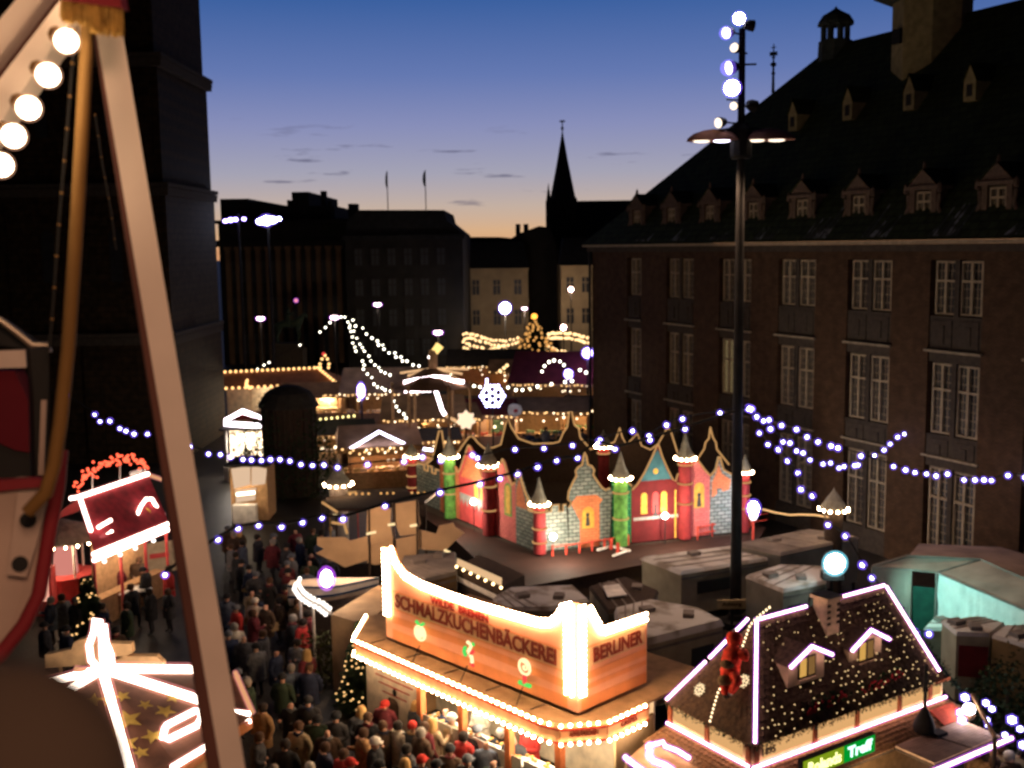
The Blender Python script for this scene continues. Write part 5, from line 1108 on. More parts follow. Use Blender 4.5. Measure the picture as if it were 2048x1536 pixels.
# ------------------------------------------------------------------ generic wooden stalls further back
m_rbrown = mat('brown_stall_roof', (.34, .19, .10), .7, scale=1.2, var=.3); m_rred = mat('maroon_awning', (.16, .025, .03), .7, scale=1.5); m_rdark = mat('black_stall_roof', (.04, .035, .03), .7); m_rpink = mat('pinkish_canvas', (.52, .33, .21), .7, scale=1.2)
TUBE = em('far_stall_tube', (1, .82, .55), 12); GOODS = [mat('goods_%d' % i, c, .6) for i, c in enumerate(((.5, .1, .06), (.55, .42, .2), (.15, .25, .12), (.6, .5, .42), (.4, .2, .07)))]
ME_EAVE = shared('eave_bulb', em('eave_bulb', (1, .60, .24), 5), 1); ME_EAVE2 = shared('eave_bulb_white', em('eave_bulb_white', (1, .78, .5), 8), 1)
def stall(px, py, w, d, eave, ridge, rz, roofm, label, lit=0., col=(1, .7, .4), wallm=None, Yz=None, gab=False, group='wooden market stalls'):
    o = atz(px, py, 0); t = thing('market_stall', label, 'stall', o, rz, group); wm = wallm or m_wood
    r = MB()
    if gab: r.add([(-w / 2 - .2, -.25, eave), (0, -.25, ridge), (w / 2 + .2, -.25, eave), (-w / 2 - .2, d + .2, eave), (0, d + .2, ridge), (w / 2 + .2, d + .2, eave)], [(0, 1, 4, 3), (1, 2, 5, 4)])
    else: r.add([(-w / 2 - .2, -.5, eave), (w / 2 + .2, -.5, eave), (w / 2 + .05, d * .5, ridge), (-w / 2 - .05, d * .5, ridge), (-w / 2 - .2, d + .3, eave), (w / 2 + .2, d + .3, eave)], [(0, 1, 2, 3), (3, 2, 5, 4), (1, 5, 2), (0, 3, 4)])
    r.build('roof', roofm, t)
    MB().bx(-w / 2, w / 2, d - .06, d, 0, eave).build('back_wall', wm, t)
    for q in (-1, 1): MB().bx(q * w / 2 - .03, q * w / 2 + .03, .7, d - .061, 0, eave).build('side_wall', wm, t); MB().bx(q * w / 2 - .06, q * w / 2 + .06, -.06, .06, 0, eave).build('post', wm, t)
    MB().bx(-w / 2 + .07, w / 2 - .07, -.12, .5, 0, 1.0).build('counter', wm, t)
    MB().bx(-w / 2 - .2, w / 2 + .2, -.54, -.50, eave - .28, eave + .02).build('valance', wm, t)
    b = MB()
    for k in range(int(w * 5)): b.box(random.uniform(-w / 2 + .25, w / 2 - .25), random.uniform(.0, .4), 1.1, .2, .2, .2)
    b.build('goods', random.choice(GOODS), t, kind='stuff')
    lit *= 1.5
    if lit:
        n_b = int(w * 3.2)
        for k in range(n_b):
            if random.random() < .85: put('bulb', random.choice((ME_EAVE, ME_EAVE, ME_EAVE2)), t, (-w / 2 - .15 + (w + .3) * (k + random.uniform(.2, .8)) / n_b, -.58, eave - .02 - .10 * sin(pi * ((k * 5 / n_b) % 1))), .07)
        for k in range(int(w)): put('bulb', ME_EAVE2, t, (random.uniform(-w / 2 + .3, w / 2 - .3), random.uniform(-.1, .4), eave - random.uniform(.3, .9)), random.uniform(.06, .12))
    if lit: MB().bx(-w / 2 + .3, w / 2 - .3, .2, .26, eave - .12, eave - .06).build('lamp_tube', TUBE, t); point('stall_light', XF[t] @ V((0, .1, eave - .35)), lit, col, .3)
    return t
def eavebulbs(t, pts, step, r, me, nm='bulb'):
    for p in along(pts, step): put(nm, me, t, p, r)
stall(762, 975, 4.6, 3.5, 2.5, 3.5, .18, m_rpink, 'pinkish brown canvas-roofed stall under the low end of the far light chain', 30)
stall(850, 912, 5.5, 4, 2.6, 3.9, .1, m_rbrown, 'broad brown plank-roofed stall under the pyramid of light spokes', 30)
stall(640, 850, 6, 3, 2.5, 3.3, .1, m_rbrown, 'distant brown stall left of the blue lamp', 25)
stall(760, 850, 6, 4, 2.6, 4.4, .0, m_rpink, 'distant stall with tall pinkish tent roof behind the blue lamp', 25)
stall(905, 905, 3.8, 3, 2.4, 3.2, .2, m_rbrown, 'small orange-lit stall below the glowing star', 30)
t = stall(760, 975, 3.4, 3, 2.3, 3.3, .25, m_rdark, 'small stall with white neon gable and red awning', 45, (1, .5, .3), gab=True)
eav = [V((-1.9, -.3, 2.36)), V((0, -.3, 3.38)), V((1.6, -.3, 2.5))]; MB().tube(eav, .09, 6).build('neon_tube', em('violet_white_tube', (.8, .74, 1), 14), t); MB().tube([V((1.9, -.1, 2.3)), V((3.6, .1, 1.95))], .09, 6).build('neon_tube', em('violet_white_tube', (.8, .74, 1), 14), t)
stall(840, 950, 5, 3.0, 2.2, 2.7, .1, m_rdark, 'stall with broad black roof behind the left end of the castle', 20)
stall(688, 935, 4, 3, 2.2, 2.9, .15, m_rdark, 'dim stall with row of yellow bulbs on its ridge left of the neon gable', 25)
t = bpy.data.objects['market_stall.007']
eavebulbs(t, [V((-1.4, .6, 3.1)), V((.9, .6, 3.25))], .36, .09, shared('yellow_bulb', em('yellow_bulb', (1, .82, .3), 6), 1))
stall(965, 900, 4.4, 3, 2.5, 3.4, -.1, m_rred, 'stall with cream board gable below the blue snowflake', 40, wallm=m_rpink)
stall(1075, 895, 7, 4, 2.6, 3.3, -.15, m_rpink, 'long stall with tan canvas front edge and hanging lamps', 70)
stall(1130, 835, 9, 5, 2.8, 5.2, -.2, m_rred, 'large maroon tent-roofed stall against the town hall corner', 40)
stall(1165, 885, 3.2, 3, 2.5, 3.2, -.3, m_rbrown, 'narrow warm-lit stall in the town hall passage', 50)
stall(980, 790, 8, 4, 2.8, 4.2, 0, m_rdark, 'far stall row with red-lit fascia below the cream house', 40, (1, .4, .25))
stall(1035, 800, 5, 3, 2.7, 3.6, 0, m_rbrown, 'far stall with orange sign board left of the big fir', 40, (1, .5, .2))
# boards and hangings seen between them
hb_ = thing('picture_board', 'tall cream board wall with a green picture beside the stalls', 'sign board', atz(968, 890, 0))
a = aty(938, 806, atz(968, 890, 0).y - .4); MB().bx(-1.0, 1.5, -.5, -.4, 0, a.z).build('board', m_rpink, hb_); MB().bx(.7, 1.4, -.512, -.502, 1.2, 2.8).build('picture', mat('green_poster', (.12, .22, .12), .6, scale=4, var=.6), hb_); MB().ico((1.05, -.515, 2.2), (.22, .01, .3), 2).build('poster_face', ygold, hb_)
bn = thing('hanging_banner', 'round white pictured banner hanging under the tan canvas edge', 'banner', aty(1030, 820, 74))
MB().lathe([(.0, -.5), (.42, -.3), (.5, 0), (.42, .32), (.0, .45)], (0, 0, 0), 12, 1, .1).build('cloth', m_white, bn); MB().tube([(0, 0, .4), (0, 0, 1.3)], .02, 4).build('cord', m_cable, bn); MB().ico((.05, -.06, -.05), (.18, .01, .14), 1).build('printed_emblem', r_red['x'], bn)
# long stall with lights along ridge and eave
Yl = 86.; e0, e1 = atz(440, 779, 3.0), atz(674, 768, 3.0); r0, r1 = atz(440, 746, 4.2), atz(636, 737, 4.2)
ls = thing('long_stall', 'long gingerbread stall with roof framed in amber bulbs beside the cathedral tower', 'stall', (e0.x / 2 + e1.x / 2, e1.y, 0))
MB().add([e0, e1, r1, r0, V((e1.x, r1.y + 4, 3)), V((e0.x, r0.y + 4, 3))], [(0, 1, 2, 3), (3, 2, 4, 5), (1, 4, 2)]).build('roof', mat('reddish_long_roof', (.26, .11, .06), .7, scale=1.5), ls, world=True)
me_a = shared('amber_round', em('amber_round', (1, .56, .20), 5.), 1)
for l, s_ in (([r0, r1], .42), ([r1, e1], .3), ([e0, e1], .5)):
    for p in along(l, s_): put('bulb', me_a, ls, p + V((0, -.1, .08)), .13, True)
s3 = [atz(x, y, 3.6) for x, y in ((520, 748), (497, 756), (494, 768), (502, 776))]
for p in along(s3, .45): put('bulb', me_a, ls, p + V((0, -.3, 0)), .12, True)
for x, y in ((640, 728), (644, 718), (650, 711), (655, 718), (658, 728), (641, 735), (657, 735)): put('bulb', me_a, ls, aty(x, y, r1.y), .13, True)
MB().ico(aty(647, 708, r1.y), .16, 1).build('red_top_bulb', n_rd, ls, world=True)
MB().prism([V((e0.x, e0.y + 2, 0)), V((e1.x, e1.y + 2, 0)), V((e1.x, e1.y + 2, 3)), V((e0.x, e0.y + 2, 3))], (0, .1, 0)).build('back_wall', m_int, ls, world=True)
b = MB()
for k in range(90): b.box(random.uniform(e0.x + .3, e1.x - .5), e1.y + random.uniform(1.2, 1.9), random.uniform(.4, 2.7), random.uniform(.2, .6), .2, random.uniform(.15, .45))
b.build('wares', mat('mixed_wares', (.8, .62, .45), .6, scale=1.2, var=.8), ls, world=True, kind='stuff')
for k in range(5):
    x = e0.x + (e1.x - e0.x) * (k + .5) / 5; MB().bx(x - .6, x + .6, e1.y + .9, e1.y + 1.0, 2.75, 2.85).build('lamp_tube', TUBE, ls, world=True); point('stall_light', (x, e1.y + .6, 2.0), 800, (1, .8, .55), .4)
for k in range(6): x = e0.x + (e1.x - e0.x) * k / 5; MB().bx(x - .07, x + .07, e1.y, e1.y + .14, 0, 2.95).build('post', m_wood, ls, world=True)
MB().bx(e0.x, e1.x, e1.y + .2, e1.y + .9, 0, 1).build('counter', m_wood, ls, world=True)
# white pediment stall and cream lit stall below it
pd = atz(492, 965, 0); ps = thing('pediment_stall', 'dazzling white-lit stall with glowing pediment in the gap beside the tower', 'stall', pd)
def pz(px, py): q = aty(px, py, pd.y); return V((q.x - pd.x, 0, q.z))
tp_ = em('dazzling_tube', (1, .86, .96), 16)
MB().prism([pz(448, 838), pz(484, 818), pz(532, 836), pz(532, 842), pz(484, 828), pz(448, 846)], (0, .12, 0)).build('pediment_tube', tp_, ps); MB().prism([pz(448, 843), pz(532, 848), pz(532, 858), pz(448, 852)], (0, .12, 0)).build('fascia_tube', tp_, ps)
MB().prism([pz(450, 840), pz(484, 822), pz(530, 840)], (0, .05, 0)).build('pediment', r_red['x'], ps)
for k in range(3): a = pz(452 + k * 38, 900); MB().bx(a.x - .06, a.x + .06, 0, .1, 0, pz(450, 860).z).build('post', m_white, ps)
a, c = pz(446, 930), pz(534, 860); MB().bx(a.x, c.x, 1.8, 1.9, 0, c.z).build('back_wall', m_int, ps); MB().bx(a.x, c.x, .1, .7, 0, 1.).build('counter', m_white, ps)
MB().bx(a.x - .1, c.x + .1, -.2, 2.2, c.z + .02, c.z + .12).build('roof', m_rdark, ps)
b = MB()
for k in range(50): b.ico((random.uniform(a.x + .2, c.x - .2), random.uniform(1.2, 1.7), random.uniform(1.2, 2.9)), random.uniform(.12, .3), 1)
b.build('hanging_goods', mat('pale_sweets', (.7, .55, .42), .5, scale=3, var=.6), ps, kind='stuff')
for dx in (-1, .3, 1.3): point('stall_light', pd + V((dx, .6, 2.4)), 170, (1, .86, .72), .3)
cd_ = atz(492, 1042, 0); cb = thing('creamy_lit_booth', 'small booth with translucent cream-lit walls below the pediment stall', 'booth', cd_)
def pz2(px, py): q = aty(px, py, cd_.y); return V((q.x - cd_.x, 0, q.z))
m_lw = em('cream_lit_sheet', (1, .68, .44), 1.5)
for l in ([(462, 938), (500, 932), (500, 970), (468, 978)], [(503, 932), (533, 938), (530, 968), (503, 972)], [(470, 981), (512, 976), (510, 1000), (472, 1006)]): MB().prism([pz2(*q) for q in l], (0, .08, 0)).build('lit_sheet', m_lw, cb)
MB().tube([pz2(474, 988) + V((0, -.1, 0)), pz2(510, 984) + V((0, -.1, 0))], .09, 6).build('lamp_tube', TUBE, cb)
a, c = pz2(462, 1020), pz2(532, 932); MB().bx(a.x, c.x, .1, 2.0, 0, c.z - .1).build('body', m_wood, cb); MB().bx(a.x - .2, c.x + .2, -.2, 2.2, c.z, c.z + .1).build('roof', m_rdark, cb); MB().bx(a.x + .2, c.x - .5, -.5, -.1, 0, .95).build('counter', m_white, cb)
point('booth_light', cd_ + V((0, -.8, 1.8)), 40, (1, .75, .5), .3)
# dark round kiosk in front
dk0 = atz(584, 985, 0); kk = thing('round_kiosk', 'dark domed kiosk standing black against the bright stalls', 'kiosk', dk0)
rk = (aty(642, 800, dk0.y).x - aty(528, 800, dk0.y).x) / 2; zk = aty(584, 812, dk0.y).z; zt_ = aty(584, 772, dk0.y).z
MB().lathe([(rk * .92, 0), (rk * .92, zk)], (0, 0, 0), 14).build('wall', m_dark, kk)
MB().lathe([(rk * 1.08, zk), (rk * 1.05, zk + .15), (rk * .8, zk + (zt_ - zk) * .7), (rk * .4, zt_), (.1, zt_ + .1)], (0, 0, 0), 14).build('dome_roof', m_rdark, kk)
for k in range(9): a = pi + k * pi / 8; MB().box(rk * .93 * cos(a), rk * .93 * sin(a), zk * .5, .12, .12, zk, a).build('wall_batten', m_dark, kk)
# pyramid with light spokes (distant)
py_ = atz(866, 948, 0); pyt = thing('lantern_pyramid', 'distant wooden pyramid with a wheel of light spokes and glowing candle on top', 'pyramid', py_)
def pq(px, py, dy=0.): q = aty(px, py, py_.y + dy); return V((q.x - py_.x, dy, q.z))
hubp = pq(866, 737); rs = em('spoke_rope', (1, .58, .28), 1.8)
for px, py in ((800, 746), (815, 752), (838, 744), (925, 748), (938, 738), (915, 758), (890, 742)): MB().tube([hubp, pq(px, py)], .075, 6).build('light_spoke', rs, pyt)
MB().tube([hubp, pq(866, 700)], .28, 8).build('candle', m_wood, pyt); MB().tube([pq(862, 718), pq(866, 706)], .22, 8).build('candle_body', em('candle_white', (1, .85, .8), 9), pyt)
MB().tube([pq(866, 708), pq(880, 690)], [.22, .26], 8).build('flame', em('candle_flame', (1, .68, .22), 3.), pyt)
MB().lathe([(2.5, hubp.z - 1.1), (.4, hubp.z)], (0, 0, 0), 12).build('roof', m_rbrown, pyt)
for l in ([(870, 768), (808, 765), (810, 782), (862, 780)], [(808, 765), (830, 760), (868, 754), (900, 756)], [(860, 756), (928, 764)], [(866, 764), (884, 820), (890, 830)]): MB().tube([pq(*q, -1.0) for q in l], .13, 6).build('neon_frame', em('pyramid_tube', (1, .80, .84), 14), pyt)
MB().tube([pq(890, 830, -1), pq(918, 846, -1)], .10, 6).build('light_spoke', rs, pyt)
for k in range(6): a = k * pi / 3; MB().tube([(2.4 * cos(a), 2.4 * sin(a), 0), (2.4 * cos(a), 2.4 * sin(a), hubp.z - .8)], .09, 6).build('post', m_wood, pyt)
MB().lathe([(2.6, 0), (2.6, 1.1)], (0, 0, 0), 12).build('bar', m_wood, pyt)
# glowing stars
def star(c, r, n, m, name, label, grp=None, fat=.55):
    t = thing(name, label, 'star', c, 0, grp); b = MB(); P = []
    for k in range(2 * n): a = k * pi / n + pi / 2; rr = r if k % 2 == 0 else r * fat; P.append(V((rr * cos(a), -.08, rr * sin(a))))
    b.prism(P, (0, .16, 0)); b.build('star_body', m, t); MB().tube([(0, 0, 0), (0, .0, -c[2])], .05, 6).build('pole', m_black, t); return t
star(aty(932, 840, 66), .62, 7, em('cream_star', (1, .74, .5), 2.6), 'glowing_star', 'cream glowing plump star at the foot of the neon line', fat=.72)
bs = thing('snowflake_light', 'brilliant blue-white snowflake of bulbs above the stalls', 'snowflake', aty(985, 792, 70))
me_bw = globe('blue_white_bulb', em('blue_white_bulb', (.72, .74, 1), 24), g_violet, 1.6, 1)
for k in range(6):
    for r_ in (.25, .5, .75):
        put('bulb', me_bw, bs, (r_ * cos(k * pi / 3), 0, r_ * sin(k * pi / 3)), .10)
    for q in (-.35, .35): put('bulb', me_bw, bs, (.66 * cos(k * pi / 3 + q), 0, .66 * sin(k * pi / 3 + q)), .09)
for k in range(5): put('bulb', me_bw, bs, (-.35, 0, .5 + k * .14), .08)
MB().tube([(0, .1, .8), (0, .1, -bs.location.z)], .05, 6).build('pole', m_black, bs)
# street lamps and coloured flood lamps on posts
m_lamp = em('street_lamp_glass', (1, .74, .66), 16); m_blue = em('violet_lamp_glass', (.42, .32, 1), 30); m_bluew = em('blue_flood_glass', (.70, .74, 1), 90)
def lamp(px, py, Y, label, r=.35, m=m_lamp, flat=.55, grp='street lamps over the square', col=(1, .75, .6), e=28):
    q = aty(px, py, Y); t = thing('street_lamp', label, 'street lamp', (q.x, q.y, 0), 0, grp)
    MB().tube([(0, .1, 0), (0, .1, q.z + .1)], [.09, .05], 8).build('pole', m_black, t)
    o_ = MB().ico((0, 0, q.z), (r, r * .6, r * flat), 2).build('lamp_glass', m, t, smooth=True)
    MB().ico((0, 0, q.z), (r * 1.35, r * .9, r * flat * 1.35), 2).build('halo_shell', g_violet if m in (m_blue, m_bluew) else g_pink, o_, smooth=True)  # larger emissive shell builds the lamp's lens glow as a shape
    if flat < .9: MB().lathe([(r * 1.05, 0), (r * .8, .12), (.05, .2)], (0, 0.02, q.z + r * flat * .8), 10, 1, .65).build('lamp_cap', m_black, t)
    if e: point('lamp_light', q + V((0, -.3, -.4)), e, col, .3)
lamp(521, 637, 105, 'pinkish street lamp in front of the pale pillars', .40)
lamp(755, 609, 112, 'pinkish street lamp high before the black building', .40)
lamp(876, 665, 100, 'pinkish street lamp above the candle pyramid', .42)
lamp(669, 635, 92, 'pinkish street lamp at the top of the far light chains', .36)
lamp(1049, 617, 138, 'pinkish street lamp between cream house and fir', .36, e=330)
lamp(1142, 579, 139, 'small white lamp high on the narrow cream house side', .3, m_bulb, 1, e=170)
lamp(1127, 655, 115, 'small white lamp low before the narrow cream house', .28, m_bulb, 1, e=0)
lamp(1010, 616, 122, 'brilliant blue-white floodlight before the cream house', .62, m_bluew, 1., 'coloured floodlights', (1, .8, .6), 1500)
lamp(1175, 706, 88, 'violet floodlight at the corner of the town hall', .42, m_blue, 1., 'coloured floodlights', (.5, .4, 1), 60)
lamp(1137, 748, 84, 'violet floodlight over the maroon tent', .34, m_blue, 1., 'coloured floodlights', (.5, .4, 1), 60)
lamp(722, 782, 80, 'tall violet-white lamp left of the pinkish tents', .28, m_blue, 2.0, 'coloured floodlights', (.5, .4, 1), 60)
lamp(592, 601, 120, 'tiny orange lamp against the dark pillars', .2, em('orange_lamp', (1, .32, .06), 2), 1, e=0)
def fmast(px, lamps, label, Y=92):
    b0 = aty(px, 440, Y); t = thing('flood_mast', label, 'flood mast', (b0.x, Y, 0), 0, 'far flood masts')
    MB().tube([(0, .15, 0), (0, .15, b0.z + .5)], [.16, .09], 8).build('pole', m_black, t)
    xs = [aty(x, y, Y) - V((b0.x, Y, 0)) for x, y, r in lamps]; MB().beam(xs[0] + V((-.2, .1, 0)), xs[-1] + V((.2, .1, 0)), .08, .08).build('cross_arm', m_black, t)
    for p, (x, y, r) in zip(xs, lamps):
        o = MB().ico(p, (r, .12, r * .75), 2).build('lamp_glass', m_blue if px < 500 else m_bluew, t, smooth=True); MB().ico(p, (r * 1.4, .2, r * 1.15), 2).build('halo_shell', g_violet, o, smooth=True); MB().box(p.x, p.y + .2, p.z, r * 1.6, .2, r * 1.3).build('lamp_housing', m_black, o)  # violet shell wider than each lamp imitates its lens glow
fmast(476, [(451, 442, .2), (461, 440, .24), (471, 439, .2), (488, 438, .18)], 'far mast with row of four small violet lamps beside the cathedral tower')
fmast(535, [(520, 443, .3), (533, 441, .5), (546, 440, .34), (558, 438, .2)], 'far mast with glaring violet-white lamps above the pillars')
point('far_flood', aty(533, 450, 90), 12, (.8, .76, 1), .5)
# ------------------------------------------------------------------ fir trees with lights
def fir(label, base, h, r, bulbs, me_l, br, seed, dens=1., topm=None):
    random.seed(seed); t = thing('fir_tree', label, 'fir tree', base)
    MB().tube([(0, 0, 0), (0, 0, h * .95)], [h * .022, .02], 7).build('trunk', mat('fir_bark', (.06, .04, .025), .9), t)
    s = MB(); nt_ = int(16 * dens) + 6; lights = []
    for i in range(nt_):
        f = i / (nt_ - 1); z = h * (.08 + .9 * f); rr = r * (1 - f) ** .85 * random.uniform(.85, 1.1) + .05; nb_ = max(5, int(15 * (1 - f) * dens) + 5)
        for k in range(nb_):
            a = 2 * pi * (k + random.random() * .7) / nb_; L_ = rr * random.uniform(.7, 1.1); d = V((cos(a), sin(a), random.uniform(-.35, -.1))); tip = V((0, 0, z)) + d * L_; side = V((-sin(a), cos(a), 0))
            m_ = 7
            for j in range(m_):
                u = (j + .6) / m_; p = V((0, 0, z)) + d * L_ * u; w = h * .028 * (1.3 - u) + .03
                for q in (-1, 1):
                    e_ = p + side * q * w * 2.2 + d * w * 1.6 + V((0, 0, random.uniform(-.5, .3) * w)); s.add([p, p + d * w * .9 + V((0, 0, w * .35)), e_], [(0, 1, 2)]); s.add([p + V((0, 0, -w * .3)), e_ + V((0, 0, -w * .7)), p + d * w], [(0, 1, 2)])
            lights.append(tip + V((0, 0, .02)))
    s.build('crown', m_fir, t, kind='stuff')
    random.shuffle(lights)
    for p in lights[:bulbs]: put('bulb', me_l, t, p, br)
    if topm: MB().ico((0, 0, h + .1), br * 2.2, 2).build('top_light', topm, t)
    return t
me_tree = shared('tree_bulb', em('tree_bulb', (1, .56, .20), 3.6), 1); me_tree2 = shared('far_tree_bulb', em('far_tree_bulb', (1, .46, .12), 2.0), 1)
tb_ = atz(728, 1420, 0)
fir('fir with amber bulbs squeezed beside the left end of the bakery', V((tb_.x, tb_.y, 0)), aty(716, 1240, tb_.y).z, .95, 70, me_tree, .034, 11)
q = atz(1070, 765, 0); fir('tall lit Christmas fir before the cream houses', V((q.x, q.y, 0)), aty(1072, 635, q.y).z, 4.0, 240, me_tree2, .15, 12, 1.3, em('orange_top', (1, .36, .05), 6))
q = atz(182, 1290, 0); fir('small fir with amber bulbs beside the red stall', V((q.x, q.y, 0)), aty(185, 1150, q.y).z, .85, 60, me_tree, .045, 13)
q = atz(958, 885, 0); fir('slim dark unlit fir beside the cream picture board', V((q.x, q.y, 0)), aty(960, 845, q.y).z, .5, 0, me_tree, .04, 14, .7)
random.seed(21)
def bush(label, px, py, r, h, m, n=700):
    q = atz(px, py, 0); t = thing('shrub', label, 'shrub', q); s = MB()
    for k in range(n):
        a = random.random() * 2 * pi; rr = r * sqrt(random.random()); z = h * random.random() * (1 - (rr / r) ** 2 * .6); p = V((rr * cos(a), rr * sin(a), z)); d = V((random.gauss(0, 1), random.gauss(0, 1), random.gauss(.3, 1))).normalized() * .16; u = d.cross(V((.3, .6, .7))).normalized() * .06
        s.add([p - u, p + u, p + d], [(0, 1, 2)])
    s.build('crown', m, t, kind='stuff'); MB().tube([(0, 0, 0), (0, 0, h * .7)], .05, 6).build('trunk', m_dark, t); return t
bush('tall dark leafy bush left of the domed kiosk', 546, 992, 1.7, 6.2, m_fir, 3200); bush('tall dark leafy bush right of the domed kiosk', 622, 990, 1.5, 5.4, m_fir, 2600)
m_leafy = mat('yellow_green_leaf', (.06, .07, .025), .7, scale=5, var=.5)
bush('bushy evergreen with pale tips left of the bakery gable', 640, 1355, 1.0, 1.7, m_leafy)
t = bush('dark shrub hung with white lamps at the right end of the hut', 2010, 1510, 1.5, 2.6, m_fir, 1300)
t2 = bush('dark shrub behind the white lamps at the right edge', 2050, 1440, 1.5, 2.4, m_leafy, 900)
pc = thing('lamp_cluster', 'leaning post with a bunch of white lamps right of the hut', 'lamp', atz(1975, 1500, 0))
a, c = atz(1945, 1390, 2.6), atz(1990, 1475, 2.4); MB().tube([a, c], .06, 6).build('leaning_post', m_wood, pc, world=True); MB().tube([V((c.x, c.y, 0)), c], .05, 6).build('stand', m_dark, pc, world=True)
for px, py, r in ((1930, 1395, .12), (1938, 1418, .19), (1920, 1425, .10), (1924, 1440, .11), (1972, 1406, .10), (1984, 1418, .09), (1974, 1440, .08), (1976, 1450, .08), (2024, 1440, .13), (2040, 1458, .09), (2046, 1490, .11), (2010, 1470, .08)):
    put('bulb', me_bw if r < .15 else shared('large_lamp', em('large_lamp', (.9, .82, 1), 26), 2), pc, atz(px, py, 2.4), r * .8, True)
point('cluster_light', atz(1945, 1425, 2.4), 30, (1, .8, .7), .2)
# ------------------------------------------------------------------ red ride on the left
N1, N2 = atz(188, 1108, 3.0), atz(338, 1047, 3.0); nd = (N2 - N1); nd.z = 0; nx = nd.normalized(); nyv = V((-nx.y, nx.x, 0)); nyv = nyv if nyv.y > 0 else -nyv
rd = thing('red_stall', 'red-roofed stall with white neon edges and an arch of red bulbs on its ridge', 'stall', (N1.x, N1.y, 0))
K1, K2 = onv(158, 997, N1 + nyv * 1.6, nyv), onv(297, 950, N1 + nyv * 1.6, nyv)
m_rr = mat('red_stall_roof', (.30, .02, .03), .55, scale=3, var=.4)
MB().add([N1 + V((0, 0, .05)), N2 + V((0, 0, .05)), K2, K1, K2 + nyv * 2 + V((0, 0, -1.2)), K1 + nyv * 2 + V((0, 0, -1.2))], [(0, 1, 2, 3), (3, 2, 4, 5)]).build('roof', m_rr, rd, world=True)
def wneon(pts, r=.06, m=m_neonw, par=rd): o = MB().tube(pts, r * 1.25, 7).build('neon_tube', m, par, world=True, smooth=True); MB().tube(pts, r * 2.1, 7).build('halo_sleeve', g_rose, o, world=True, smooth=True); return o  # wider rose sleeve is emission painting glow along the tube
wneon([K1 + V((-.35, 0, 0)), K1 + V((0, 0, .05))]); wneon([K1 + V((0, -.05, .06)), K2 + V((0, -.05, .06))], .07); wneon([K2, K2 + nx * .35 - nyv * .4 + V((0, 0, -.25))], .05, m_rope)
wneon([K1 + V((.1, -.1, -.05)), onv(182, 1062, N1 + nyv * .45, nyv)], .06)
for dz in (0., -.22): wneon([N1 + V((0, -.05, dz)), N2 + V((0, -.05, dz))], .07)
wneon([N1 + V((0, -.05, -.11)), N2 + V((0, -.05, -.11))], .04, m_rope)
arc = [onv(x, y, N1 + nyv * .6, nyv) for x, y in ((257, 1062), (270, 1040), (282, 1012), (292, 998), (304, 998), (312, 1012), (318, 1025), (328, 1030))]; wneon(arc, .055)
for l in (((196, 1055), (222, 1040)), ((197, 1078), (224, 1063))): wneon([onv(*q, N1 + nyv * .4, nyv) for q in l], .055)
q = onv(290, 1025, N1 + nyv * .7, nyv); MB().ico(q, (.25, .05, .2), 2).build('gold_emblem', ygold, rd, world=True)
me_red = shared('red_bulb', em('red_bulb', (1, .11, .05), 5), 1)
ra = [onv(x, y, N1 + nyv * 1.6, nyv) for x, y in ((153, 980), (165, 958), (185, 942), (210, 930), (240, 920), (268, 917), (288, 926), (294, 940))]
for p in along(ra, .105):
    for k in range(2): put('red_bulb', me_red, rd, p + V((random.gauss(0, .05), random.gauss(0, .05), random.gauss(0, .12))), .062, True)
for x, y, yb_ in ((185, 945, 985), (240, 922, 968), (290, 930, 952)): MB().tube([onv(x, y, N1 + nyv * 1.62, nyv), onv(x, yb_, N1 + nyv * 1.62, nyv)], .03, 5).build('arch_strut', m_white, rd, world=True)
q = onv(272, 944, N1 + nyv * 1.65, nyv); o = MB().box(q.x, q.y, q.z, .75, .05, .16, atan2(nx.y, nx.x)).build('name_plate', m_white, rd, world=True)
N0 = N1 + nd * .3
MB().prism([V((N0.x, N0.y, 0)) + nyv * 1.2, V((N2.x, N2.y, 0)) + nyv * 1.2, N2 + nyv * 1.2 + V((0, 0, -.1)), N0 + nyv * 1.2 + V((0, 0, -.1))], nyv * .08).build('back_wall', m_wood, rd, world=True)
MB().prism([V((N1.x, N1.y, 0)) + nyv * .3, V((N2.x, N2.y, 0)) + nyv * .3, V((N2.x, N2.y, 1.05)) + nyv * .3, V((N1.x, N1.y, 1.05)) + nyv * .3], nyv * .5).build('counter', m_wood, rd, world=True)
for f in (.02, .35, .68, .98): p = N1 + nd * f + nyv * .1; MB().tube([V((p.x, p.y, 0)), p + V((0, 0, -.1))], .06, 6).build('post', r_red['x'], rd, world=True)
for f in (.1, .3, .5, .75): put('bulb', me_big, rd, N1 + nd * f + V((0, .15, -.45)), .09, True)
for f in (.25, .7): point('red_stall_light', N1 + nd * f + nyv * .4 + V((0, 0, -.7)), 26, (1, .72, .45), .3)
q = atz(270, 1225, 0); tb2 = thing('white_table', 'pale tabletop between the people before the red stall', 'table', q)
MB().box(0, 0, .92, 1.3, .75, .06, .5).build('tabletop', m_white, tb2)
for a, c in ((-.45, -.2), (.45, .2), (-.3, .25), (.3, -.25)): MB().bx(a - .03, a + .03, c - .03, c + .03, 0, .89).build('leg', m_dark, tb2)
q = atz(320, 1160, 0); sbd = thing('leaning_sign', 'cream sign board with red lettering leaning beside the red stall', 'sign', q)
MB().box(0, 0, 1.0, 1.6, .06, 1.3, .5, -.25).build('board', mat('cream_leaning_board', (.5, .42, .28), .6, scale=3), sbd); MB().box(.05, -.06, 1.1, .8, .03, .2, .5, -.25).build('painted_word', r_red['x'], sbd)
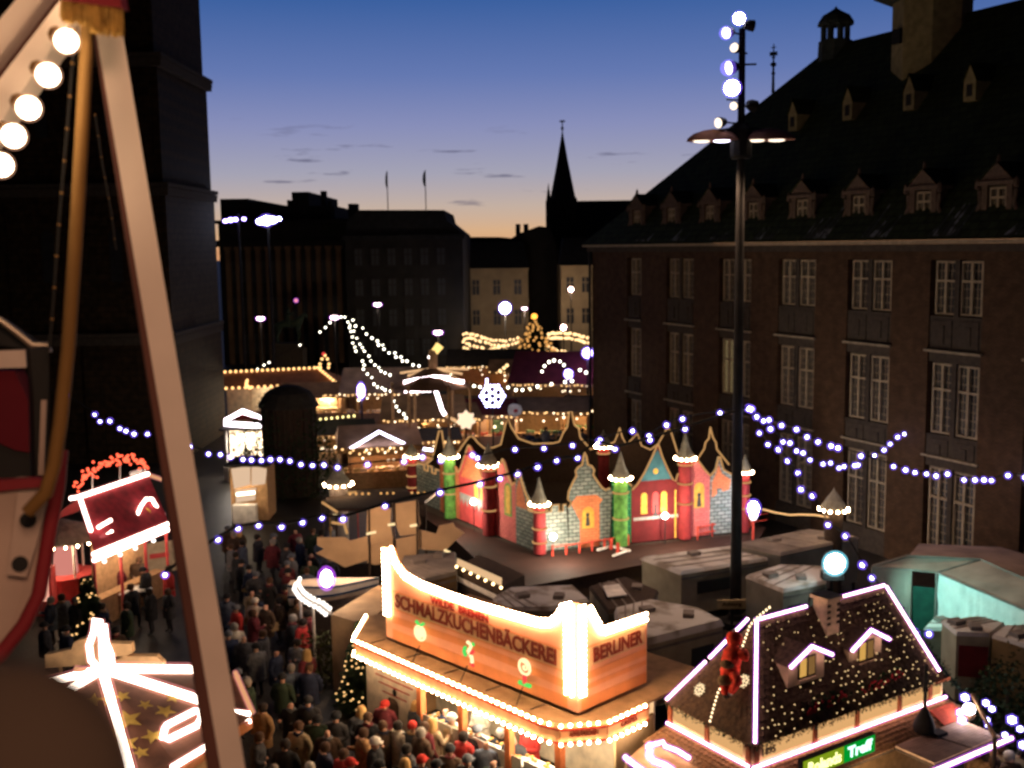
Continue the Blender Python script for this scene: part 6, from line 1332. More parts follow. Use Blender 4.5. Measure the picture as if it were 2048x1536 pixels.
# round kiosk at its left
kx = atz(135, 1195, 0); rk_ = thing('round_sweet_kiosk', 'small round kiosk with grey cone roof and bulbs left of the red stall', 'kiosk', kx)
ze = aty(135, 1090, kx.y - 1.2).z; zt2 = aty(135, 1038, kx.y).z
MB().lathe([(1.55, ze), (.9, ze + (zt2 - ze) * .6), (.1, zt2)], (0, 0, 0), 14).build('roof', m_cone, rk_)
for k in range(22): a = k * 2 * pi / 22; put('bulb', me_bulb, rk_, (1.6 * cos(a), 1.6 * sin(a), ze - .05), .055)
MB().lathe([(1.1, 0), (1.1, 1.0), (1.2, 1.05)], (0, 0, 0), 14).build('counter', r_red['x'], rk_)
for k in range(6): a = k * pi / 3 + .2; MB().tube([(1.05 * cos(a), 1.05 * sin(a), 1.0), (1.05 * cos(a), 1.05 * sin(a), ze)], .05, 6).build('post', m_white, rk_)
MB().lathe([(.5, 1.0), (.45, 2.2)], (0, 0, 0), 10).build('display_column', em('pink_display', (1, .35, .28), 1.3), rk_)
point('kiosk_light', V(kx) + V((.1, -.9, ze - .4)), 40, (1, .75, .45), .25)
q = atz(88, 1232, 0); bx2 = thing('lit_red_cabinet', 'small red cabinet with glowing front at the left edge', 'cabinet', q)
MB().bx(-.35, .35, 0, .5, 0, 1.9).build('body', r_red['x'], bx2); MB().bx(-.25, .25, -.03, -.002, .6, 1.6).build('lit_front', em('cabinet_glow', (1, .45, .32), 2.2), bx2)
# ------------------------------------------------------------------ star roofed booth bottom left
AP = atz(205, 1345, 3.9); sbt = thing('star_booth', 'round booth with dark starry roof, spokes of white neon and a looped crown', 'booth', (AP.x, AP.y, 0))
RR = 3.7; ez = 2.75; no = 8
def edge(a): return AP + V((RR * cos(a), RR * sin(a), ez - 3.9))
m_starr = mat('brown_star_roof', (.12, .045, .025), .6, scale=2, var=.35)
p_r = atz(505, 1432, ez); a0_ = atan2(p_r.y - AP.y, p_r.x - AP.x); RR = (p_r - AP).xy.length
angs = [a0_ + k * 2 * pi / no for k in range(no)]
f = MB()
for k in range(no):
    e_, g_ = edge(angs[k]), edge(angs[(k + 1) % no]); f.add([AP, e_, g_], [(0, 1, 2)])
f.build('roof', m_starr, sbt, world=True)
def sedge(px, py):  # point on the cone roof surface under a pixel
    d = ray(px, py); lo, hi = 10., 45.
    for _ in range(50):
        m_ = (lo + hi) / 2; p = CAMP + d * m_; rr = (p - AP).xy.length
        if p.z < 3.9 - (3.9 - ez) * rr / RR: hi = m_
        else: lo = m_
    return CAMP + d * lo
for l in ((96, 1376), (131, 1397), (392, 1348), (402, 1410), (262, 1560)):
    a = AP + V((0, 0, .10)); c = sedge(*l) + V((0, 0, .12)); wneon([a, c], .085, m_neonw, sbt)
wneon([AP + V((-.7, .1, .05)), AP], .05, m_rope, sbt)
for i, (dx, w_) in enumerate(((-.12, .20), (.16, .12))):
    pts = [AP + V((dx * .3, 0, .05))]
    for x, y in (((182, 1320), (178, 1290), (188, 1262), (190, 1240), (200, 1242), (204, 1280), (206, 1320)) if i == 0 else ((205, 1262), (208, 1250), (212, 1285), (222, 1310), (224, 1335), (212, 1345))): pts.append(aty(x, y, AP.y - .1))
    wneon(pts, .06, m_neonw, sbt)
wneon([sedge(*q) + V((0, 0, .14)) for q in ((330, 1470), (326, 1486), (338, 1490), (395, 1462), (404, 1445), (398, 1432), (388, 1434), (334, 1462), (330, 1470))], .06, m_neonw, sbt)
wneon([sedge(345, 1545) + V((0, 0, .12)), sedge(416, 1502) + V((0, 0, .12))], .055, m_neonw, sbt)
wneon([edge(angs[0]) + V((0, 0, .1)), edge(angs[1]) + V((0, 0, .1))], .04, m_rope, sbt); wneon([p_r + V((-.05, 0, .05)), p_r + V((-.55, .0, .12))], .05, m_neonw, sbt); wneon([p_r + V((-.05, -.05, -.1)), p_r + V((-.5, -.5, -.12))], .05, m_neonw, sbt)
m_gold = mat('gold_star', (.45, .28, .05), .5)
for px, py, r in ((185, 1405, .26), (255, 1442, .36), (252, 1490, .3), (330, 1425, .26), (305, 1475, .26), (282, 1508, .2), (218, 1402, .24), (110, 1352, .3), (290, 1412, .18), (345, 1400, .2), (215, 1470, .28), (160, 1440, .3), (245, 1395, .2)):
    c = sedge(px, py); n_ = V((c.x - AP.x, c.y - AP.y, (c - AP).xy.length * RR / 1.15)).normalized(); u = n_.cross(V((0, 0, 1))).normalized(); v = u.cross(n_); b = MB()
    b.prism([c + n_ * .035 + (u * cos(k * pi / 5 + .3) + v * sin(k * pi / 5 + .3)) * (r if k % 2 == 0 else r * .42) for k in range(10)], n_ * .01); b.build('gold_star', m_gold, sbt, world=True)
MB().lathe([(RR * .8, 0), (RR * .8, ez - .3)], (0, 0, 0), 8).build('wall', m_wood, sbt); MB().lathe([(RR * 1.0, ez - .3), (RR * 1.0, ez - .05)], (0, 0, 0), 8).build('fascia', mat('orange_brown_fascia', (.4, .14, .05), .6), sbt)
point('star_booth_lamp', AP + V((1.2, -2.6, .3)), 18, (1, .75, .5), .3)
lg = thing('log_parapet', 'tan rounded signboards standing behind the neon crown of the star booth', 'sign board', atz(200, 1420, 0))
m_log = mat('tan_log_board', (.58, .36, .18), .65, scale=3)
for l in ([(90, 1338), (90, 1310), (143, 1299), (147, 1286), (158, 1280), (176, 1276), (205, 1286), (262, 1288), (265, 1306), (220, 1325)], [(222, 1336), (228, 1313), (312, 1313), (326, 1326), (328, 1345)]):
    MB().prism([aty(x, y, AP.y + 1.5) for x, y in l], (0, .22, 0)).build('board', m_log, lg, world=True)
for px in (120, 180, 250, 300): q = aty(px, 1330, AP.y + 1.75); MB().tube([V((q.x, q.y, 0)), q], .05, 6).build('post', m_wood, lg, world=True)
point('log_light', aty(220, 1300, AP.y + .6) + V((0, 0, .6)), 14, (1, .75, .5), .2)
# ------------------------------------------------------------------ light chains between the masts
def chain(label, pix, y0, y1, me, r, bulbs=None, step=None, cab=.022, ybyx=None):
    P = [aty(x, y, y0 + (y1 - y0) * i / (len(pix) - 1)) for i, (x, y) in enumerate(pix)]
    t = thing('light_chain', label, 'light chain', P[0], 0, 'light chains strung over the market')
    MB().tube([p + V((0, 0, r * 1.1)) for p in P], cab, 5).build('cable', m_cable, t, world=True)
    for i, p in enumerate(P if bulbs is None else [aty(x, y, y0 + (y1 - y0) * (i / max(1, len(bulbs) - 1))) for i, (x, y) in enumerate(bulbs)]):
        put('bulb', me, t, p, r * random.uniform(.9, 1.1), True)
    return t
chain('upper bluish light chain from the mast over the castle gables to the far left', [(1497, 816), (1440, 826), (1365, 838), (1333, 850), (1298, 872), (1265, 862), (1200, 880), (1145, 891), (1088, 897), (1030, 899), (955, 916), (945, 910), (882, 921), (845, 914), (808, 923), (735, 929), (675, 935), (648, 930), (625, 931), (602, 929), (580, 922), (560, 919), (541, 919), (523, 921), (503, 920), (486, 919), (461, 914), (441, 909), (417, 908), (380, 893), (340, 880), (295, 868), (268, 868), (252, 862), (240, 857), (220, 842), (200, 843), (190, 829), (130, 790), (60, 770)], 39, 47, me_cool, .075, cab=.03)
chain('lower bluish light chain on a thick dark cable sagging before the castle', [(1497, 818), (1370, 858), (1300, 880), (1230, 898), (1195, 885), (1155, 916), (1113, 921), (1075, 934), (1035, 948), (1000, 957), (960, 968), (880, 985), (770, 1012), (686, 1038), (644, 1036), (605, 1045), (563, 1054), (517, 1051), (476, 1057), (436, 1079), (390, 1108), (330, 1150)], 39, 30, me_cool, .07, cab=.05)
chain('light chain from the mast across the town hall to the right edge', [(1503, 818), (1513, 834), (1538, 840), (1563, 851), (1593, 859), (1614, 874), (1636, 884), (1662, 892), (1676, 896), (1722, 912), (1787, 933), (1811, 940), (1830, 945), (1853, 948), (1872, 952), (1895, 948), (1928, 960), (1950, 960), (1968, 960), (1983, 961), (2016, 951), (2050, 955), (2120, 950)], 39, 41, me_cool, .075)
chain('light chain from the mast sagging up to the hook on the town hall wall', [(1503, 818), (1527, 842), (1541, 858), (1566, 884), (1580, 886), (1593, 902), (1606, 906), (1620, 920), (1646, 928), (1661, 926), (1678, 936), (1688, 933), (1709, 931), (1716, 930), (1749, 911), (1768, 900), (1780, 888), (1795, 874), (1809, 868), (1817, 858)], 39, 47.2, me_cool, .075)
chain('steep light chain from the mast down to the right end of the grill hut', [(1503, 820), (1519, 866), (1536, 889), (1557, 899), (1575, 922), (1596, 946), (1602, 979), (1625, 992), (1656, 1050), (1691, 1072), (1725, 1130), (1744, 1156), (1790, 1215), (1800, 1238), (1830, 1266), (1858, 1268)], 39, 28, me_cool, .07)
hk = aty(1817, 856, 47.3); t = thing('wall_hook', 'bracket lamp fixing the light chain to the town hall wall', 'bracket', hk); MB().beam((0, 0, 0), (.6, .35, -.05), .06, .06).build('arm', m_black, t); MB().lathe([(.08, -.2), (.12, 0), (.03, .1)], (0, 0, 0), 8).build('lantern', m_black, t); MB().beam((.55, .3, -.4), (.62, .36, .3), .2, .05).build('wall_plate', m_stone, t)
dg = thing('dark_garland', 'dark leafy garland falling from the hut gable to the lamp bush', 'garland', aty(1900, 1330, 27.5)); garland([aty(1772, 1190, 28), aty(1830, 1266, 27.5), aty(1880, 1330, 27.5), aty(1960, 1430, 27)], 'greenery', dg, 90, .10, m_fir, True); MB().tube([aty(1772, 1190, 28), aty(1830, 1266, 27.5), aty(1880, 1330, 27.5), aty(1960, 1430, 27)], .03, 5).build('cord', m_cable, dg, world=True)
me_far = shared('far_white_bulb', em('far_white_bulb', (1, .93, .74), 12), 1)
hub_ = (690, 634)
chain('far chain of white bulbs falling gently to the candle pyramid and on to the snowflake', [hub_, (706, 640), (711, 652), (726, 656), (733, 668), (744, 676), (755, 682), (757, 690), (766, 690), (768, 698), (778, 706), (790, 706), (792, 714), (802, 714), (805, 722), (814, 722), (826, 730), (838, 732), (853, 740), (870, 745), (885, 752), (900, 754), (915, 762), (922, 766), (934, 770), (948, 772), (960, 774), (1016, 775), (1032, 780), (1045, 780), (1075, 773), (1103, 768), (1130, 764), (1160, 740), (1172, 745)], 90, 66, me_far, .105)
chain('far chain of white bulbs falling steeply toward the pinkish tents', [hub_, (696, 644), (699, 655), (702, 663), (705, 674), (706, 686), (710, 694), (712, 702), (725, 722), (728, 730), (727, 738), (735, 748), (744, 755), (748, 768), (755, 774), (764, 776), (770, 780), (781, 782), (788, 802), (793, 813), (798, 822), (808, 828), (812, 836)], 90, 68, me_far, .10)
chain('far chain of warm white bulbs between the two others', [hub_, (700, 650), (708, 662), (714, 676), (720, 688), (725, 695), (729, 702), (738, 712), (742, 722), (750, 730), (758, 735), (762, 742), (770, 746), (780, 750)], 90, 74, me_far, .095)
chain('short far chain of white bulbs on the left of the street lamp', [hub_, (682, 634), (671, 638), (660, 645), (651, 655), (640, 664), (600, 690), (538, 725), (528, 730), (515, 738)], 90, 96, me_far, .10)
me_pale = shared('pale_amber_bulb', em('pale_amber_bulb', (1, .62, .28), 5.), 1)
def band(label, l, Y0, Y1, rows=2, dy=9, n=26):
    P = [l[0], l[-1]]; bl_ = []
    for k in range(n):
        f = k / (n - 1) * (len(l) - 1); i = min(int(f), len(l) - 2); g_ = f - i; x = l[i][0] + (l[i + 1][0] - l[i][0]) * g_; y = l[i][1] + (l[i + 1][1] - l[i][1]) * g_
        bl_.append((x + random.uniform(-2, 2), y + (k % rows) * dy + random.uniform(-1.5, 1.5)))
    pth = [(x, y + dy / 2) for x, y in l]
    return chain(label, pth, Y0, Y1, me_pale, .17, bl_)
band('swag of amber bulbs, upper one before the cream house', [(926, 668), (945, 668), (965, 675), (985, 680), (1010, 682), (1038, 676)], 128, 120, n=40)
band('swag of amber bulbs, lower one before the cream house', [(926, 684), (940, 690), (960, 695), (975, 700), (990, 696), (1005, 692), (1012, 690)], 128, 120, n=34)
band('swag of amber bulbs, upper one right of the fir', [(1095, 668), (1108, 666), (1122, 666), (1140, 668), (1160, 672), (1176, 676)], 118, 112, n=34)
band('swag of amber bulbs, lower one right of the fir', [(1078, 688), (1095, 692), (1112, 700), (1130, 704), (1145, 708), (1160, 712)], 118, 112, n=28)
chain('arch of white bulbs over the maroon tent', [(1084, 743), (1089, 732), (1098, 724), (1108, 721), (1120, 723), (1128, 730), (1134, 742), (1136, 756), (1144, 762)], 88, 84, me_far, .13)
chain('short row of yellow-white bulbs slanting right of the pyramid', [(1000, 742), (1008, 736), (1014, 731)], 95, 93, me_pale, .16)
# ------------------------------------------------------------------ own gondola and wheel, very near
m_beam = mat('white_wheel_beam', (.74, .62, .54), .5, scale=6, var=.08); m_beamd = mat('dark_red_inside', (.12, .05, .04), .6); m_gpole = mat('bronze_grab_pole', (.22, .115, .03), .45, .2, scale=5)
m_shell = mat('pale_gondola_shell', (.46, .34, .28), .35, scale=4, var=.2, col2=None); m_trim = mat('red_trim_paint', (.24, .015, .025), .4); m_maroon = mat('maroon_seat', (.11, .006, .015), .6); m_brack = mat('primer_bracket', (.50, .38, .32), .5)
fw = thing('ferris_wheel_frame', 'pale beams and bulbs of the wheel frame close to the camera', 'ferris wheel', aty(215, 60, 1.9))
def npt(px, py, d): v = ray(px, py).normalized(); return CAMP + v * d
def quadbeam(px, d0, d1, vec, m, name, par):
    a, b_, c, d = px; P = [npt(*a, d0), npt(*b_, d0), npt(*c, d1), npt(*d, d1)]; return MB().prism(P, vec).build(name, m, par, world=True)
quadbeam(((188, 40), (241, 40), (496, 1570), (447, 1570)), 2.0, 1.8, V((-.02, .05, -.004)), m_beam, 'beam', fw)
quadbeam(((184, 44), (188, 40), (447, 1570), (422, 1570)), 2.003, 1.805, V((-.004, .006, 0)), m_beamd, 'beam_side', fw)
quadbeam(((-60, 190), (-60, 110), (80, -60), (130, -60)), 1.95, 1.95, V((.01, .04, 0)), m_beam, 'beam', fw)
quadbeam(((-60, 330), (-60, 235), (120, 0), (150, 30)), 1.9, 1.9, V((.01, .04, 0)), m_beam, 'beam', fw)
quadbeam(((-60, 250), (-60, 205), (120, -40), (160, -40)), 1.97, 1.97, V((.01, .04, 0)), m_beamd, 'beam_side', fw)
for f in (.06, .1, .32, .36, .62, .66, .9):
    for w_ in (.25, .75):
        x0_, x1_ = 188 + (447 - 188) * f, 241 + (496 - 241) * f; y_ = 40 + 1530 * f; c_ = npt(x0_ + (x1_ - x0_) * w_, y_, (2.0 - .2 * f) - .004); MB().ico(c_, (.0042, .0042, .0042), 1).build('bolt_head', m_brack, fw, world=True)
me_near = shared('globe_bulb', em('near_globe', (1, .76, .48), 30), 3)
me_near = globe('globe_bulb', MATS['near_globe'], halo('near_halo', (1, .5, .3), .25), 1.22, 3); m_sock = mat('brass_socket', (.4, .22, .08), .4, .6)  # shell adds the pinkish glowing rim round each near bulb
for px, py in ((133, 82), (96, 150), (57, 216), (27, 272), (2, 330)):
    c = npt(px, py, 1.8); put('bulb', me_near, fw, c, .0165, True)
    e_ = npt(px - 22, py - 14, 1.84); MB().tube([c, e_], .012, 8).build('bulb_socket', m_sock, fw, world=True)
MB().ico(npt(152, 20, 1.85), .009, 2).build('small_bulb', m_bulb, fw, world=True)
pp_ = [npt(x, y, d) for x, y, d in ((176, 40, 1.85), (165, 250, 1.83), (150, 500, 1.8), (136, 700, 1.78), (120, 850, 1.76), (108, 930, 1.75), (92, 985, 1.75), (55, 1025, 1.76))]
MB().tube(pp_, .0102, 10).build('grab_pole', m_gpole, fw, world=True, smooth=True)
cb_ = [npt(x, y, 1.9) for x, y in ((150, 60), (135, 250), (118, 450), (104, 640), (98, 700))]; MB().tube(cb_, .0025, 5).build('chain', m_black, fw, world=True)
for p in along(cb_, .05): MB().ico(p, .0032, 1).build('chain_link', m_sock, fw, world=True)
cb_ = [npt(x, y, 2.05) for x, y in ((190, 230), (205, 330), (222, 420), (232, 500))]; MB().tube(cb_, .002, 5).build('wire', m_black, fw, world=True)
for p in along(cb_, .035): MB().ico(p, .0022, 1).build('wire_clip', m_sock, fw, world=True)
fr = MB(); m_fringe = mat('gold_fringe', (.42, .25, .06), .7, scale=40, var=.5)
for k in range(230):
    f = random.random(); x = 122 + 122 * f; y0 = 2 + 18 * f; L_ = random.uniform(38, 58) * (.75 if f < .5 else 1); p0 = npt(x, y0 - 14, 1.78 + random.random() * .02); p1 = npt(x + random.uniform(-5, 5), y0 + L_, 1.78 + random.random() * .03); fr.tube([p0, p1], .0016, 4)
fr.build('fringe', m_fringe, fw, world=True, kind='stuff')
MB().prism([npt(115, -40, 1.77), npt(235, -40, 1.77), npt(243, 14, 1.77), npt(118, -4, 1.77)], V((0, .03, 0))).build('canopy_edge', m_trim, fw, world=True)
gd = thing('gondola', 'pale wheel gondola with red trim, bolted bracket and maroon seat at the left edge', 'gondola', npt(40, 1000, 1.9))
def gp(l, d, vec, m, name, par=None, lab=None): return MB().prism([npt(x, y, d) for x, y in l], vec).build(name, m, par or gd, world=True, label=lab)
gp([(-60, 985), (40, 965), (112, 968), (72, 1195), (0, 1318), (-60, 1350)], 1.95, V((-.02, .05, 0)), m_shell, 'shell')
MB().tube([npt(x, y, 1.93) for x, y in ((122, 900), (116, 975), (100, 1060), (78, 1190), (48, 1250), (0, 1310), (-50, 1350))], .0115, 8).build('red_trim', m_trim, gd, world=True, smooth=True)
gp([(-60, 962), (0, 962), (60, 958), (112, 960), (112, 972), (40, 978), (-60, 990)], 1.92, V((0, .02, 0)), m_trim, 'red_rim')
o = gp([(36, 985), (80, 985), (92, 1010), (72, 1090), (52, 1155), (14, 1150), (26, 1060)], 1.90, V((0, .006, 0)), m_brack, 'bracket')
for px, py in ((56, 1040), (40, 1128)): MB().tube([npt(px, py, 1.893), npt(px, py, 1.898)], .0125, 12).build('bolt_hole', m_black, o, world=True)
gp([(-60, 640), (0, 640), (62, 684), (62, 700), (0, 690), (-60, 690)], 2.1, V((0, .03, 0)), m_black, 'roof_edge')
MB().tube([npt(x, y, 2.05) for x, y in ((-30, 632), (0, 640), (30, 662), (64, 690), (96, 690), (98, 705))], .006, 8).build('chrome_rail', mat('chrome', (.6, .5, .4), .2, 1.), gd, world=True, smooth=True)
gp([(-60, 705), (50, 700), (52, 735), (-60, 738)], 2.06, V((0, .02, 0)), mat('pale_rail', (.6, .48, .42), .4), 'pale_rail')
gp([(60, 700), (98, 695), (100, 800), (95, 960), (72, 962), (68, 800)], 2.0, V((-.02, .03, 0)), m_black, 'dark_post'); MB().tube([npt(88, 800, 1.99), npt(82, 950, 1.99)], .005, 6).build('post_highlight_strip', m_brack, gd, world=True)
gp([(-60, 742), (28, 742), (56, 800), (58, 905), (30, 900), (-60, 860)], 2.08, V((0, .04, 0)), m_maroon, 'seat_back'); gp([(-60, 858), (30, 898), (60, 905), (62, 962), (-60, 965)], 2.09, V((0, .05, 0)), m_black, 'seat_well')
ow = thing('gondola_cushion', 'dark padded edge of the camera gondola, wholly out of focus', 'cushion', npt(20, 1560, .5))
MB().ico(npt(20, 1560, .5), (.048, .03, .048), 3).build('padding', mat('dark_brown_leather', (.045, .03, .022), .6), ow, world=True, smooth=True)
MB().beam(npt(20, 1640, .5), npt(20, 1850, .5), .04, .03).build('stem', m_black, ow, world=True)
# unseen wheel bulbs and a light added behind the camera to light the gondola
wa = thing('unseen_wheel_spoke', 'unseen row of bulbs added on a wheel spoke behind the camera', 'wheel spoke', CAMP + V((.5, -1.4, 1.2)))
MB().beam(CAMP + V((-1.2, -1.3, 1.0)), CAMP + V((2.2, -1.5, 1.5)), .06, .08).build('beam', m_beam, wa, world=True)
for k in range(12): f = k / 11; p = CAMP + V((-1.2 + 3.4 * f, -1.25 - .2 * f, .93 + .5 * f)); put('bulb', me_near, wa, p, .02, True)
point('wheel_bulb_fill_light', CAMP + V((.6, -1.2, .8)), 85, (1, .56, .34), .3); point('wheel_bulb_fill_light', npt(75, 190, 1.72), .25, (1, .65, .38), .03)  # strong light behind the camera is added to brighten the near beam
# ------------------------------------------------------------------ people
m_skin = mat('skin', (.45, .25, .17), .55); m_trs = mat('dark_trousers', (.025, .025, .03), .8); m_shoe = m_black
COATS = [('black', (.018, .018, .02)), ('charcoal', (.045, .045, .05)), ('dark brown', (.06, .035, .02)), ('navy', (.018, .025, .055)), ('dark green', (.025, .04, .022)), ('grey', (.13, .13, .135)), ('beige', (.36, .27, .16)), ('tan', (.28, .16, .07)), ('maroon', (.13, .02, .025)), ('red', (.40, .03, .025)), ('cream', (.55, .48, .38)), ('blue-grey', (.09, .11, .15))]
CM = {n: mat('coat_' + n.replace(' ', '_').replace('-', '_'), c, .85, scale=10, var=.3, bump=.3) for n, c in COATS}
HM = {'black cap': (0, mat('hat_black', (.015, .015, .017), .8)), 'red cap': (0, mat('hat_red', (.45, .03, .02), .8)), 'white knit hat': (0, mat('hat_white', (.6, .55, .48), .9)), 'grey knit hat': (0, mat('hat_grey', (.12, .13, .15), .9)),
      'brown hair': (1, mat('hair_brown', (.07, .035, .018), .6)), 'dark hair': (1, mat('hair_dark', (.018, .013, .01), .6)), 'grey hair': (1, mat('hair_grey', (.25, .22, .19), .7)), 'long blond hair': (2, mat('hair_blond', (.50, .30, .11), .6)), 'bald head': (3, m_skin)}
JN = ['pel', 'waist', 'chest', 'neck', 'jaw', 'skull', 'shL', 'elL', 'wrL', 'haL', 'shR', 'elR', 'wrR', 'haR', 'hipL', 'knL', 'anL', 'toL', 'hipR', 'knR', 'anR', 'toR']
BASE = dict(pel=(0, 0, .93), waist=(0, 0, 1.12), chest=(0, .01, 1.34), neck=(0, 0, 1.47), jaw=(0, -.025, 1.56), skull=(0, -.005, 1.68), shL=(.22, .01, 1.38), elL=(.31, .04, 1.12), wrL=(.30, -.08, .92), haL=(.29, -.12, .85), hipL=(.1, 0, .86), knL=(.11, -.03, .48), anL=(.11, .02, .09), toL=(.13, -.13, .05))
RADS = dict(pel=(.17, .13), waist=(.19, .15), chest=(.22, .16), neck=(.06, .06), jaw=(.068, .08), skull=(.078, .095), sh=.10, el=.08, wr=.06, ha=.045, hip=.095, kn=.068, an=.05, to=.05)
EDG = [('pel', 'waist'), ('waist', 'chest'), ('chest', 'neck'), ('neck', 'jaw'), ('jaw', 'skull')] + [e for s in 'LR' for e in (('chest', 'sh' + s), ('sh' + s, 'el' + s), ('el' + s, 'wr' + s), ('wr' + s, 'ha' + s), ('pel', 'hip' + s), ('hip' + s, 'kn' + s), ('kn' + s, 'an' + s), ('an' + s, 'to' + s))]
POSES = [dict(), dict(elL=(.27, .0, 1.12), wrL=(.14, -.24, 1.16), haL=(.10, -.30, 1.22), elR=(-.27, .0, 1.12), wrR=(-.10, -.24, 1.10), haR=(-.04, -.28, 1.14)),
         dict(wrR=(-.2, -.28, 1.2), haR=(-.16, -.34, 1.28), elR=(-.28, -.04, 1.13)), dict(knL=(.11, -.2, .50), anL=(.11, -.16, .10), toL=(.12, -.30, .06), knR=(-.11, .06, .48), anR=(-.11, .22, .12), toR=(-.12, .10, .05), wrL=(.24, .10, .93), haL=(.24, .12, .86)),
         dict(jaw=(.03, -.05, 1.55), skull=(.05, -.06, 1.66), wrL=(.16, -.16, .98), haL=(.1, -.18, .96), wrR=(-.16, -.16, .98), haR=(-.1, -.18, .96))]
PROTO = []
hair_me = {}
def hatmesh(kind):
    b = MB()
    if kind == 0: b.lathe([(.118, 1.635), (.124, 1.68), (.112, 1.74), (.07, 1.785), (.0, 1.80)], (0, .0, 0), 12, 1, 1.15); b.box(0, -.14, 1.655, .16, .09, .015, 0, .2)
    elif kind == 1: b.lathe([(.10, 1.56), (.118, 1.62), (.118, 1.70), (.085, 1.765), (.0, 1.785)], (0, .025, 0), 12, 1, 1.1)
    else: b.lathe([(.13, 1.36), (.145, 1.50), (.13, 1.62), (.122, 1.70), (.085, 1.77), (.0, 1.79)], (0, .03, 0), 12, 1, 1.0)
    return b
for pi_, ps_ in enumerate(POSES):
    J = dict(BASE)
    for k in list(BASE):
        if k.endswith('L'): x, y, z = BASE[k]; J[k[:-1] + 'R'] = (-x, y, z)
    J.update(ps_)
    def rad_(k): return RADS[k] if k in RADS else RADS[k[:-1]]
    o = skin('person', [J[k] for k in JN], [(JN.index(a), JN.index(b_)) for a, b_ in EDG], [rad_(k) for k in JN], [CM['black'], m_skin, m_trs], None, 1)
    me = o.data
    hands = [V(J['haL']), V(J['haR'])]; sk = V(J['skull'])
    for v in me.vertices:   # nose and brow on the face
        d = v.co - (sk + V((0, -.09, -.05)))
        if abs(d.x) < .03 and abs(d.z) < .035 and v.co.y < sk.y - .05: v.co.y -= .03
    for p in me.polygons:
        c = p.center; p.material_index = 1 if (c.z > 1.50 or min((c - h_).length for h_ in hands) < .075) else (2 if c.z < .80 else 0)
    ct_ = MB().lathe([(.27, .60), (.265, .80), (.245, 1.05), (.255, 1.28), (.215, 1.41), (.10, 1.50), (.085, 1.47)], (0, .005, 0), 12, 1.0, .78).build('coat', CM['black'], o, smooth=True)
    PROTO.append((o, ct_))
SCARF = MB().tube([(.095 * cos(k * pi / 5), .10 * sin(k * pi / 5), 1.475) for k in range(10)], .035, 6, True).beam((.04, -.11, 1.46), (.06, -.17, 1.12), .09, .03, (0, 1, 0)).build('scarf', CM['red'], None, smooth=True)
BAG = MB().box(.27, .05, .92, .12, .30, .26, .1).tube([(.27, -.05, 1.05), (.21, 0, 1.42), (.27, .15, 1.05)], .012, 5).build('bag', m_sack, None)
HATS = {}
used_lab = {}; combos = {}
def person(px, py, zone, face, coat=None, hat=None, hpx=True, scale=1., pose=None):
    h = 1.66 * scale; q = atz(px, py, h) if hpx else atz(px, py, 0)
    if zone not in combos:
        random.seed(len(combos) + 3); L_ = [(c, h_) for c, _ in COATS for h_ in HM]; random.shuffle(L_); combos[zone] = L_
    if coat is None:
        dark = ('black', 'charcoal', 'dark brown', 'navy', 'dark green', 'grey', 'maroon', 'blue-grey')
        for i, (c, h_) in enumerate(combos[zone]):
            if c in dark and h_ not in ('red cap', 'white knit hat', 'long blond hair'): coat, hat = combos[zone].pop(i); break
        else:
          for i, (c, h_) in enumerate(combos[zone]):
            if (c in dark or random.random() < .04) and (h_ not in ('red cap', 'white knit hat') or random.random() < .15): coat, hat = combos[zone].pop(i); break
          else: coat, hat = combos[zone].pop()
    elif (coat, hat) in combos[zone]: combos[zone].remove((coat, hat))
    else:
        alt = [c for c in combos[zone] if c[0] == coat] or [c for c in combos[zone] if c[0] in ('black', 'charcoal', 'navy', 'dark brown')]
        coat, hat = alt[0]; combos[zone].remove(alt[0])
    o0, c0_ = PROTO[random.randrange(len(PROTO)) if pose is None else pose]
    o = o0.copy(); COL.objects.link(o); XF[o] = Matrix(); c1_ = c0_.copy(); COL.objects.link(c1_); c1_.parent = o
    o.location = (q.x, q.y, 0); o.rotation_euler = (0, 0, face); s_ = scale * random.uniform(.96, 1.04); o.scale = (s_ * 1.08, s_ * 1.08, s_)
    o.material_slots[0].link = 'OBJECT'; o.material_slots[0].material = CM[coat]; c1_.material_slots[0].link = 'OBJECT'; c1_.material_slots[0].material = CM[coat]
    kind, hm = HM[hat]
    if kind < 3:
        if hat not in HATS: HATS[hat] = hatmesh(kind).build('hat' if kind == 0 else 'hair', hm, o, smooth=True); ht = HATS[hat]
        else: ht = HATS[hat].copy(); COL.objects.link(ht); ht.parent = o
        ht.location = V((0, 0, 0)) + (V(POSES[4]['skull']) - V(BASE['skull']) if o0 is PROTO[4][0] else V())
    if random.random() < .4:
        nm = random.choice(('scarf', 'scarf', 'bag'))
        if nm == 'scarf': e_ = SCARF.copy(); e_.material_slots[0].link = 'OBJECT'; e_.material_slots[0].material = CM[random.choice(('maroon', 'tan', 'grey', 'tan', 'navy', 'maroon'))]
        else: e_ = BAG.copy()
        COL.objects.link(e_); e_.parent = o
    lab = 'person in %s coat and %s %s' % (coat, hat, zone) if 'h' else ''; used_lab[lab] = used_lab.get(lab, 0) + 1
    tag(o, lab, 'person', 'visitors of the Christmas market'); return o
Z1 = 'before the bakery counter'
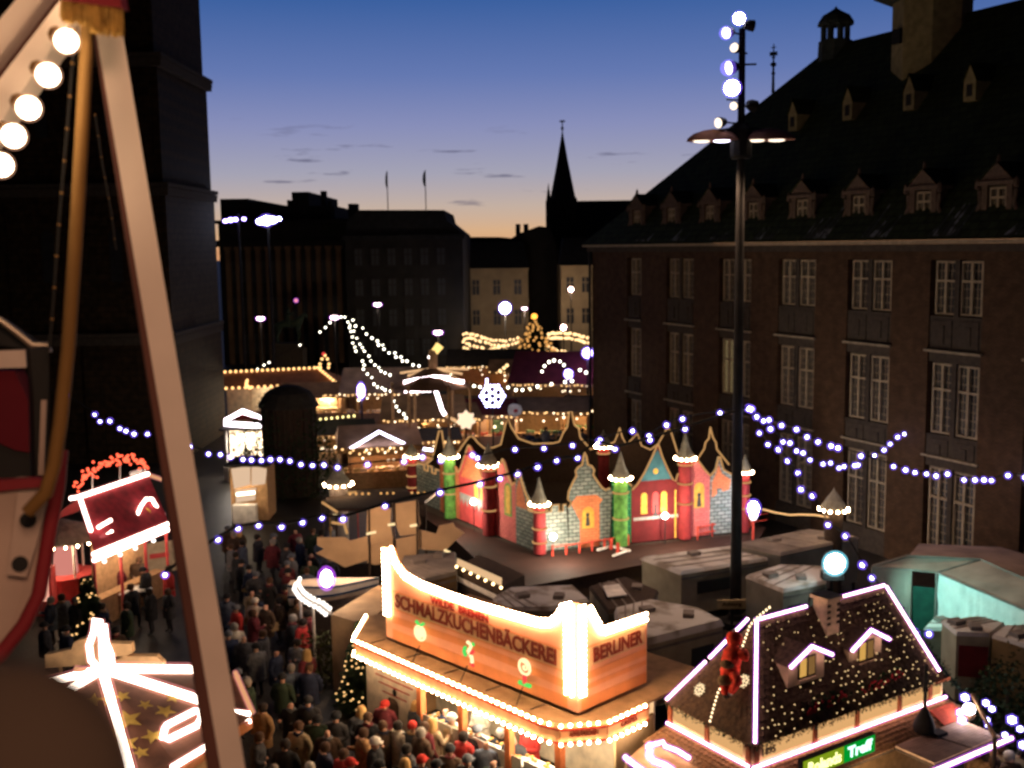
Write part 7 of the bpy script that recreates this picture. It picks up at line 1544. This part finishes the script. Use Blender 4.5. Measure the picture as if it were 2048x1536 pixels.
for px, py, c, h in ((524, 1416, 'tan', 'dark hair'), (582, 1403, 'black', 'bald head'), (616, 1405, 'black', 'black cap'), (632, 1438, 'dark green', 'black cap'), (672, 1437, 'charcoal', 'black cap'), (596, 1453, 'beige', 'brown hair'), (570, 1490, 'black', 'dark hair'), (648, 1494, 'navy', 'brown hair'), (735, 1437, 'black', 'brown hair'), (725, 1463, 'tan', 'brown hair'), (766, 1448, 'dark brown', 'brown hair'), (797, 1446, 'cream', 'dark hair'), (824, 1450, 'charcoal', 'red cap'), (850, 1454, 'maroon', 'brown hair'), (866, 1447, 'beige', 'brown hair'), (843, 1468, 'dark brown', 'grey hair'), (889, 1415, 'navy', 'brown hair'), (902, 1434, 'beige', 'white knit hat'), (831, 1409, 'black', 'dark hair'), (795, 1382, 'dark brown', 'dark hair'), (768, 1405, 'maroon', 'red cap'), (685, 1508, 'red', 'brown hair'), (955, 1460, 'black', 'grey knit hat'), (1001, 1460, 'black', 'long blond hair'), (1028, 1480, 'charcoal', 'bald head'), (750, 1488, 'black', 'grey hair'), (815, 1492, 'charcoal', 'dark hair'), (811, 1530, 'dark brown', 'brown hair'), (843, 1520, 'navy', 'bald head'), (873, 1530, 'tan', 'brown hair'), (515, 1470, 'charcoal', 'brown hair'), (928, 1470, 'red', 'dark hair'), (972, 1482, 'blue-grey', 'bald head'), (700, 1530, 'black', 'red cap'), (620, 1530, 'black', 'grey hair'), (548, 1535, 'charcoal', 'grey hair'), (900, 1495, 'black', 'bald head'), (760, 1525, 'navy', 'black cap'), (655, 1462, 'dark brown', 'bald head'), (935, 1520, 'charcoal', 'black cap'), (985, 1525, 'dark green', 'bald head'), (718, 1418, 'charcoal', 'bald head')):
    person(px, py, Z1, random.uniform(2.0, 3.0) if px > 780 else random.uniform(-1.2, 1.8), c, h)
Z2 = 'in the dim crowd near the ship'
taken = []
tries = 0
while len(taken) < 54 and tries < 6000:
    tries += 1; px = random.uniform(425, 668); py = 1052 + 330 * random.random() ** 1.5
    if px < 430 + (py - 1052) * .10 or (px > 585 and py > 1120 and px > 640 - (py - 1120) * .0 and py < 1240): continue
    if px > 640 and py > 1230: continue
    if py > 1270 and px > 560 and random.random() < .6: continue
    g_ = atz(px, py, 1.66)
    if any((g_ - t_).length < .62 for t_ in taken): continue
    taken.append(g_); person(px, py, Z2, random.uniform(-3.1, 3.1))
person(510, 1200, Z2, 2.8, 'cream', 'white knit hat'); person(603, 1240, Z2, 1.2, 'red', 'dark hair')
Z3 = 'before the red stall'
for px, py, c, h in ((276, 1120, 'dark brown', 'brown hair'), (248, 1118, 'charcoal', 'grey hair'), (300, 1182, 'black', 'dark hair'), (336, 1178, 'charcoal', 'brown hair'), (252, 1212, 'dark green', 'dark hair'), (213, 1118, 'tan', 'bald head'), (232, 1130, 'maroon', 'brown hair'), (100, 1200, 'blue-grey', 'grey hair'), (122, 1196, 'grey', 'brown hair'), (150, 1205, 'black', 'grey knit hat'), (205, 1210, 'navy', 'dark hair'), (336, 1140, 'red', 'brown hair'), (290, 1138, 'black', 'black cap'), (262, 1172, 'black', 'brown hair'), (88, 1250, 'charcoal', 'black cap'), (132, 1262, 'navy', 'black cap'), (230, 1262, 'dark brown', 'black cap')):
    person(px, py, Z3, random.uniform(-2.5, 2.5), c, h)
Z4 = 'among the far stalls'
for px, py in ((1075, 872), (1092, 858), (1106, 874), (1120, 866), (1130, 880), (1150, 872), (1165, 862), (1172, 880), (1060, 866), (1048, 872), (1140, 856), (1012, 880), (905, 890), (880, 884)):
    person(px, py, Z4, random.uniform(-3, 3))
Z5 = 'before the pediment stall'
for px, py in ((462, 878), (474, 886), (486, 876), (500, 884), (512, 894), (468, 900)): person(px, py, Z5, 3.1 + random.uniform(-.4, .4), *{462: ('black', 'black cap'), 474: ('black', 'dark hair'), 486: ('charcoal', 'brown hair'), 500: ('navy', 'dark hair'), 512: ('black', 'grey hair'), 468: ('maroon', 'brown hair')}[px])
Z6 = 'below the bottom right lamps'
for px, py, c, h in ((1955, 1502, 'tan', 'brown hair'), (1975, 1512, 'tan', 'dark hair'), (1998, 1492, 'beige', 'brown hair'), (2020, 1515, 'dark brown', 'grey hair'), (2042, 1500, 'beige', 'dark hair'), (1990, 1530, 'maroon', 'brown hair')): person(px, py, Z6, random.uniform(-1, 1), c, h)
Z7 = 'serving inside the bakery'
for lx in (-4.2, -2.3):
    w_ = XF[bk] @ V((lx, .75, 0)); o = person(600, 1400, Z7, BR, 'cream' if lx < -3 else 'red', 'brown hair' if lx < -3 else 'dark hair', pose=1); o.location = w_
bpy.data.objects.remove(SCARF); bpy.data.objects.remove(BAG)
for o, c in PROTO:
    for ch in [k for k in o.children]: bpy.data.objects.remove(ch)
    bpy.data.objects.remove(o)
